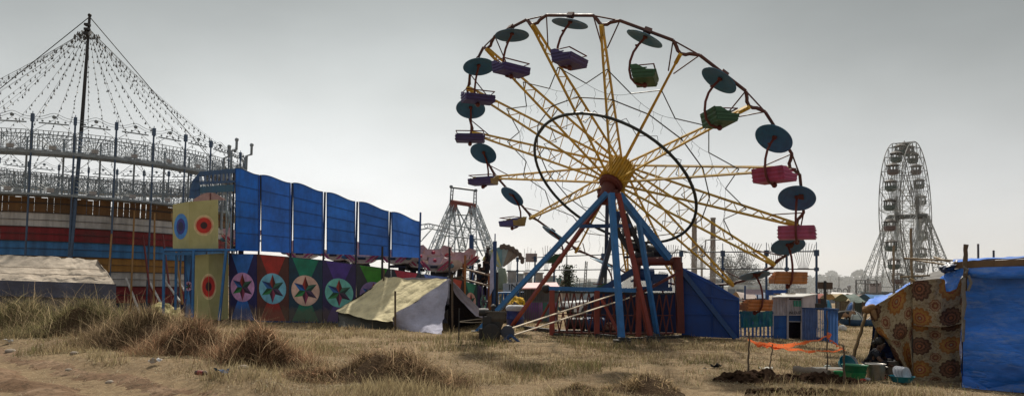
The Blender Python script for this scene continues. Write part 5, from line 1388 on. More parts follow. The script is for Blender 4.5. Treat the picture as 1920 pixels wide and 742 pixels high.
# ------------------------------------------------------------------ small stalls behind the blue leg
stall = thing('barred_stall', 'ticket stall with grey bars above, purple and turquoise painted front and pink roof', 'stall', gnd(1010, 601))
SY = 35.2; BX = lambda x, y, Y=SY: at(x, y, Y)
mb = MB(); mb.prism([BX(968, 541, 34.6), BX(1050, 540, 34.6), BX(1044, 530, 36.8), BX(985, 531, 36.8)], .06); mb.build('roof', paint('roof_pink', (.52, .28, .29), .6, .3, 2), stall)
mb = MB()
cs = [(.03, .10, .2), (.14, .05, .22), (.18, .07, .27), (.16, .05, .23), (.24, .10, .28), (.03, .17, .13), (.08, .14, .32), (.26, .11, .25)]
for i in range(8): x0 = 975 + i * 8.6; mb.prism([BX(x0, 566), BX(x0 + 8.4, 566), BX(x0 + 8.4, 602), BX(x0, 602)], .04, i)
mb.build('painted_front', [pc(c) for c in cs], stall)
mb = MB()
for i in range(19): x = 976 + i * 3.8; mb.tube([BX(x, 541, SY - .03), BX(x, 602, SY - .03)], .018, 4)
mb.beam(BX(974, 565, SY - .03), BX(1046, 566, SY - .03), .05, .05); mb.build('bars', GREYM, stall)
mb = MB(); mb.prism([BX(974, 541, SY + 1.4), BX(1046, 541, SY + 1.4), BX(1046, 602, SY + 1.4), BX(974, 602, SY + 1.4)], .04); mb.prism([BX(974, 541, SY), BX(974, 541, SY + 1.4), BX(974, 602, SY + 1.4), BX(974, 602, SY)], .04); mb.build('back_wall', paint('stall_grey', (.16, .17, .16), .7, .4, 2), stall)
cage = thing('wire_crate', 'large wire mesh crate holding brown board under a yellow tarp', 'crate', gnd(960, 604)); KY = 33.6
mb = MB(); mb.box(at(958, 585, KY + .5), (1.15, 1.0, .80)); mb.build('board', paint('crate_brown', (.26, .18, .10), .8, .4, 2), cage)
mb = MB()
for i in range(9): x = 938 + i * 5.2; mb.tube([at(x, 566, KY - .08), at(x, 603, KY - .08)], .015, 4)
for y in (567, 578, 590, 602): mb.tube([at(937, y, KY - .08), at(981, y + .5, KY - .08)], .015, 4)
mb.build('mesh', BLACKM, cage)
mb = MB(); mb.patch([[at(948, 562, KY + .9), at(962, 558, KY + 1), at(980, 559, KY + .9)], [at(946, 563, KY + .3), at(963, 557, KY + .3), at(982, 560, KY + .3)], [at(948, 571, KY - .15), at(966, 567, KY - .18), at(987, 574, KY - .15)]], 22, 16, .12, 4, seed=8); mb.build('yellow_tarp', cloth_mat('tarp_yellow', (.55, .32, .012), .2, .05, 3), None, at(965, 566, KY), 'bright yellow tarp crumpled on top of the wire crate', 'tarpaulin')
bar = thing('water_barrel', 'blue plastic barrel with white cloth over its top beside the wire crate', 'barrel', gnd(966, 612))
bp = gnd(966, 612)
mb = MB(); mb.lathe([(0, 0), (.34, 0), (.36, .04), (.36, .3), (.385, .33), (.36, .36), (.36, .62), (.385, .65), (.36, .68), (.33, .86), (0, .87)], bp, 20); mb.build('barrel', paint('barrel_blue', (.012, .03, .16), .45, .3, 3), bar)
mb = MB(); mb.lathe([(0, .90), (.30, .89), (.39, .83), (.41, .74), (.39, .66)], bp, 24); 
mb.build('cover', cloth_mat('cloth_white', (.45, .46, .48), .2), bar)

# ------------------------------------------------------------------ parked white car
car = thing('parked_car', 'white off road car parked behind the red lattice skirt of the wheel', 'car', (0, 0, 0))
def carmesh():
    W2 = .86; prof = [(-2.1, .45), (-2.12, .72), (-2.02, .92), (-.95, 1.02), (-.45, 1.62), (1.75, 1.66), (2.0, 1.05), (2.05, .45)]
    mb = MB(); n = len(prof)
    inner = lambda p: (.12 if p[1] > 1.2 else 0)
    vs = [V((x, -W2 + inner((x, z)), z)) for x, z in prof] + [V((x, W2 - inner((x, z)), z)) for x, z in prof]
    mb.add(vs, [tuple(range(n))[::-1], tuple(range(n, 2 * n))], 0); mb.add(vs, [(i, (i + 1) % n, n + (i + 1) % n, n + i) for i in range(n)], 0)
    for s in (-1, 1):
        for x in (-1.3, 1.3): mb.lathe([(.34, 0), (.42, 0), (.42, .03), (.34, .03)], (x, s * (W2 + .005), .42), 20, Matrix.Rotation(-s * PI / 2, 3, 'X'), 1, False)
    b = mb.build('body', [paint('car_white', (.62, .63, .63), .25, .15, 2), BLACKM], car)
    G = paint('car_glass', (.03, .04, .045), .08, 0, 3, bump=0)
    mb = MB(); mb.add([V((-.93, -.80, 1.06)), V((-.93, .80, 1.06)), V((-.47, .72, 1.60)), V((-.47, -.72, 1.60))], [(0, 1, 2, 3)]); 
    for i in range(4): mb.v[i] = (mb.v[i][0] - .012, mb.v[i][1], mb.v[i][2] + .012)
    mb.build('windscreen', G, car)
    for s in (-1, 1):
        for x0, x1, xt0, xt1 in ((-.72, .25, -.32, .25), (.33, 1.15, .33, 1.1), (1.22, 1.85, 1.18, 1.68)):
            mb = MB(); y = s * (W2 + .004); yt = s * (W2 - .115); mb.prism([V((x0, s * (W2 - .02), 1.10)), V((x1, s * (W2 - .02), 1.10)), V((xt1, yt, 1.56)), V((xt0, yt, 1.56))], .05); mb.build('side_window', G, car)
        mb = MB(); mb.box((-2.09, s * .62, .80), (.06, .3, .16)); mb.build('headlight', paint('lamp_glass', (.6, .6, .58), .15, 0, 3, bump=0), car)
        for x in (-1.3, 1.3):
            wb = MB(); wb.lathe([(.2, -.11), (.36, -.11), (.38, -.06), (.38, .06), (.36, .11), (.2, .11)], (x, s * .78, .38), 20, Matrix.Rotation(PI / 2, 3, 'X'), 0); wo = wb.build('wheel', BLACKM, car)
            hb = MB(); hb.lathe([(0, -.1), (.2, -.1), (.2, .1), (0, .1)], (x, s * .79, .38), 14, Matrix.Rotation(PI / 2, 3, 'X'), 0, False); hb.build('rim', GREYM, wo)
    mb = MB(); mb.box((-2.12, 0, .56), (.12, 1.7, .2)); mb.build('bumper', BLACKM, car)
carmesh(); cp = at(1132, 600, 38.5); car.location = (cp.x, 38.5, 0); car.rotation_euler = (0, 0, .35)

# ------------------------------------------------------------------ IN sign and small things in the gap
sign = thing('entry_sign', 'pale board lettered IN above blue railings left of the barred stall', 'sign', gnd(962, 600)); SGY = 36.5
mb = MB(); mb.prism([at(943, 531, SGY), at(975, 528, SGY), at(975, 545, SGY), at(943, 549, SGY)], .04); 
mb.build('board', paint('sign_pale', (.45, .48, .50), .6, .3, 3), sign)
p0, p1 = at(951, 539, SGY - .03), at(973, 536, SGY - .03)
lettering('letters', 'IN', .42, p0.lerp(p1, .5) + V((0, -.01, 0)), BLACKM, sign, (p1 - p0), kx=1.1)
for x in (947, 972): mb = MB(); q = at(x, 540, SGY + .08); mb.tube([q, V((q.x, q.y, 0))], .05, 6); mb.build('post', BLUED, sign)
br = thing('blue_railing', 'bright blue pipe railing behind the wire crate and barrel', 'railing', gnd(945, 602))
for x in range(926, 982, 8):
    mb = MB(); q = at(x, 548, 36); mb.tube([q, V((q.x, q.y, 0))], .04, 5); mb.build('post', BLUEP, br)
for y in (549, 570, 590): mb = MB(); mb.tube([at(924, y, 36), at(984, y - 1, 36)], .045, 5); mb.build('rail', BLUEP, br)
HAZEB = [paint('block_%d' % i, c, .9, .3, .6, bump=0) for i, c in enumerate(((.27, .27, .29), (.36, .31, .29), (.22, .26, .32), (.30, .25, .23), (.24, .30, .33)))]
def block(label, x0, x1, yt, Y, mi, roof=None, depth=3.0, name='stall_block', wins=2):
    a = at(x0, yt, Y); b = at(x1, yt, Y); g = thing(name, label, 'building', ((a.x + b.x) / 2, Y, 0))
    mb = MB(); mb.box(((a.x + b.x) / 2, Y + depth / 2, a.z / 2), (b.x - a.x, depth, a.z)); mb.build('wall', HAZEB[mi], g)
    mb = MB(); mb.box(((a.x + b.x) / 2, Y + depth / 2, a.z + .06), (b.x - a.x + .3, depth + .3, .12)); mb.build('roof', HAZEB[(mi + 2) % 5], g)
    for i in range(wins):
        mb = MB(); mb.box((a.x + (b.x - a.x) * (i + .5) / wins, Y - .01, a.z * .62), ((b.x - a.x) / wins * .5, .05, a.z * .25)); mb.build('window', HAZEB[2] if mi != 2 else HAZEB[3], g)
for args in (('grey block of flats in the haze behind the fan ornament', 952, 968, 508, 90, 0), ('narrow pinkish tower block between the two left fence posts', 984, 998, 511, 95, 1), ('blue grey tower block behind the left fence post', 970, 982, 514, 88, 2),
             ('brownish tower block right of the second fence post', 1006, 1018, 512, 92, 3), ('low grey green block beside the green funnel sign', 1024, 1042, 518, 90, 4), ('brown low block between the funnel sign and the leafy pillar', 1053, 1066, 526, 70, 3)):
    block(*args)
fs = thing('funnel_sign', 'small teal funnel shaped sign with pale spots', 'sign', gnd(1047, 590)); q = at(1047, 530, 55)
mb = MB(); mb.prism([at(1042, 521, 55), at(1053, 522, 55), at(1050, 534, 55), at(1045, 534, 55)], .1, 0)
for y in (524, 528, 532): mb.box(at(1047.5, y, 54.93), (.16, .03, .09), None, 1)
mb.tube([at(1047, 534, 55), V((q.x, 55, 0))], .06, 6, 0); mb.build('panel', [paint('teal_sign', (.07, .20, .22), .6, .3, 2), PLATE], fs)
lp = thing('leafy_pillar', 'dark pillar overgrown with leaves beside a thin lamp post', 'pillar', at(1065, 545, 60)); q = at(1065, 545, 60)
mb = MB(); mb.tube([V((q.x, 60, 0)), at(1064, 500, 60)], [.35, .22], 8); mb.build('core', BLACKM, lp)
nn = 900; PP = np.stack([rng.normal(q.x, .32, nn), rng.normal(60, .32, nn), rng.uniform(.3, at(1065, 496, 60).z, nn)], 1)
me = leafmass(PP - np.array([q.x, q.y, q.z]), .12, np.array([(.06, .075, .05)]) * rng.uniform(.6, 1.5, nn)[:, None], 'leaves', M_FARLEAF); o_ = bpy.data.objects.new('leaves', me); COL.objects.link(o_); o_.parent = lp
def lamp_post(label, x, yt, Y, arm=.8, both=True):
    q = at(x, yt, Y); g = thing('street_lamp', label, 'street lamp', (q.x, Y, 0)); mb = MB(); mb.tube([V((q.x, Y, 0)), q], [.09, .05], 6); mb.build('pole', HAZEB[0], g)
    for s in ((-1, 1) if both else (1,)):
        mb = MB(); mb.tube([q, q + V((s * arm, 0, .25))], .05, 5); mb.box(q + V((s * (arm + .2), 0, .25)), (.5, .2, .08)); mb.build('lamp', HAZEB[0], g)
lamp_post('thin curved street lamp above the leafy pillar', 1063, 470, 62, .7)
lamp_post('hazy twin arm street lamp above the brown signboard', 1557, 517, 160, 2.0)
lad2 = thing('ladder', 'pale ladder standing against the sky between the dark legs and leafy pillar', 'ladder', at(1094, 545, 48)); 
for a, b in (((1098, 489), (1093, 560)), ((1101, 490), (1097, 560))): mb = MB(); mb.tube([at(*a, 48), at(*b, 48)], .035, 5); mb.build('rail', GREYM, lad2)
for i in range(9): mb = MB(); y = 494 + i * 6; mb.tube([at(1097.6 - i * .42, y, 48), at(1100.8 - i * .40, y, 48)], .028, 4); mb.build('rung', GREYM, lad2)
ty_ = thing('scaffold_frame', 'thin scaffold frame beside the ladder', 'scaffold', at(1098, 545, 49))
for x in (1082, 1087, 1103, 1106, 1147): mb = MB(); q = at(x, 523 if x < 1140 else 495, 49); mb.tube([q, V((q.x, q.y, 0))], .03, 4); mb.build('post', GREYM, ty_)
for y in (527, 534): mb = MB(); mb.tube([at(1081, y, 49), at(1108, y + .5, 49)], .025, 4); mb.build('rail', GREYM, ty_)
M_PL = cloth_mat('pale_sheet', (.40, .50, .56), .2)
mb = MB(); mb.patch([[at(1068, 532, 66), at(1112, 528, 66), at(1150, 531, 66)], [at(1066, 552, 66), at(1112, 552, 66), at(1152, 552, 66)]], 20, 4, .15, 1); mb.build('pale_awning', M_PL, None, at(1110, 552, 66), 'pale blue awning low on the horizon behind the ladder', 'awning')
for i, (x0, x1, c, lab) in enumerate(((1055, 1068, 1, 'pale pink stall behind the lattice skirt left of the white car'), (1070, 1090, 0, 'grey stall roof just above the white car'), (1095, 1118, 3, 'brownish stall behind the white car roof'))):
    block(lab, x0, x1, 549, 55, c, depth=2)

# ------------------------------------------------------------------ twin chimneys, tree, dark hall, coach
CHM = paint('chimney_brown', (.20, .17, .155), .9, .4, .6, dirtcol=(.12, .10, .1), bump=0)
for x, yt, lab in ((1302, 410, 'left of the two tall brown chimney columns, crossed by a yellow spoke'), (1337, 408, 'right of the two tall brown chimney columns')):
    c = thing('chimney', lab, 'chimney', (at(x, 520, 95).x, 95, 0)); q = at(x, yt, 95)
    mb = MB(); mb.lathe([(.42, 0), (.36, q.z * .6), (.30, q.z - .2), (.36, q.z - .2), (.36, q.z), (.2, q.z), (.2, q.z - 1)], (q.x, 95, 0), 12); mb.build('shaft', CHM, c)
    mb = MB()
    for i in range(9): mb.lathe([(.40 - .008 * i, -.06), (.42 - .008 * i, 0), (.40 - .008 * i, .06)], (q.x, 95, q.z * (i + 1) / 10.5), 10)
    mb.build('band', BLACKM if 0 else CHM, c)
def tree(label, x, yb, yt, Y, wpx, col, n, name='tree', bare=.5, seed=1):
    r = np.random.default_rng(seed); b = at(x, yb, Y); tp = at(x, yt, Y); W_ = wpx / FPX * Y / 2; H_ = tp.z
    g = thing(name, label, 'tree', (b.x, Y, 0)); mb = MB(); tips = []
    mb.tube([V((b.x, Y, 0)), V((b.x + .05 * H_, Y, H_ * .3)), V((b.x, Y, H_ * .6))], [.035 * H_, .025 * H_, .012 * H_], 7)
    for i in range(26):
        a = r.uniform(0, 2 * PI); z0 = H_ * r.uniform(.2, .6); L = W_ * r.uniform(.4, 1.0)
        e = V((b.x + L * math.cos(a), Y + L * math.sin(a), min(H_, z0 + H_ * r.uniform(.15, .45)))); s_ = V((b.x, Y, z0)); mid = s_.lerp(e, .5) + V((0, 0, .05 * H_))
        mb.tube([s_, mid, e], [.010 * H_, .007 * H_, .003 * H_], 5); tips += [mid, e]
        for j in range(3):
            d = V(r.normal(0, 1, 3)); e2 = e + d * W_ * .16; mb.tube([e, e2], .003 * H_, 3); tips.append(e2)
    mb.build('trunk', HAZEB[0], g)
    idx = r.integers(0, len(tips), n); T_ = np.array([tuple(t_) for t_ in tips])[idx] + r.normal(0, W_ * .13, (n, 3))
    C_ = np.array(col)[None, :] * r.uniform(.65, 1.25, n)[:, None]
    me = leafmass(T_ - np.array([b.x, Y, 0]), W_ * .045, C_, 'crown', M_FARLEAF); o_ = bpy.data.objects.new('crown', me); COL.objects.link(o_); o_.parent = g
    return g
tree('hazy thin leaved tree behind the fan fence right of the chimneys', 1372, 545, 474, 90, 70, (.30, .32, .32), 2200, seed=3)  # haze put into this pale grey leaf colour
tree('grey hazy tree over the dark hall roof', 1400, 548, 500, 110, 80, (.29, .32, .33), 2200, seed=4)
tree('bare branching sapling behind the orange gondola', 1458, 552, 525, 85, 36, (.17, .19, .19), 300, seed=5)
tree('round grey bush tree between the white hut and the fan fence', 1480, 552, 527, 120, 34, (.22, .25, .25), 1500, seed=6)
hall = thing('dark_hall', 'wide dark grey hall with sloping roof in the haze behind the blue screen', 'building', (at(1370, 545, 120).x, 120, 0)); HYY = 120
mb = MB(); mb.prism([at(1270, 526, HYY), at(1400, 522, HYY), at(1426, 545, HYY), at(1430, 558, HYY), at(1270, 556, HYY)], .3); mb.prism([at(1270, 521, HYY + 14), at(1395, 518, HYY + 14), at(1400, 522, HYY + .3), at(1270, 526, HYY + .3)], .2, 1)
mb.build('wall', [paint('hall_grey', (.17, .185, .20), .9, .3, .3, bump=0), HAZEB[0]], hall)
for x, y in ((1300, 535), (1330, 534), (1380, 532)): mb = MB(); mb.box(at(x, y, HYY - .25), (2.0, .1, .5)); mb.build('panel', HAZEB[1], hall)
coach = thing('coach', 'white coach parked far off behind the blue screen', 'coach', (at(1395, 556, 75).x, 75, 0)); q = at(1397, 556, 75)
mb = MB(); mb.box((q.x, 75, 1.35), (2.6 * 1.6, 2.2, 1.5)); mb.box((q.x, 75, 2.2), (4.0, 2.0, .2), None, 0, .95); mb.build('body', paint('coach_white', (.55, .58, .58), .5, .3, 1), coach)
for i in range(5): mb = MB(); mb.box((q.x - 1.7 + i * .85, 73.88, 1.62), (.7, .04, .5)); mb.build('window', HAZEB[2], coach)
for s in (-1.3, 1.3): mb = MB(); mb.lathe([(0, -.12), (.42, -.12), (.42, .12), (0, .12)], (q.x + s, 74.0, .42), 14, Matrix.Rotation(PI / 2, 3, 'X'), 0, False); mb.build('wheel', BLACKM, coach)

# ------------------------------------------------------------------ white corrugated hut and blue fences
hut = thing('corrugated_hut', 'small white corrugated hut with blue lower panel and dark doorway', 'hut', gnd(1478, 636))
UY = 26.0
def corr(x0, x1, yt0, yt1, yb0, yb1, Y0, Y1, pitch=.11, amp=.018):
    a, b = at(x0, yb0, Y0), at(x1, yb1, Y1); ta, tb = at(x0, yt0, Y0), at(x1, yt1, Y1)
    L = (b - a).length; n = max(4, int(L / pitch * 6)); nr = V(((b - a).y, -(b - a).x, 0)).normalized(); vs = []
    for i in range(n + 1):
        f = i / n; o_ = nr * amp * math.sin(2 * PI * f * L / pitch); vs += [a.lerp(b, f) + o_, ta.lerp(tb, f) + o_]
    mb = MB(); mb.add(vs, [(2 * i, 2 * i + 2, 2 * i + 3, 2 * i + 1) for i in range(n)], 0, True); return mb
WCOR = paint('corrugated_white', (.46, .42, .43), .55, .55, 3, dirtcol='5a4a40'); BCOR = paint('corrugated_blue', (.02, .11, .36), .5, .4, 2)
corr(1450, 1476, 558, 559, 590, 590, UY, UY).build('corrugated_wall', WCOR, hut)
corr(1478, 1503, 561, 562, 589, 589, UY, UY).build('corrugated_wall', WCOR, hut)
mb = MB(); mb.prism([at(1504, 557, UY + .1), at(1529, 552, UY + 1.4), at(1529, 632, UY + 1.4), at(1504, 637, UY + .1)], .03); mb.prism([at(1449, 558, UY + 1.8), at(1529, 553, UY + 1.9), at(1529, 632, UY + 1.9), at(1449, 632, UY + 1.8)], .03); mb.build('side_wall', paint('hut_side_lilac', (.42, .38, .42), .6, .4, 2), hut)
mb = MB(); mb.prism([at(1448, 557, UY - .25), at(1505, 556, UY - .25), at(1533, 551, UY + 1.6), at(1466, 550, UY + 1.9)], .035); mb.build('roof', paint('roof_sheet_white', (.48, .47, .45), .5, .5, 2, dirtcol='4a4238'), hut)
mb = MB(); mb.box(at(1456, 550.5, UY + .1), (.18, .1, .03)); mb.box(at(1460, 551.5, UY - .1), (.2, .08, .03)); mb.box(at(1482, 550, UY + 1), (.3, .2, .03)); mb.build('loose_scrap', WOODL, hut)
for x, y0, y1 in ((1449, 557, 636), (1477, 558, 637), (1504, 557, 638)): mb = MB(); mb.beam(at(x, y0, UY - .03), at(x - .5, y1, UY - .03), .07, .06); mb.build('frame_post', WCOR, hut)
mb = MB(); mb.prism([at(1451, 590, UY), at(1476, 590, UY), at(1476, 636, UY), at(1450, 635, UY)], .03); mb.beam(at(1451, 613, UY - .025), at(1476, 613, UY - .025), .03, .02); mb.beam(at(1450, 590, UY - .03), at(1504, 589.5, UY - .03), .05, .04, 1); mb.build('blue_panel', [BCOR, WCOR], hut)
mb = MB(); mb.prism([at(1478, 590, UY + .02), at(1503, 590, UY + .02), at(1503, 602, UY + .02), at(1478, 602, UY + .02)], .03); mb.beam(at(1477, 602, UY - .02), at(1503, 602.5, UY - .02), .04, .03, 1); mb.build('half_door', [BLUED, PLATE], hut)
mb = MB(); mb.prism([at(1478, 600, UY + .5), at(1503, 600, UY + .5), at(1503, 637, UY + .5), at(1478, 636, UY + .5)], .03); mb.build('dark_inside', DK, hut)  # black sheet set behind the doorway, stands for the shade inside
mb = MB(); mb.box(at(1490, 560, UY + .02), (.45, .03, .05)); mb.build('vent_slot', DK, hut)
corr(1488, 1503, 563, 563, 574, 574, UY - .03, UY - .03).build('green_sheet', paint('sheet_green', (.05, .30, .20), .4, .2, 3), hut)
p0, p1 = at(1479, 586, UY - .05), at(1502, 586, UY - .05)
lettering('letters', 'INLOUZ', .155, p0.lerp(p1, .5), BLACKM, hut, p1 - p0, kx=.72)
mb = MB(); mb.prism([at(1396, 542, 30.5), at(1431, 543, 30.5), at(1431, 552, 30.5), at(1396, 551, 30.5)], .04); mb.tube([at(1397, 535, 30.5), V((at(1397, 545, 30.5).x, 30.55, 0))], .04, 6, 1); mb.tube([at(1420, 552, 30.55), V((at(1420, 545, 30.5).x, 30.55, 0))], .03, 6, 1)
mb.build('blank_sign', [paint('sign_lilac', (.42, .37, .45), .6, .3, 2), BLUED], None, gnd(1412, 610), 'blank lilac board on posts behind the lowest orange gondola', 'sign')
mb = MB(); mb.prism([at(1436, 543, 33.0), at(1474, 543, 33.0), at(1474, 553, 33.0), at(1436, 553, 33.0)], .04); mb.tube([at(1440, 553, 33.05), V((at(1440, 545, 33).x, 33.05, 0))], .04, 5)
mb.build('blue_board', NAVY, None, gnd(1455, 605), 'long dark blue board behind the roof of the white hut', 'sign')
fen = thing('blue_slat_fence', 'blue slat fence hung with shiny teal plastic sheet left of the hut', 'fence', gnd(1418, 634)); NY = 25.9
for i in range(9):
    x = 1388 + i * 7.2; mb = MB(); mb.prism([at(x, 584, NY), at(x + (3.6 if i % 2 else 2.4), 584, NY), at(x + (3.6 if i % 2 else 2.4), 634, NY), at(x, 634, NY)], .03); mb.build('slat', BCOR, fen)
for y in (586, 630): mb = MB(); mb.beam(at(1386, y, NY + .04), at(1450, y, NY + .04), .05, .05); mb.build('rail', BLUED, fen)
t = NT('teal_plastic'); o = t.coords('Object'); c1 = t.ramp(t.noise(1.2, 4, .6, t.coords('Object', (5, 5, .6))), [(.35, (.01, .09, .20)), (.55, (.01, .16, .20)), (.7, (.02, .22, .16))]); t.base(c1); t.b.inputs['Roughness'].default_value = .22; t.bump(t.noise(7, 5, .6, t.coords('Object', (1, 1, .4))), .6, .05)
mb = MB(); mb.patch([[at(1387, 582, NY - .05), at(1418, 584, NY - .05), at(1449, 582, NY - .05)], [at(1387, 614, NY - .05), at(1418, 613, NY - .05), at(1449, 611, NY - .05)]], 50, 10, .03, 3, fold=.03, foldf=34); mb.build('plastic_sheet', t.m, None, gnd(1418, 634), 'shiny teal plastic sheet hung over the blue slat fence', 'plastic sheet')
bf = thing('corrugated_fence', 'blue corrugated sheet fence with worn white ridges right of the hut', 'fence', gnd(1538, 640))
BW = paint('worn_blue_white', (.10, .17, .38), .5, .6, 5, dirtcol='a8a8b4')
corr(1504, 1532, 577, 577, 637, 637, 25.6, 25.2, .10, .03).build('corrugated_sheet', BW, bf)
for i in range(5): x = 1532 + i * 3; mb = MB(); mb.prism([at(x, 579, 25.2), at(x + 1.3, 579, 25.2), at(x + 1.3, 638, 25.2), at(x, 638, 25.2)], .02); mb.build('slat', BCOR, bf)
for y in (579, 634): mb = MB(); mb.beam(at(1531, y, 25.2), at(1548, y, 25.0), .04, .04); mb.build('rail', BLUED, bf)
corr(1546, 1572, 577, 580, 650, 646, 24.9, 23.4, .35, .012).build('corrugated_sheet', BCOR, bf)
mb = MB(); mb.beam(at(1504, 577, 25.55), at(1547, 578, 24.95), .05, .04); mb.beam(at(1547, 577, 24.85), at(1572, 579.5, 23.35), .05, .04); mb.build('top_rail', BLUED, bf)
bs = thing('brown_signboard', 'blank brown signboard on a dark pole behind the blue fence', 'sign', gnd(1547, 632)); q = at(1547, 535, 27.5)
mb = MB(); mb.prism([at(1533, 528, 27.5), at(1561, 529, 27.5), at(1561, 542, 27.5), at(1533, 541, 27.5)], .04); mb.build('board', paint('sign_brown', (.085, .055, .04), .7, .3, 4), bs)
mb = MB(); mb.tube([at(1547, 526, 27.46), V((q.x - .02, 27.46, 0))], .05, 6); mb.box(at(1538, 574, 27.4), (.42, .2, .22)); mb.box(at(1543, 567, 27.4), (.14, .1, .3)); mb.build('pole', BLACKM, bs)

# ------------------------------------------------------------------ far field: hall, signs, tents, animals
fh = thing('white_roof_shed', 'long slate blue shed with white roof and a red notice, in the haze', 'building', (at(1575, 560, 95).x, 95, 0)); SHY = 95
mb = MB(); mb.prism([at(1554, 554, SHY), at(1597, 555, SHY), at(1597, 568, SHY), at(1552, 568, SHY)], .3); mb.prism([at(1597, 555, SHY), at(1599, 551, SHY + 6), at(1599, 566, SHY + 6), at(1597, 568, SHY)], .1); mb.build('wall', paint('shed_slate', (.16, .19, .25), .8, .2, .4, bump=0), fh)
mb = MB(); mb.prism([at(1554, 553.5, SHY - .3), at(1597, 554.5, SHY - .3), at(1599, 550, SHY + 6), at(1560, 548, SHY + 6)], .15); mb.build('roof', paint('shed_roof_white', (.62, .60, .60), .7, .2, .4, bump=0), fh)
mb = MB(); mb.box(at(1580, 559, SHY - .25), (.42, .08, .4)); mb.box(at(1580, 559, SHY - .3), (.3, .04, .1), None, 1); mb.build('notice', [paint('notice_red', (.42, .12, .13), .7, .1, 2), PLATE], fh)
bl = thing('sign_letters', 'row of tall standing letters on a frame above the white roofed shed', 'sign', (at(1560, 548, 105).x, 105, 0))
p0, p1 = at(1538, 545, 105), at(1582, 547, 105)
lettering('letters', 'UINTEDO', 1.35, p0.lerp(p1, .5), BLACKM, bl, p1 - p0, kx=.78)
mb = MB(); mb.tube([p0 - V((0, 0, .55)), p1 - V((0, 0, .55))], .05, 5)
for f in (.05, .35, .65, .95): q = p0.lerp(p1, f); mb.tube([q - V((0, 0, .5)), V((q.x, q.y, 0))], .05, 5)
mb.build('frame', HAZEB[0], bl)
def out_sign(label, x0, x1, yt, yb, Y, cm):
    g = thing('exit_board', label, 'sign', (at((x0 + x1) / 2, 550, Y).x, Y, 0)); mb = MB(); mb.prism([at(x0, yt, Y), at(x1, yt, Y), at(x1, yb, Y), at(x0, yb, Y)], .06)
    mb.build('board', cm, g)
    for x in (x0 + 1, x1 - 1): mb = MB(); q = at(x, yt - 2, Y + .1); mb.tube([q, V((q.x, q.y, 0))], .06, 5); mb.build('post', GREYM, g)
    p0, p1 = at(x0, yt + 4, Y - .05), at(x1, yt + 4, Y - .05); lettering('letters', 'OUT', (yb - yt) * .0 + 5.2 / FPX * Y * 1.35, p0.lerp(p1, .5), BLACKM, g, p1 - p0, kx=1.2)
out_sign('higher pale board lettered OUT at the foot of the big far wheel', 1630, 1652, 530, 548, 70, paint('board_hazy', (.34, .32, .34), .7, .3, 1, bump=0))
out_sign('lower board lettered OUT beside the blue domed tents', 1590, 1604, 556, 563, 60, paint('board_hazy_blue', (.30, .33, .38), .7, .3, 1, bump=0))
gf_ = thing('goal_frame', 'thin dark pipe frame standing in front of the far wheel', 'frame', (at(1615, 550, 66).x, 66, 0))
for x in (1605, 1622, 1644): mb = MB(); q = at(x, 525, 66); mb.tube([q, V((q.x, 66, 0))], .07, 5); mb.build('post', GREYM, gf_)
for y in (525, 531): mb = MB(); mb.tube([at(1604, y, 66), at(1645, y, 66)], .05, 5); mb.build('bar', GREYM, gf_)
mb = MB(); q = at(1592, 550, 110); mb.tube([V((q.x, 110, 0)), at(1591.5, 545, 110), at(1592, 538, 110)], [.12, .22, .2], 7); mb.ball(at(1592.3, 537, 110), .26, 8, 0, (1.2, .8, 1)); mb.tube([at(1592, 537, 110), at(1596, 537.5, 110)], [.14, .04], 5); mb.build('bird_figure', HAZEB[0], None, V((q.x, 110, 0)), 'grey tall bird shaped figure far away above the shed roof', 'figure')
def dome(label, x0, x1, yt, yb, Y, c, cat='tent', name='dome_tent', dz=.6):
    a, b = gnd(x0, yb), gnd(x1, yb); a = at(x0, yb, Y); b = at(x1, yb, Y); w_ = (b.x - a.x) / 2; hz_ = at(x0, yt, Y).z; mb = MB()
    mb.lathe([(w_ * math.cos(t_), hz_ * math.sin(t_)) for t_ in np.linspace(0, PI / 2, 9)], ((a.x + b.x) / 2, Y + w_, 0), 24)
    g = thing(name, label, cat, ((a.x + b.x) / 2, Y + w_, 0)); mb.build('canopy', cloth_mat(name + '_cloth', c, .2), g)
    mb = MB()
    for i in range(6):
        an = 2 * PI * i / 6; mb.tube([V(((a.x + b.x) / 2 + 1.01 * w_ * math.cos(t_) * math.cos(an), Y + w_ + 1.01 * w_ * math.cos(t_) * math.sin(an), hz_ * 1.01 * math.sin(t_))) for t_ in np.linspace(0, PI / 2, 8)], .03, 4)
    mb.build('rib', GREYM, g)
dome('small bright blue tent in front of the white roofed shed', 1547, 1563, 561, 572, 70, (.07, .30, .52))
dome('slate blue domed tent with pale edge behind the cow', 1582, 1602, 563, 580, 55, (.08, .11, .22))
dome('blue tent overlapping the domed tent beside the patterned cloth', 1592, 1622, 565, 588, 50, (.06, .13, .32))
dome('green and white striped dome behind the cloth shelter', 1590, 1628, 584, 606, 38, (.40, .45, .42))
bt = thing('rowing_boat', 'blue flat boat shaped hull lying in front of the green and white dome', 'boat', gnd(1612, 612)); q = gnd(1612, 612)
mb = MB(); secs = [(-1.1, .05, .25, .42), (-.7, .30, .08, .36), (0, .40, .05, .32), (.7, .36, .06, .34), (1.1, .28, .10, .38)]; rr = [[q + V((x, -w_, zt)) for x, w_, zb, zt in secs], [q + V((x, -w_ * .6, zb)) for x, w_, zb, zt in secs], [q + V((x, w_ * .6, zb)) for x, w_, zb, zt in secs], [q + V((x, w_, zt)) for x, w_, zb, zt in secs]]
mb.patch(rr, 20, 12); mb.build('hull', paint('boat_blue', (.03, .09, .19), .5, .3, 3), bt)
mb = MB(); mb.box(q + V((0, 0, .26)), (.25, .7, .04)); mb.build('seat', PLATE, bt)
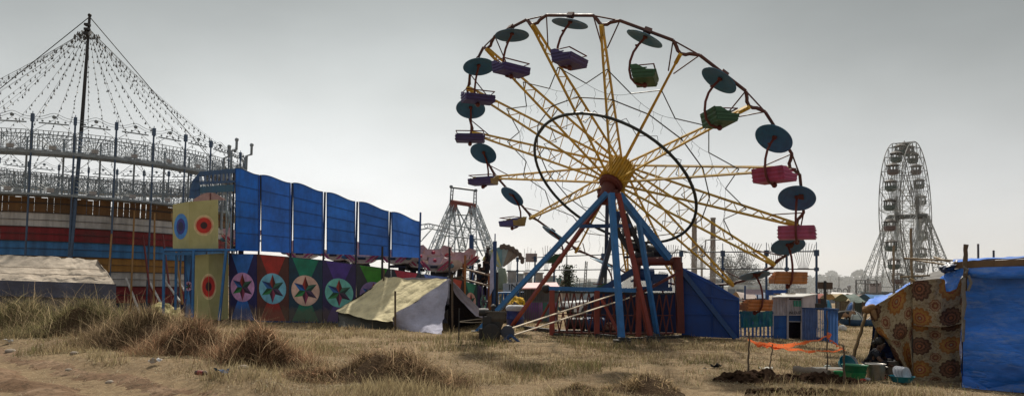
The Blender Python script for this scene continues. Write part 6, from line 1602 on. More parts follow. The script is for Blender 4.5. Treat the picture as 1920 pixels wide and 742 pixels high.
for i in range(4):
    mb = MB(); c0 = gnd(1606 + i * 5, 606); mb.tube([c0 + V((-.45 + .22 * j, .02 * j, .35 + .28 * math.sin(j * .8 + i) + .03 * i)) for j in range(6)], .035, 5)
    mb.build('white_pipe', PLATE, None, c0, 'white curved pipe resting against the green and white dome', 'pipe', 'white pipes by the dome')
# cow
cow = thing('cow', 'black and white cow standing behind the end of the blue fence', 'cow', (0, 0, 0))
J = {'hip': (V((-.55, 0, 1.02)), .25), 'bel': (V((0, 0, .98)), .30), 'sho': (V((.5, 0, 1.04)), .25), 'nk': (V((.80, 0, 1.15)), .14), 'hd': (V((1.05, 0, 1.12)), .12), 'mz': (V((1.28, 0, .98)), .075),
     'tl': (V((-.80, 0, 1.02)), .03), 'tl2': (V((-.84, 0, .45)), .02)}
E_ = [('hip', 'bel'), ('bel', 'sho'), ('sho', 'nk'), ('nk', 'hd'), ('hd', 'mz'), ('hip', 'tl'), ('tl', 'tl2')]
for s, n_ in ((-1, 'l'), (1, 'r')):
    J['f1' + n_] = (V((.48, s * .15, .72)), .10); J['f2' + n_] = (V((.50, s * .15, .40)), .055); J['f3' + n_] = (V((.49, s * .15, .04)), .05); E_ += [('sho', 'f1' + n_), ('f1' + n_, 'f2' + n_), ('f2' + n_, 'f3' + n_)]
    J['b1' + n_] = (V((-.52, s * .16, .70)), .13); J['b2' + n_] = (V((-.66, s * .16, .42)), .055); J['b3' + n_] = (V((-.60, s * .16, .04)), .05); E_ += [('hip', 'b1' + n_), ('b1' + n_, 'b2' + n_), ('b2' + n_, 'b3' + n_)]
    J['e' + n_] = (V((.98, s * .2, 1.22)), .03); E_ += [('hd', 'e' + n_)]
t = NT('cow_hide'); c1 = t.ramp(t.noise(1.6, 2, .5, t.coords('Object')), [(.47, (.30, .19, .12)), (.49, (.02, .017, .015))]); t.base(c1); t.b.inputs['Roughness'].default_value = .8
skin_fig('body', J, E_, t.m, cow)
for s in (-1, 1):
    mb = MB(); mb.tube([V((1.0, s * .09, 1.24)), V((1.0, s * .16, 1.34)), V((1.02, s * .14, 1.42))], [.025, .02, .006], 6); h_ = mb.build('horn', PLATE); h_.parent = cow
cow.location = gnd(1581, 612); cow.rotation_euler = (0, 0, .35); cow.scale = (.62,) * 3
mb = MB(); q = gnd(1579, 620); mb.ball(q + V((0, 0, .1)), .2, 10, 0, (1, .8, .8)); 
for i, vv in enumerate(mb.v): d = noise.noise(V(vv) * 6) * .06; mb.v[i] = (vv[0] + d, vv[1], vv[2] + d)
mb.build('plastic_bag', [cloth_mat('bag_white', (.6, .6, .58), .1)], None, q, 'round white plastic bag on the grass right of the blue fence', 'bag')
# small dark sheds, poles to fill the far field
for i, (x0, x1, yt, Y, c, lab) in enumerate(((1640, 1672, 548, 72, 2, 'blue grey booth at the foot of the big far wheel'), (1604, 1628, 560, 64, 1, 'low pinkish booth behind the blue tents'), (1533, 1545, 556, 90, 4, 'grey booth left of the white roofed shed'), (1500, 1512, 540, 130, 0, 'grey square tower in the haze over the hut'), (1462, 1470, 545, 140, 4, 'small grey kiosk in the haze over the dark blue board'), (1300, 1345, 541, 100, 3, 'long brownish shed under the chimneys'))):
    block(lab, x0, x1, yt, Y, c, depth=3)
for i, (x, yt, Y) in enumerate(((1573, 518, 150), (1627, 522, 90), (1497, 535, 140))):
    q = at(x, yt, Y); g = thing('utility_pole', ('dark utility pole with cross arm against the tree line', 'dark utility pole standing just left of the far wheel legs', 'thin utility pole in the haze over the hut')[i], 'utility pole', (q.x, Y, 0))
    mb = MB(); mb.tube([V((q.x, Y, 0)), q], .12, 6); mb.build('pole', GREYM, g); mb = MB(); mb.beam(q + V((-.8, 0, -.6)), q + V((.8, 0, -.6)), .12, .12); mb.build('cross_arm', GREYM, g)

# ------------------------------------------------------------------ big upright wheel far away
GW = thing('giant_wheel', 'tall upright giant wheel of grey lattice seen almost edge on, far away', 'ferris wheel', (0, 0, 0))
WY = 100.0; gc = at(1701, 406, WY); GW.location = (gc.x, gc.y, 0)
GR = 139 / FPX * WY; yaw = math.radians(39.5)
du = V((math.sin(yaw), math.cos(yaw), 0)); dn = V((math.cos(yaw), -math.sin(yaw), 0)); NB = 24; HWD = 1.2
gp = lambda a, r, o: gc + du * (r * math.sin(a)) + V((0, 0, r * math.cos(a))) + dn * o
GWM = paint('wheel_grey', (.09, .095, .095), .6, .3, .8, bump=0); GWP = paint('wheel_pale', (.30, .33, .34), .5, .2, .8, bump=0); GWD = paint('wheel_dark', (.03, .035, .035), .6, .2, .8, bump=0)
for o in (-HWD, HWD):
    mb = MB(); mb.tube([gp(2 * PI * i / 60, GR, o) for i in range(61)], .06, 5, 0, False); mb.tube([gp(2 * PI * i / 60, GR * .86, o) for i in range(61)], .05, 4, 0, False)
    for i in range(NB): mb.tube([gp(2 * PI * i / NB, GR, o), gp(2 * PI * (i + .5) / NB, GR * .86, o)], .025, 3, 0, False); mb.tube([gp(2 * PI * (i + .5) / NB, GR * .86, o), gp(2 * PI * (i + 1) / NB, GR, o)], .025, 3, 0, False)
    mb.build('rim', GWM, GW)
for i in range(NB):
    a = 2 * PI * i / NB; mb = MB()
    for o in (-HWD, HWD):
        mb.tube([gp(a, .5, o * 1.1), gp(a, GR, o)], .045, 4, 0, False); mb.tube([gp(a, .5, o * 1.1), gp(a + PI / NB, GR * .86, o)], .028, 3, 0, False)
        mb.tube([gp(a + PI * .55, .6, o * 1.1), gp(a, GR * .86, o)], .022, 3, 0, False)
    for r_ in (GR * .35, GR * .6, GR * .86): mb.tube([gp(a, r_, -HWD), gp(a, r_, HWD)], .03, 3, 0, False)
    mb.tube([gp(a, GR * .6, -HWD), gp(a, GR * .86, HWD)], .025, 3, 0, False); mb.tube([gp(a, GR, -HWD), gp(a + 2 * PI / NB, GR, HWD)], .03, 3, 0, False); mb.tube([gp(a, GR * .86, HWD), gp(a + 2 * PI / NB, GR * .86, -HWD)], .025, 3, 0, False); mb.tube([gp(a, GR * .35, -HWD), gp(a + 2 * PI / NB, GR * .6, -HWD)], .025, 3, 0, False); mb.tube([gp(a, GR * .6, HWD), gp(a + 2 * PI / NB, GR * .35, HWD)], .025, 3, 0, False)
    mb.tube([gp(a, GR, -HWD), gp(a, GR, HWD)], .05, 4, 0, False); mb.build('spoke', GWP if math.cos(a) < .35 else GWM, GW)  # lower spokes paler: the haze is put into their paint
mb = MB(); mb.tube([gp(0, 0, -2.4), gp(0, 0, 2.4)], .35, 10); 
for o in (-HWD, HWD): mb.lathe([(0, -.1), (.8, -.1), (.8, .1), (0, .1)], gp(0, 0, o), 16, Matrix((du, V((0, 0, 1)), dn)).transposed(), 0, False)
mb.build('hub', GWD, GW)
for o in (-2.3, 2.3):
    for s in (-1, 1):
        mb = MB(); top = gp(0, 0, o); ft = V((gc.x + s * 4.1, gc.y, 0)) + dn * o * 1.2; lattice(mb, top, ft, .45, 1.0, 16, .05, dn, 4, 0, 4); mb.build('lattice_leg', GWP, GW)
    mb = MB(); lattice(mb, gp(0, 0, o), V((gc.x, gc.y, 0)) + dn * o * 1.8, .45, .9, 16, .05, du, 4, 0, 4); mb.build('lattice_leg', GWP, GW)
mb = MB(); 
for z in (1.2, 2.6, 4.0): mb.tube([V((gc.x - 5, gc.y, z)), V((gc.x + 5, gc.y, z))], .05, 4)
mb.build('stay', GWP, GW)
def make_cabin(c1, c2):
    g = thing('wheel_cabin', '', 'wheel cabin', (0, 0, 0), 'cabins of the giant wheel')
    mb = MB(); mb.lathe([(.95, -.42), (.98, -.36), (.5, -.10), (.12, .02), (0, .04)], (0, 0, 0), 8, None, 0, False); mb.tube([V((0, 0, -.05)), V((0, 0, .2))], .06, 5); mb.build('roof', c2, g)
    mb = MB(); mb.lathe([(0, -1.75), (.55, -1.75), (.82, -1.5), (.86, -1.05), (.80, -1.02), (.76, -1.5), (.5, -1.6)], (0, 0, 0), 8, Matrix.Rotation(PI / 8, 3, 'Z'), 0, False); mb.build('tub', c1, g)
    for k in range(4): a = PI / 4 + PI / 2 * k; mb = MB(); mb.beam((.78 * math.cos(a), .78 * math.sin(a), -1.05), (.80 * math.cos(a), .80 * math.sin(a), -.40), .14, .14); mb.build('post', GWD, g)
    mb = MB(); mb.tube([V((0, 0, -1.6)), V((0, 0, -.2))], .07, 5); mb.build('pole', PLATE, g)
    return g
CABR = paint('cabin_roof_brown', (.05, .04, .035), .7, .3, 1, bump=0)
cb = {'dark green': make_cabin(paint('cabin_green', (.02, .05, .045), .5, .2, 1, bump=0), CABR), 'dark red': make_cabin(paint('cabin_red', (.07, .03, .03), .5, .2, 1, bump=0), CABR)}
first = {k: True for k in cb}; plc = []
hours = ['top', 'just right of the top', 'near the top on the side facing right', 'high on the right', 'upper right', 'well above hub height on the right', 'right above hub height', 'right at hub height', 'right below hub height', 'lower right', 'low right', 'near the foot on the right', 'bottom', 'near the foot on the left', 'low left', 'lower left', 'well below hub height on the left', 'left below hub height', 'left at hub height', 'left above hub height', 'upper left', 'high on the left', 'near the top on the left', 'just left of the top']
for i in range(NB):
    k = 'dark red' if i % 3 == 2 else 'dark green'; a = 2 * PI * (i + .5) / NB
    lab = '%s roofed cabin of the giant wheel, %s' % (k, hours[i])
    if first[k]: g = cb[k]; g['label'] = lab; first[k] = False
    else: g = None
    plc.append((g, k, lab, gp(a, GR * .99, 0)))
plc = [(g or dup(cb[k], lab), p) for g, k, lab, p in plc]
for g, p in plc: g.location = p + V((0, 0, .15)); g.rotation_euler = (0, 0, -yaw); g.scale = (.86,) * 3

# low tents and awnings filling the far side of the fairground
def awning(label, x0, x1, yt, Y, c):
    a = at(x0, yt, Y); b = at(x1, yt, Y); w_ = b.x - a.x; cx = (a.x + b.x) / 2; h_ = max(1.6, a.z); g = thing('stall_tent', label, 'tent', (cx, Y, 0))
    mb = MB(); mb.patch([[(a.x - .2, Y + 2.6, h_ * .72), (cx, Y + 2.6, h_ * .70), (b.x + .2, Y + 2.6, h_ * .72)], [(a.x - .1, Y + 1.3, h_), (cx, Y + 1.3, h_ * .97), (b.x + .1, Y + 1.3, h_)], [(a.x - .2, Y - .1, h_ * .70), (cx, Y - .1, h_ * .67), (b.x + .2, Y - .1, h_ * .70)]], 14, 8, .05, 1.0); mb.build('roof', cloth_mat('awning_cloth', c, .3), g)
    mb = MB(); mb.patch([[(a.x, Y, h_ * .69), (b.x, Y, h_ * .69)], [(a.x, Y, .05), (b.x, Y, .05)]], 14, 5, .05, 1.2, fold=.03, foldf=20); mb.build('front_sheet', cloth_mat('awning_sheet', tuple(v * .5 for v in c), .4), g)
    for x in (a.x, b.x): mb = MB(); mb.tube([V((x, Y - .1, 0)), V((x, Y - .1, h_ * .72))], .04, 5); mb.build('pole', WOOD, g)
for i, (x0, x1, yt, Y, c, lab) in enumerate(((1392, 1416, 556, 58, (.40, .33, .30), 'pale pinkish stall tent in the gap right of the blue screen'), (1418, 1440, 553, 64, (.18, .22, .30), 'slate blue stall tent behind the lowest orange gondola'),
    (1532, 1550, 553, 72, (.30, .10, .08), 'dull red stall tent behind the brown signboard pole'), (1566, 1590, 566, 60, (.36, .36, .34), 'grey white stall tent in front of the white roofed shed'),
    (1604, 1632, 553, 62, (.22, .16, .14), 'brown stall tent just left of the far wheel legs'), (1640, 1670, 556, 52, (.06, .16, .34), 'blue stall tent at the foot of the far wheel'), (1600, 1616, 574, 46, (.13, .17, .15), 'small grey green stall tent above the striped dome'), (1574, 1590, 576, 52, (.38, .30, .18), 'ochre stall tent above the cow'))):
    awning(lab, x0, x1, yt, Y, c)
# ------------------------------------------------------------------ cloth shelter and blue tarpaulin hut
t = NT('floral_cloth')
uv = t.node('ShaderNodeUVMap').outputs[0]
nz = t.noise(1.5, 3, .5, uv, 'Color'); off = t.node('ShaderNodeVectorMath', operation='MULTIPLY_ADD'); t.link(nz, off.inputs[0]); off.inputs[1].default_value = (.05,) * 3; t.link(uv, off.inputs[2])
def medal(scale, ox, oy, petals, rad):
    mp_ = t.node('ShaderNodeMapping'); mp_.inputs['Scale'].default_value = (scale,) * 3; mp_.inputs['Location'].default_value = (ox, oy, 0); t.link(off.outputs[0], mp_.inputs[0])
    fr = t.node('ShaderNodeVectorMath', operation='FRACTION'); t.link(mp_.outputs[0], fr.inputs[0])
    fl = t.node('ShaderNodeVectorMath', operation='FLOOR'); t.link(mp_.outputs[0], fl.inputs[0])
    sb = t.node('ShaderNodeVectorMath', operation='SUBTRACT'); t.link(fr.outputs[0], sb.inputs[0]); sb.inputs[1].default_value = (.5, .5, 0)
    s1 = t.node('ShaderNodeSeparateXYZ'); t.link(sb.outputs[0], s1.inputs[0]); s2 = t.node('ShaderNodeSeparateXYZ'); t.link(fl.outputs[0], s2.inputs[0])
    x, y = s1.outputs[0], s1.outputs[1]
    r = t.math('SQRT', t.math('ADD', t.math('MULTIPLY', x, x), t.math('MULTIPLY', y, y))); an = t.math('ARCTAN2', y, x)
    pet = t.math('MULTIPLY_ADD', t.math('ABSOLUTE', t.math('SINE', t.math('MULTIPLY', an, petals / 2))), .16, .84)
    q = t.math('DIVIDE', r, t.math('MULTIPLY', pet, rad))
    par = t.math('MODULO', t.math('ADD', t.math('ADD', s2.outputs[0], s2.outputs[1]), 100), 2)
    return q, par
q, par = medal(2.1, .15, .1, 12, .40)
dark = t.ramp(q, [(0, (.30, .10, .04)), (.16, (.05, .018, .015)), (.30, (.22, .08, .05)), (.44, (.05, .018, .015)), (.62, (.16, .07, .045)), (.8, (.06, .025, .02)), (1.0, (.36, .28, .18))], 'CONSTANT')
oran = t.ramp(q, [(0, (.35, .30, .2)), (.12, (.25, .04, .03)), (.24, (.40, .22, .07)), (.40, (.28, .05, .03)), (.52, (.40, .20, .05)), (.78, (.30, .12, .03)), (1.0, (.36, .28, .18))], 'CONSTANT')
col = t.mix(par, dark, oran)
q2, p2 = medal(2.1, .65, .6, 8, .20)
small = t.ramp(q2, [(0, (.3, .2, .1)), (.25, (.16, .05, .03)), (.6, (.34, .22, .13)), (.8, (.20, .09, .05))], 'CONSTANT')
bgc = t.ramp(t.noise(26, 4, .7, uv), [(.45, (.40, .33, .22)), (.56, (.30, .24, .14)), (.62, (.16, .11, .06))])
base = t.mix(t.math('LESS_THAN', q2, 1.0), bgc, small)
col = t.mix(t.math('LESS_THAN', q, 1.0), base, col)
dirt = t.ramp(t.noise(1.1, 8, .72, t.coords('Object')), [(.40, .08), (.75, .6)]); col = t.mix(dirt, col, (.11, .08, .05))
col = t.mix(.14, col, (.22, .14, .08), 'MIX')
t.base(col); t.b.inputs['Roughness'].default_value = .9; t.b.inputs['Specular IOR Level'].default_value = .1
t.bump(t.noise(7, 6, .6, t.coords('Object', (1, 1, 1.6))), .5, .04)
FLOR = t.m
def blue_tarp(name, c):
    t = NT(name); o = t.coords('Object'); n1 = t.noise(1.6, 7, .65, t.coords('Object', (.5, .5, 2.2))); c0 = lin(c)
    col = t.ramp(n1, [(.3, tuple(v * .55 for v in c0)), (.55, c0), (.75, tuple(v * 1.35 for v in c0))])
    f = t.ramp(t.noise(1.2, 9, .78, t.coords('Object', (1, 1, 3.2))), [(.50, 0.0), (.66, .7)]); col = t.mix(f, col, (.20, .28, .46))
    t.base(col); t.b.inputs['Roughness'].default_value = .42
    h = t.math('ADD', t.math('ADD', t.noise(1.3, 4, .5, t.coords('Object', (.8, .8, 1.7))), t.math('MULTIPLY', crease(t, 1.5, (.7, .7, 2.6)), .55)), t.math('MULTIPLY', t.noise(14, 5, .6, o), .05)); t.bump(h, .5, .08); return t.m
TARP = blue_tarp('tarp_blue', (.015, .16, .66)); TARPD = blue_tarp('tarp_navy', (.008, .022, .07))
shel = thing('cloth_shelter', 'lean to shelter walled with brown and orange medallion cloth on bamboo poles', 'shelter', gnd(1750, 712))
CY_ = lambda x: 14.35 - (x - 1700) * .0042
c_ = lambda x, y, d=0.0: at(x, y, CY_(x) + d)
mb = MB(); mb.patch([[c_(1711, 528), c_(1760, 524), c_(1809, 524)], [c_(1711, 600), c_(1760, 603), c_(1808, 598)], [c_(1712, 660), c_(1760, 660), c_(1807, 655)], [c_(1713, 712), c_(1760, 714), c_(1807, 713)]], 70, 80, .045, 1.6, ridge=.06, fold=.022, foldf=17, seed=1); mb.build('cloth_wall', FLOR, shel)
mb = MB(); mb.patch([[c_(1711, 527, -.08), c_(1760, 522, -.08), c_(1810, 522, -.08)], [c_(1711, 570, -.10), c_(1760, 575, -.10), c_(1808, 565, -.08)], [c_(1713, 609, -.12), c_(1762, 613, -.14), c_(1807, 605, -.10)]], 60, 50, .05, 1.7, ridge=.06, fold=.025, foldf=11, seed=2); mb.build('cloth_flap', FLOR, shel)
L_ = lambda x, y, d=0: at(x, y, 14.9 - (x - 1625) * .0062 + d)
mb = MB(); mb.patch([[L_(1629, 580), L_(1668, 556), L_(1712, 528)], [L_(1634, 600), L_(1668, 588), L_(1712, 570, -.04)], [L_(1645, 622, -.08), L_(1676, 628, -.18), L_(1713, 604, -.06)], [L_(1660, 640, -.05), L_(1688, 643, -.12), L_(1713, 622)], [L_(1682, 682), L_(1700, 680), L_(1713, 672)], [L_(1702, 712), L_(1708, 713), L_(1714, 713)]], 44, 60, .05, 2.2, fold=.11, foldf=13, seed=3); mb.build('cloth_drape', FLOR, shel)
mb = MB()
for i in range(7): a = i * .9; mb.ball(L_(1624 + i * 2.2, 578 + 3 * math.sin(a), -.05), .07 + .02 * math.sin(a * 2), 8, 0, (1.2, 1, .8))
mb.tube([L_(1637, 582, -.06), L_(1639, 588, -.1), L_(1643, 598, -.12)], [.05, .05, .02], 8); mb.build('cloth_knot', paint('knot_ochre', (.22, .12, .05), .9, .6, 12, streak=False), shel)
mb = MB(); mb.patch([[at(1640, 590, 15.4), at(1690, 560, 15.4), at(1720, 540, 15.2)], [at(1632, 640, 15.6), at(1680, 640, 15.7), at(1722, 640, 15.4)], [at(1622, 697, 15.7), at(1680, 700, 15.8), at(1724, 700, 15.4)]], 20, 20, .06, 2, fold=.05, foldf=12); mb.build('dark_sheet', TARPD, shel)
mb = MB(); mb.patch([[at(1618, 582, 15.0), at(1660, 566, 14.9), at(1700, 538, 14.6)], [at(1626, 566, 15.8), at(1668, 556, 15.8), at(1704, 533, 15.6)], [at(1640, 556, 17.0), at(1676, 549, 17.0), at(1708, 528, 17.0)]], 24, 14, .05, 2.5, seed=5); mb.build('tarp_roof', TARP, shel)
GTARP = cloth_mat('tarp_grey', (.16, .155, .15), .4, 0, 2)
mb = MB(); mb.patch([[c_(1708, 531, -.05), c_(1755, 526, -.05), c_(1802, 520, -.05)], [at(1732, 519, 15.2), at(1768, 512, 15.2), at(1800, 507, 15.1)], [at(1752, 509, 16.4), at(1775, 504, 16.4), at(1800, 500, 16.4)]], 24, 12, .03, 2.5, seed=6); mb.build('grey_roof', GTARP, shel)
mb = MB(); mb.patch([[at(1640, 575, 15.2), L_(1712, 531)], [at(1668, 552, 16.8), at(1740, 515, 16.6)]], 14, 8, .03, 2); mb.build('grey_roof', GTARP, shel)
def pole(mb, a, b, r0=.03, r1=.026, knots=5):
    a, b = V(a), V(b); n = knots * 3; pts_ = [a.lerp(b, i / n) + V((.008 * math.sin(i * 2.1), .008 * math.cos(i), 0)) for i in range(n + 1)]
    mb.tube(pts_, [(r0 + (r1 - r0) * i / n) * (1.18 if i % 3 == 0 else 1) for i in range(n + 1)], 8)
for a, b, r_, lab in ((at(1708, 428, 14.75), at(1714, 712, 14.75), .03, 0), (at(1676, 460, 15.9), at(1675, 690, 15.9), .028, 0), (at(1626, 582, 15.0), gnd(1593, 690), .035, 0), (at(1652, 600, 15.1), gnd(1626, 690), .05, 1)):
    mb = MB(); pole(mb, b, a, r_, r_ * .8); mb.build('pole', WOODL if not lab else WOOD, shel)
for a, b in (((1696, 484, 14.6), (1800, 489, 14.0)), ((1712, 487, 15.4), (1776, 496, 14.6)), ((1752, 482, 15.4), (1790, 493, 14.6)), ((1690, 519, 14.6), (1742, 516, 15.0))):
    mb = MB(); pole(mb, at(*a), at(*b), .02, .018); mb.build('roof_pole', WOODL, shel)
mb = MB()
for i in range(5): mb.tube([c_(1706 + i * 2, 522 + 2 * i, -.05), c_(1716 - i, 528 - i, -.06)], .022, 5)
mb.build('lashing', paint('rope_ochre', (.30, .20, .09), .9, .3, 8), shel)

hutb = thing('tarp_hut', 'bright blue tarpaulin hut with bamboo corner pole and brown roof board', 'hut', gnd(1860, 728))
h_ = lambda x, y, d=0.0: at(x, y, 13.15 - (x - 1803) * .0050 + d)
mb = MB(); mb.patch([[h_(1808, 505), h_(1862, 502), h_(1960, 500)], [h_(1806, 590), h_(1864, 592, .05), h_(1960, 590)], [h_(1805, 660, .02), h_(1864, 660, -.05), h_(1960, 664)], [h_(1802, 726), h_(1862, 731), h_(1960, 738)]], 120, 130, .11, .9, ridge=.055, fold=.03, foldf=5, seed=11); mb.build('tarp_wall', TARP, hutb)
mb = MB(); mb.patch([[h_(1806, 503, -.06), h_(1862, 500, -.06), h_(1960, 498, -.06)], [h_(1812, 512, -.09), h_(1866, 514, -.12), h_(1960, 513, -.10)], [h_(1818, 517, -.07), h_(1866, 522, -.10), h_(1960, 520, -.09)]], 50, 12, .03, 3, seed=12); mb.build('tarp_skirt', TARP, hutb)
mb = MB(); mb.patch([[at(1760, 521, 13.7), at(1786, 507, 13.4), h_(1810, 502, -.08)], [at(1772, 524, 13.5), at(1788, 516, 13.3), h_(1812, 512, -.1)], [at(1773, 534, 13.4), at(1786, 534, 13.3), h_(1800, 518, -.09)], [at(1775, 546, 13.4), at(1784, 546, 13.3), at(1794, 541, 13.2)]], 26, 22, .035, 4, seed=13); mb.build('tarp_corner', TARP, hutb)
mb = MB(); mb.patch([[h_(1806, 508, .05), at(1835, 503, 15.5), at(1850, 500, 18)], [h_(1803, 726, .05), gnd(1812, 700), gnd(1825, 668)]], 20, 14, .05, 2, fold=.02); mb.build('tarp_wall', TARP, hutb)
mb = MB(); mb.patch([[h_(1786, 490, .02), h_(1860, 487, .02), h_(1960, 481, .02)], [h_(1788, 487, 1.5), h_(1860, 484, 1.5), h_(1960, 477, 1.5)], [h_(1790, 489, 4.2), h_(1860, 487, 4.2), h_(1960, 482, 4.2)]], 40, 14, .04, 2, seed=14); mb.build('tarp_roof', TARP, hutb)
mb = MB(); mb.prism([h_(1789, 491), h_(1960, 484), h_(1960, 499), h_(1790, 503)], .05); mb.build('roof_board', paint('board_brown', (.16, .10, .055), .8, .5, 3), hutb)
mb = MB(); mb.patch([[at(1770, 496, 13.7), at(1780, 490, 13.5), at(1796, 487, 13.25)], [at(1768, 505, 13.6), at(1780, 500, 13.2), at(1794, 497, 13.12)], [at(1770, 514, 13.7), at(1781, 509, 13.4), at(1792, 504, 13.2)]], 24, 20, .10, 6, seed=21); mb.build('tarp_bundle', TARPD, hutb)
mb = MB(); pole(mb, h_(1808, 726, .16), h_(1809, 520, .10), .04, .04, 4); pole(mb, h_(1809, 545, -.12), h_(1811, 458, -.12), .034, .036, 3); mb.build('pole', WOOD, hutb)
for x, y0 in ((1834, 457), (1863, 469)):
    mb = MB(); q = at(x, 489, 15.0); p = at(x, y0, 15.0); mb.tube([V((q.x, 15, 1.6)), p], .02, 6); mb.build('stick', WOOD, hutb)
mb = MB()
for i in range(4): mb.tube([h_(1806 + i * 3, 500 + i * 2, -.16), h_(1816 - i * 2, 506 + i * 2, -.17)], .018, 5)
mb.tube([h_(1808, 520, -.16), h_(1806, 545, -.17), h_(1809, 570, -.16), h_(1805, 600, -.16)], [.03, .04, .035, .02], 6); mb.tube([h_(1816, 516, -.15), h_(1821, 530, -.16), h_(1815, 545, -.16)], .025, 6); mb.tube([h_(1807, 598, -.14), h_(1806, 640, -.14)], [.03, .02], 6)
mb.build('rope', paint('rope_grey', (.16, .15, .14), .9, .2, 8), hutb)

# ------------------------------------------------------------------ seated person washing up
SH = cloth_mat('shirt_dark_slate', (.014, .016, .024), .15, 0, 4); SK = cloth_mat('skirt_dark', (.018, .016, .02), .1, 0, 4)
pr = thing('person', 'person in dark shirt crouching in the shelter opening behind the pots', 'person', (0, 0, 0))
J = {'pel': (V((0, -.05, .16)), .15), 'wai': (V((0, .02, .30)), .12), 'che': (V((0, .10, .46)), .13), 'nk': (V((0, .17, .575)), .05), 'hd': (V((.01, .20, .64)), .07), 'hd2': (V((.01, .21, .73)), .075), 'nose': (V((.01, .29, .665)), .018),
     'sl': (V((-.17, .12, .52)), .055), 'el': (V((-.27, .22, .33)), .042), 'wl': (V((-.17, .40, .24)), .03), 'hl_': (V((-.13, .46, .21)), .028),
     'sr': (V((.17, .12, .52)), .055), 'er': (V((.25, .25, .34)), .042), 'wr': (V((.13, .42, .25)), .03), 'hr_': (V((.10, .48, .22)), .028),
     'tl': (V((-.12, .05, .17)), .095), 'kl': (V((-.22, .36, .34)), .07), 'al': (V((-.17, .26, .06)), .042), 'fl': (V((-.18, .40, .035)), .035),
     'tr': (V((.12, .05, .17)), .095), 'kr': (V((.22, .36, .32)), .07), 'ar': (V((.17, .26, .06)), .042), 'fr': (V((.18, .40, .035)), .035)}
E_ = [('pel', 'wai'), ('wai', 'che'), ('che', 'nk'), ('nk', 'hd'), ('hd', 'hd2'), ('hd', 'nose'), ('che', 'sl'), ('sl', 'el'), ('el', 'wl'), ('wl', 'hl_'), ('che', 'sr'), ('sr', 'er'), ('er', 'wr'), ('wr', 'hr_'), ('pel', 'tl'), ('tl', 'kl'), ('kl', 'al'), ('al', 'fl'), ('pel', 'tr'), ('tr', 'kr'), ('kr', 'ar'), ('ar', 'fr')]
for s, hn in ((-1, 'hl_'), (1, 'hr_')):
    for i in range(4):
        n_ = 'g%s%d' % (hn, i); b_ = J[hn][0]; J[n_] = (b_ + V(((-.024 + .016 * i), .04, -.005)), .009); J[n_ + 'b'] = (b_ + V(((-.026 + .017 * i), .075 - .006 * abs(i - 1.5), -.03)), .008); E_ += [(hn, n_), (n_, n_ + 'b')]
    n_ = 'th' + hn; J[n_] = (J[hn][0] + V((-s * .04, .02, -.005)), .010); J[n_ + 'b'] = (J[hn][0] + V((-s * .045, .05, -.02)), .008); E_ += [(hn, n_), (n_, n_ + 'b')]
skin_fig('body', J, E_, SKIN, pr)
S = {'wai': (J['wai'][0], .145), 'hem': (V((0, -.03, .20)), .17), 'che': (J['che'][0], .155), 'col': (V((0, .15, .545)), .075), 'sl': (J['sl'][0], .075), 'el': (J['sl'][0].lerp(J['el'][0], .7), .066), 'sr': (J['sr'][0], .075), 'er': (J['sr'][0].lerp(J['er'][0], .7), .066)}
skin_fig('shirt', S, [('wai', 'hem'), ('wai', 'che'), ('che', 'col'), ('che', 'sl'), ('sl', 'el'), ('che', 'sr'), ('sr', 'er')], SH, pr)
T_ = {'pel': (J['pel'][0], .175), 'tl': (J['tl'][0], .12), 'kl': (J['kl'][0], .09), 'al': (J['al'][0] + V((0, 0, .05)), .07), 'tr': (J['tr'][0], .12), 'kr': (J['kr'][0], .09), 'ar': (J['ar'][0] + V((0, 0, .05)), .07)}
skin_fig('trousers', T_, [('pel', 'tl'), ('tl', 'kl'), ('kl', 'al'), ('pel', 'tr'), ('tr', 'kr'), ('kr', 'ar')], SK, pr)
mb = MB(); mb.ball((.01, .175, .735), .098, 14, 0, (.95, 1.05, .95)); mb.ball((.01, .07, .70), .05, 10); hb = mb.build('hair', HAIRM); hb.parent = pr
for s in (-1, 1): mb = MB(); mb.ball((.01 + s * .03, .272, .695), .011, 8); e_ = mb.build('eye', PLATE); e_.parent = pr
pr.location = gnd(1634, 702); pr.rotation_euler = (0, 0, -2.3); pr.scale = (.92,) * 3

# ------------------------------------------------------------------ washing up things
def basin(name, label, c, r, h, mat, cat='basin', rim=.02, tilt=None, taper=.72):
    g = thing(name, label, cat, c); mb = MB()
    prof = [(0, .0), (r * taper, 0), (r * (taper + .1), .02), (r * .97, h * .93), (r * 1.04, h), (r * 1.05, h + .006), (r * .99, h + .004), (r * .93, h * .9), (r * (taper + .04), .03), (0, .025)]
    mb.lathe(prof, (0, 0, 0), 32); o_ = mb.build('bowl', mat, None); o_.parent = g
    if tilt: g.rotation_euler = tilt
    return g
GRNP = paint('plastic_green', (.012, .16, .075), .35, .15, 4, streak=False, bump=.05); TEALP = paint('plastic_teal', (.012, .17, .23), .35, .15, 4, streak=False, bump=.05); GRN2 = paint('plastic_light_green', (.03, .30, .11), .4, .15, 4, streak=False)
ALU = paint('aluminium', (.45, .43, .40), .38, .35, 5, .75, dirtcol='2a2018', streak=False, spec=.5); WHT = paint('enamel_white', (.62, .64, .68), .3, .1, 4, streak=False)
g1 = gnd(1603, 711)
basin('wash_basin', 'large dark green plastic basin stacked on a lighter green one', g1 + V((0, 0, .10)), .225, .17, GRNP)
basin('wash_basin', 'lighter green plastic basin underneath the large dark green one', g1, .20, .14, GRN2)
basin('wash_basin', 'teal blue basin holding white plates in front of the cloth wall', gnd(1691, 716), .21, .11, TEALP)
basin('wash_basin', 'teal basin tipped up on edge behind the green basins', gnd(1583, 697) + V((0, 0, .12)), .19, .12, TEALP, tilt=(1.0, .5, 0))
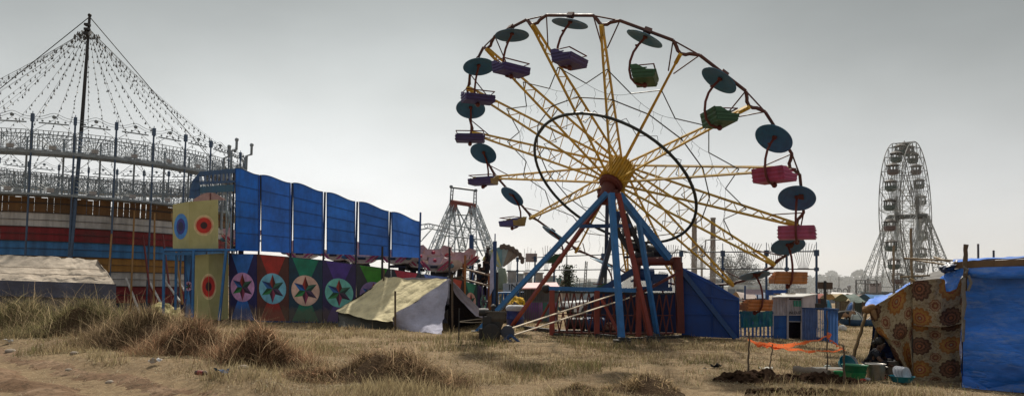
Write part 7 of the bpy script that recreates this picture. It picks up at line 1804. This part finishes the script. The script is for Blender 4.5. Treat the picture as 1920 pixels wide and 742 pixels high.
basin('wash_basin', 'white enamel basin leaning behind the green basins', gnd(1592, 694) + V((.04, .1, .12)), .17, .08, WHT, tilt=(1.25, .2, .3))
basin('plate_tub', 'small green tub at the left of the green basins', gnd(1577, 708), .13, .12, GRN2)
def pot(label, c, r, h):
    g = thing('cooking_pot', label, 'pot', c); mb = MB()
    mb.lathe([(0, 0), (r * .80, 0), (r * .84, .02), (r, h * .97), (r * 1.06, h), (r * 1.06, h + .012), (r * .97, h + .005), (r * .80, .03), (0, .03)], (0, 0, 0), 32); o_ = mb.build('pot_body', ALU, None); o_.parent = g
    for s in (-1, 1):
        mb = MB(); mb.tube([V((s * r * .98, -.05, h * .8)), V((s * (r + .05), -.03, h * .82)), V((s * (r + .05), .03, h * .82)), V((s * r * .98, .05, h * .8))], .009, 6); o_ = mb.build('handle', ALU, None); o_.parent = g
pot('front aluminium cooking pot beside the green basins', gnd(1642, 711), .175, .29); pot('second aluminium cooking pot behind and right of the front pot', gnd(1667, 704), .20, .30)
bp_ = gnd(1691, 716)
for i in range(4):
    p = bp_ + V((-.06 + .045 * i, .0, .16 - .008 * i)); mb = MB(); mb.lathe([(0, 0), (.09, .0), (.135, .022), (.14, .022), (.095, -.006), (0, -.008)], (0, 0, 0), 24, Matrix.Rotation(.5 + .25 * i, 3, 'Y') @ Matrix.Rotation(1.0, 3, 'X')); o_ = mb.build('plate', WHT, None, (0, 0, 0), ('white plate leaning at the left in the teal basin', 'second white plate in the teal basin', 'third white plate in the teal basin', 'rightmost white plate in the teal basin')[i], 'plate', 'plates in the teal basin'); o_.location = p
pr_ = gnd(1575, 700); mb = MB(); mb.box((pr_.x - .15, pr_.y, .10), (.75, .3, .03)); mb.box((pr_.x - .4, pr_.y, .05), (.08, .28, .09)); mb.box((pr_.x + .1, pr_.y, .05), (.08, .28, .09)); mb.build('wash_board', paint('board_pale', (.2, .19, .17), .7, .4, 5), None, pr_, 'low pale board on blocks left of the green basins', 'board')
mb = MB(); q = gnd(1546, 697); 
for i in range(6): mb.ball(q + V((random.uniform(-.1, .1), random.uniform(-.05, .05), .09 + random.uniform(-.03, .03))), .06, 8, 0, (1.3, 1, .7))
mb.build('rag', cloth_mat('rag_grey_green', (.33, .36, .32), .3), None, q, 'grey green rag lying on the grass behind the log', 'rag')
for i, (x, y, c, lab) in enumerate(((1626, 713, (.5, .5, .5), 'crumpled white wrapper beside the front cooking pot'), (1618, 715, (.35, .04, .03), 'small red packet by the green basins'), (1655, 711, (.45, .05, .05), 'red cloth scrap between the two cooking pots'))):
    q = gnd(x, y); mb = MB(); mb.ball(q + V((0, 0, .03)), .05, 7, 0, (1.3, 1, .6)); mb.build('litter', cloth_mat('litter_%d' % i, c, .2), None, q, lab, 'litter')
# log, stakes, orange net, soil
lg = thing('log', 'grey weathered half log lying on the grass behind the soil heaps', 'log', gnd(1520, 703))
a, b = gnd(1491, 701), gnd(1553, 708); a.z = b.z = .07
mb = MB(); pts_ = [a.lerp(b, i / 10) + V((0, 0, .012 * math.sin(i * 1.7))) for i in range(11)]; mb.tube(pts_, .095, 14); mb.build('trunk', paint('log_grey', (.17, .14, .11), .85, .5, 7), lg)
mb = MB(); a2, b2 = b + V((-.03, .2, 0)), b + V((.42, .25, -.01)); mb.tube([a2, b2], [.09, .08], 9); mb.build('log_piece', paint('log_tan', (.33, .25, .18), .85, .5, 7), None, b2, 'shorter pale log piece right of the grey log', 'log')
ST = [((1405, 622), (1402, 711), .024), ((1449, 645), (1440, 709), .016), ((1551, 582), (1551, 708), .018), ((1582, 648), (1583, 720), .026)]
SL = ['leftmost thin stake of the orange net enclosure', 'short thin stake at the low knot of the orange net', 'tall thin stake with an orange flag knot', 'thick short stake beside the green basins']
for (tp, ft, r_), lab in zip(ST, SL):
    f = gnd(*ft); mb = MB(); pole(mb, f - V((0, 0, .05)), at(*tp, f.y + .05), r_ * .75, r_ * .6, 4); mb.build('stake', WOOD, None, f, lab, 'stake', 'stakes round the soil heaps')
t = NT('orange_net'); o = t.coords('Object'); vz = t.node('ShaderNodeTexVoronoi'); vz.inputs['Scale'].default_value = 22; t.link(o, vz.inputs['Vector'])
t.base(t.ramp(t.noise(6, 5, .6, o), [(.3, (.50, .07, .02)), (.6, (.80, .16, .05)), (.8, (.85, .35, .22))])); t.b.inputs['Roughness'].default_value = .5
tr = t.node('ShaderNodeBsdfTranslucent'); tr.inputs[0].default_value = (.85, .2, .07, 1); mx = t.node('ShaderNodeMixShader'); mx.inputs[0].default_value = .45; t.link(t.b.outputs[0], mx.inputs[1]); t.link(tr.outputs[0], mx.inputs[2])
tp_ = t.node('ShaderNodeBsdfTransparent'); m2 = t.node('ShaderNodeMixShader'); hole = t.math('LESS_THAN', vz.outputs['Distance'], .30); t.link(hole, m2.inputs[0]); t.link(mx.outputs[0], m2.inputs[1]); t.link(tp_.outputs[0], m2.inputs[2]); t.link(m2.outputs[0], t.n['Material Output'].inputs[0])
ONET = t.m
net = thing('safety_net', 'orange plastic safety net strung in a loop between four thin stakes', 'safety net', gnd(1490, 710))
def band(p, w0, w1, sagpx):
    rows = [[], []]
    for i, (x, y, Y, w_) in enumerate(p): rows[0].append(at(x, y - w_ * .35, Y)); rows[1].append(at(x, y + w_ * .35, Y + .05))
    mb = MB(); mb.patch(rows, 44, 5, .035, 5, fold=.02, foldf=40); return mb
band([(1403, 638, 13.8, 6), (1425, 644, 13.9, 10), (1450, 648, 13.95, 12), (1480, 647, 14.0, 11), (1515, 641, 14.0, 7), (1551, 632, 14.0, 4)], 0, 0, 0).build('net_band', ONET, net)
band([(1404, 641, 13.7, 4), (1430, 648, 13.9, 7), (1452, 651, 14.0, 6), (1490, 655, 13.7, 7), (1535, 658, 13.4, 4), (1582, 656, 13.2, 3)], 0, 0, 0).build('net_band', ONET, net)
band([(1551, 632, 14.0, 3), (1566, 644, 13.6, 4), (1582, 657, 13.2, 3)], 0, 0, 0).build('net_band', ONET, net)
mb = MB(); mb.patch([[at(1552, 622, 13.9), at(1559, 625, 13.9)], [at(1550, 634, 13.9), at(1556, 633, 13.9)]], 8, 8, .04, 6); mb.build('flag_knot', ONET, net)
def soil(label, x, y, rx, ry, hh, seed):
    c = gnd(x, y); root = thing('soil_heap', label, 'soil heap', c); mb = MB(); n = 44; vs = []; fs = []
    for j in range(n + 1):
        for i in range(n + 1):
            u, v = -1 + 2 * i / n, -1 + 2 * j / n; r_ = math.hypot(u, v); px, py = c.x + u * rx * 1.2, c.y + v * ry * 1.2
            b_ = max(0, 1 - r_ * (1.0 + .3 * noise.noise(V((u * 2, v * 2, seed)))))
            z = hh * (b_ ** .7) * (1 + .5 * noise.fractal(V((px * 2.2, py * 2.2, seed)), 1, 2, 4)) + .07 * noise.fractal(V((px * 7, py * 7, seed)), 1, 2, 4) * min(1, b_ * 3)
            vs.append((px, py, hgt(px, py) + z - .03 - (.06 if b_ == 0 else 0)))
    fs = [(j * (n + 1) + i, j * (n + 1) + i + 1, (j + 1) * (n + 1) + i + 1, (j + 1) * (n + 1) + i) for j in range(n) for i in range(n)]
    mb.add(vs, fs, 0, True); mb.build('heap', M_DARK, root)
    mb = MB()
    for k in range(60):
        a = random.uniform(0, 2 * PI); q = random.uniform(.2, 1) ** .5; px, py = c.x + rx * q * math.cos(a), c.y + ry * q * math.sin(a); s_ = random.uniform(.015, .05)
        mb.ball((px, py, hgt(px, py) + hh * max(0, (1 - q)) ** .7 * .9 + s_ * .4), s_, 6, 0, (1.2, 1, .75))
    o_ = mb.build('clods', M_DARK, root); o_['kind'] = 'stuff'
t = NT('dark_soil'); o = t.coords('Object'); n2 = t.noise(7, 8, .75, o); t.base(t.ramp(n2, [(.3, (.022, .012, .008)), (.55, (.055, .032, .02)), (.75, (.12, .075, .045))])); t.b.inputs['Roughness'].default_value = 1; t.b.inputs['Specular IOR Level'].default_value = .05; t.bump(t.math('ADD', n2, t.math('MULTIPLY', t.noise(40, 5, .7, o), .5)), 1.0, .08); M_DARK = t.m
soil('dark brown heap of dug soil at the foot of the leftmost stake', 1412, 713, .62, .42, .26, 1)
soil('dark flat ridge of dug soil in front of the grey log', 1522, 714, .85, .33, .17, 2)
soil('low spread of brown soil at the bottom right of the enclosure', 1500, 737, .9, .35, .10, 3)
# ------------------------------------------------------------------ litter on the road and field
bt_ = gnd(380, 719); bt_.z = hgt(bt_.x, bt_.y) + .05
bo = thing('bottle', 'empty brown glass bottle with red label lying on the dirt road', 'bottle', bt_); Rb = Matrix.Rotation(PI / 2, 3, 'Y') @ Matrix.Rotation(.3, 3, 'X')
mb = MB(); mb.lathe([(0, -.14), (.036, -.14), (.038, -.13), (.038, .04), (.016, .09), (.014, .15), (.017, .15), (.017, .165), (0, .165)], (0, 0, 0), 16, Rb); o_ = mb.build('glass', paint('bottle_brown', (.05, .015, .008), .12, 0, 5, bump=0), None); o_.parent = bo
mb = MB(); mb.lathe([(.0385, -.09), (.0395, -.09), (.0395, .01), (.0385, .01)], (0, 0, 0), 16, Rb); o_ = mb.build('label_band', paint('label_red', (.25, .04, .03), .6, .2, 8), None); o_.parent = bo
def scrap(name, label, x, y, c, w_, h2, seed, cat='litter'):
    q = gnd(x, y); q.z = hgt(q.x, q.y) + .02; mb = MB(); r = random.Random(seed)
    mb.patch([[q + V((-w_ + 2 * w_ * i / 3, -w_ * .5 + w_ * j / 3 + 0, h2 * r.random())) for i in range(4)] for j in range(4)], 14, 14, .03, 12, seed=seed); mb.build(name, cloth_mat(name + '_m%d' % seed, c, .15, 0, 8), None, q, label, cat)
scrap('paper_scrap', 'crumpled white paper on the road edge below the brush mound', 290, 698, (.65, .65, .66), .10, .12, 1)
scrap('blue_rag', 'blue cloth scrap on the road right of the bottle', 414, 724, (.03, .12, .30), .11, .08, 2)
scrap('black_bag', 'black plastic bag lying in the open grass left of the stakes', 1343, 691, (.012, .014, .02), .11, .09, 3)
scrap('paper_scrap', 'flat white scrap in the grass between the black bag and the log', 1436, 693, (.55, .55, .52), .13, .03, 4)
scrap('paper_scrap', 'tiny white scrap in the grass left of the black bag', 1322, 694, (.6, .6, .58), .05, .05, 6)
scrap('paper_scrap', 'small pale scrap on the dirt road at the far left', 15, 648, (.55, .53, .5), .10, .08, 5)
for i, (x, y, r_) in enumerate(((20, 655, .10), (140, 672, .07), (205, 706, .06), (455, 716, .07), (130, 690, .05), (250, 668, .05))):
    q = gnd(x, y); q.z = hgt(q.x, q.y) + r_ * .25; mb = MB(); mb.ball((0, 0, 0), r_, 9, 0, (1.3, 1, .65))
    for k, vv in enumerate(mb.v): d = 1 + .35 * noise.noise(V(vv) * 9 + V((i, 0, 0))); mb.v[k] = (vv[0] * d, vv[1] * d, vv[2] * d)
    o_ = mb.build('stone', [paint('stone_grey', (.30, .25, .2), .9, .4, 8)], None, (0, 0, 0), ('pale stone on the dirt road at the left edge, the biggest one', 'small stone on the road near the bank', 'small stone in the middle of the dirt road', 'flat stone right of the blue cloth scrap', 'tiny stone on the road left of the middle', 'tiny stone at the foot of the bank')[i], 'stone', 'stones on the dirt road'); o_.location = q
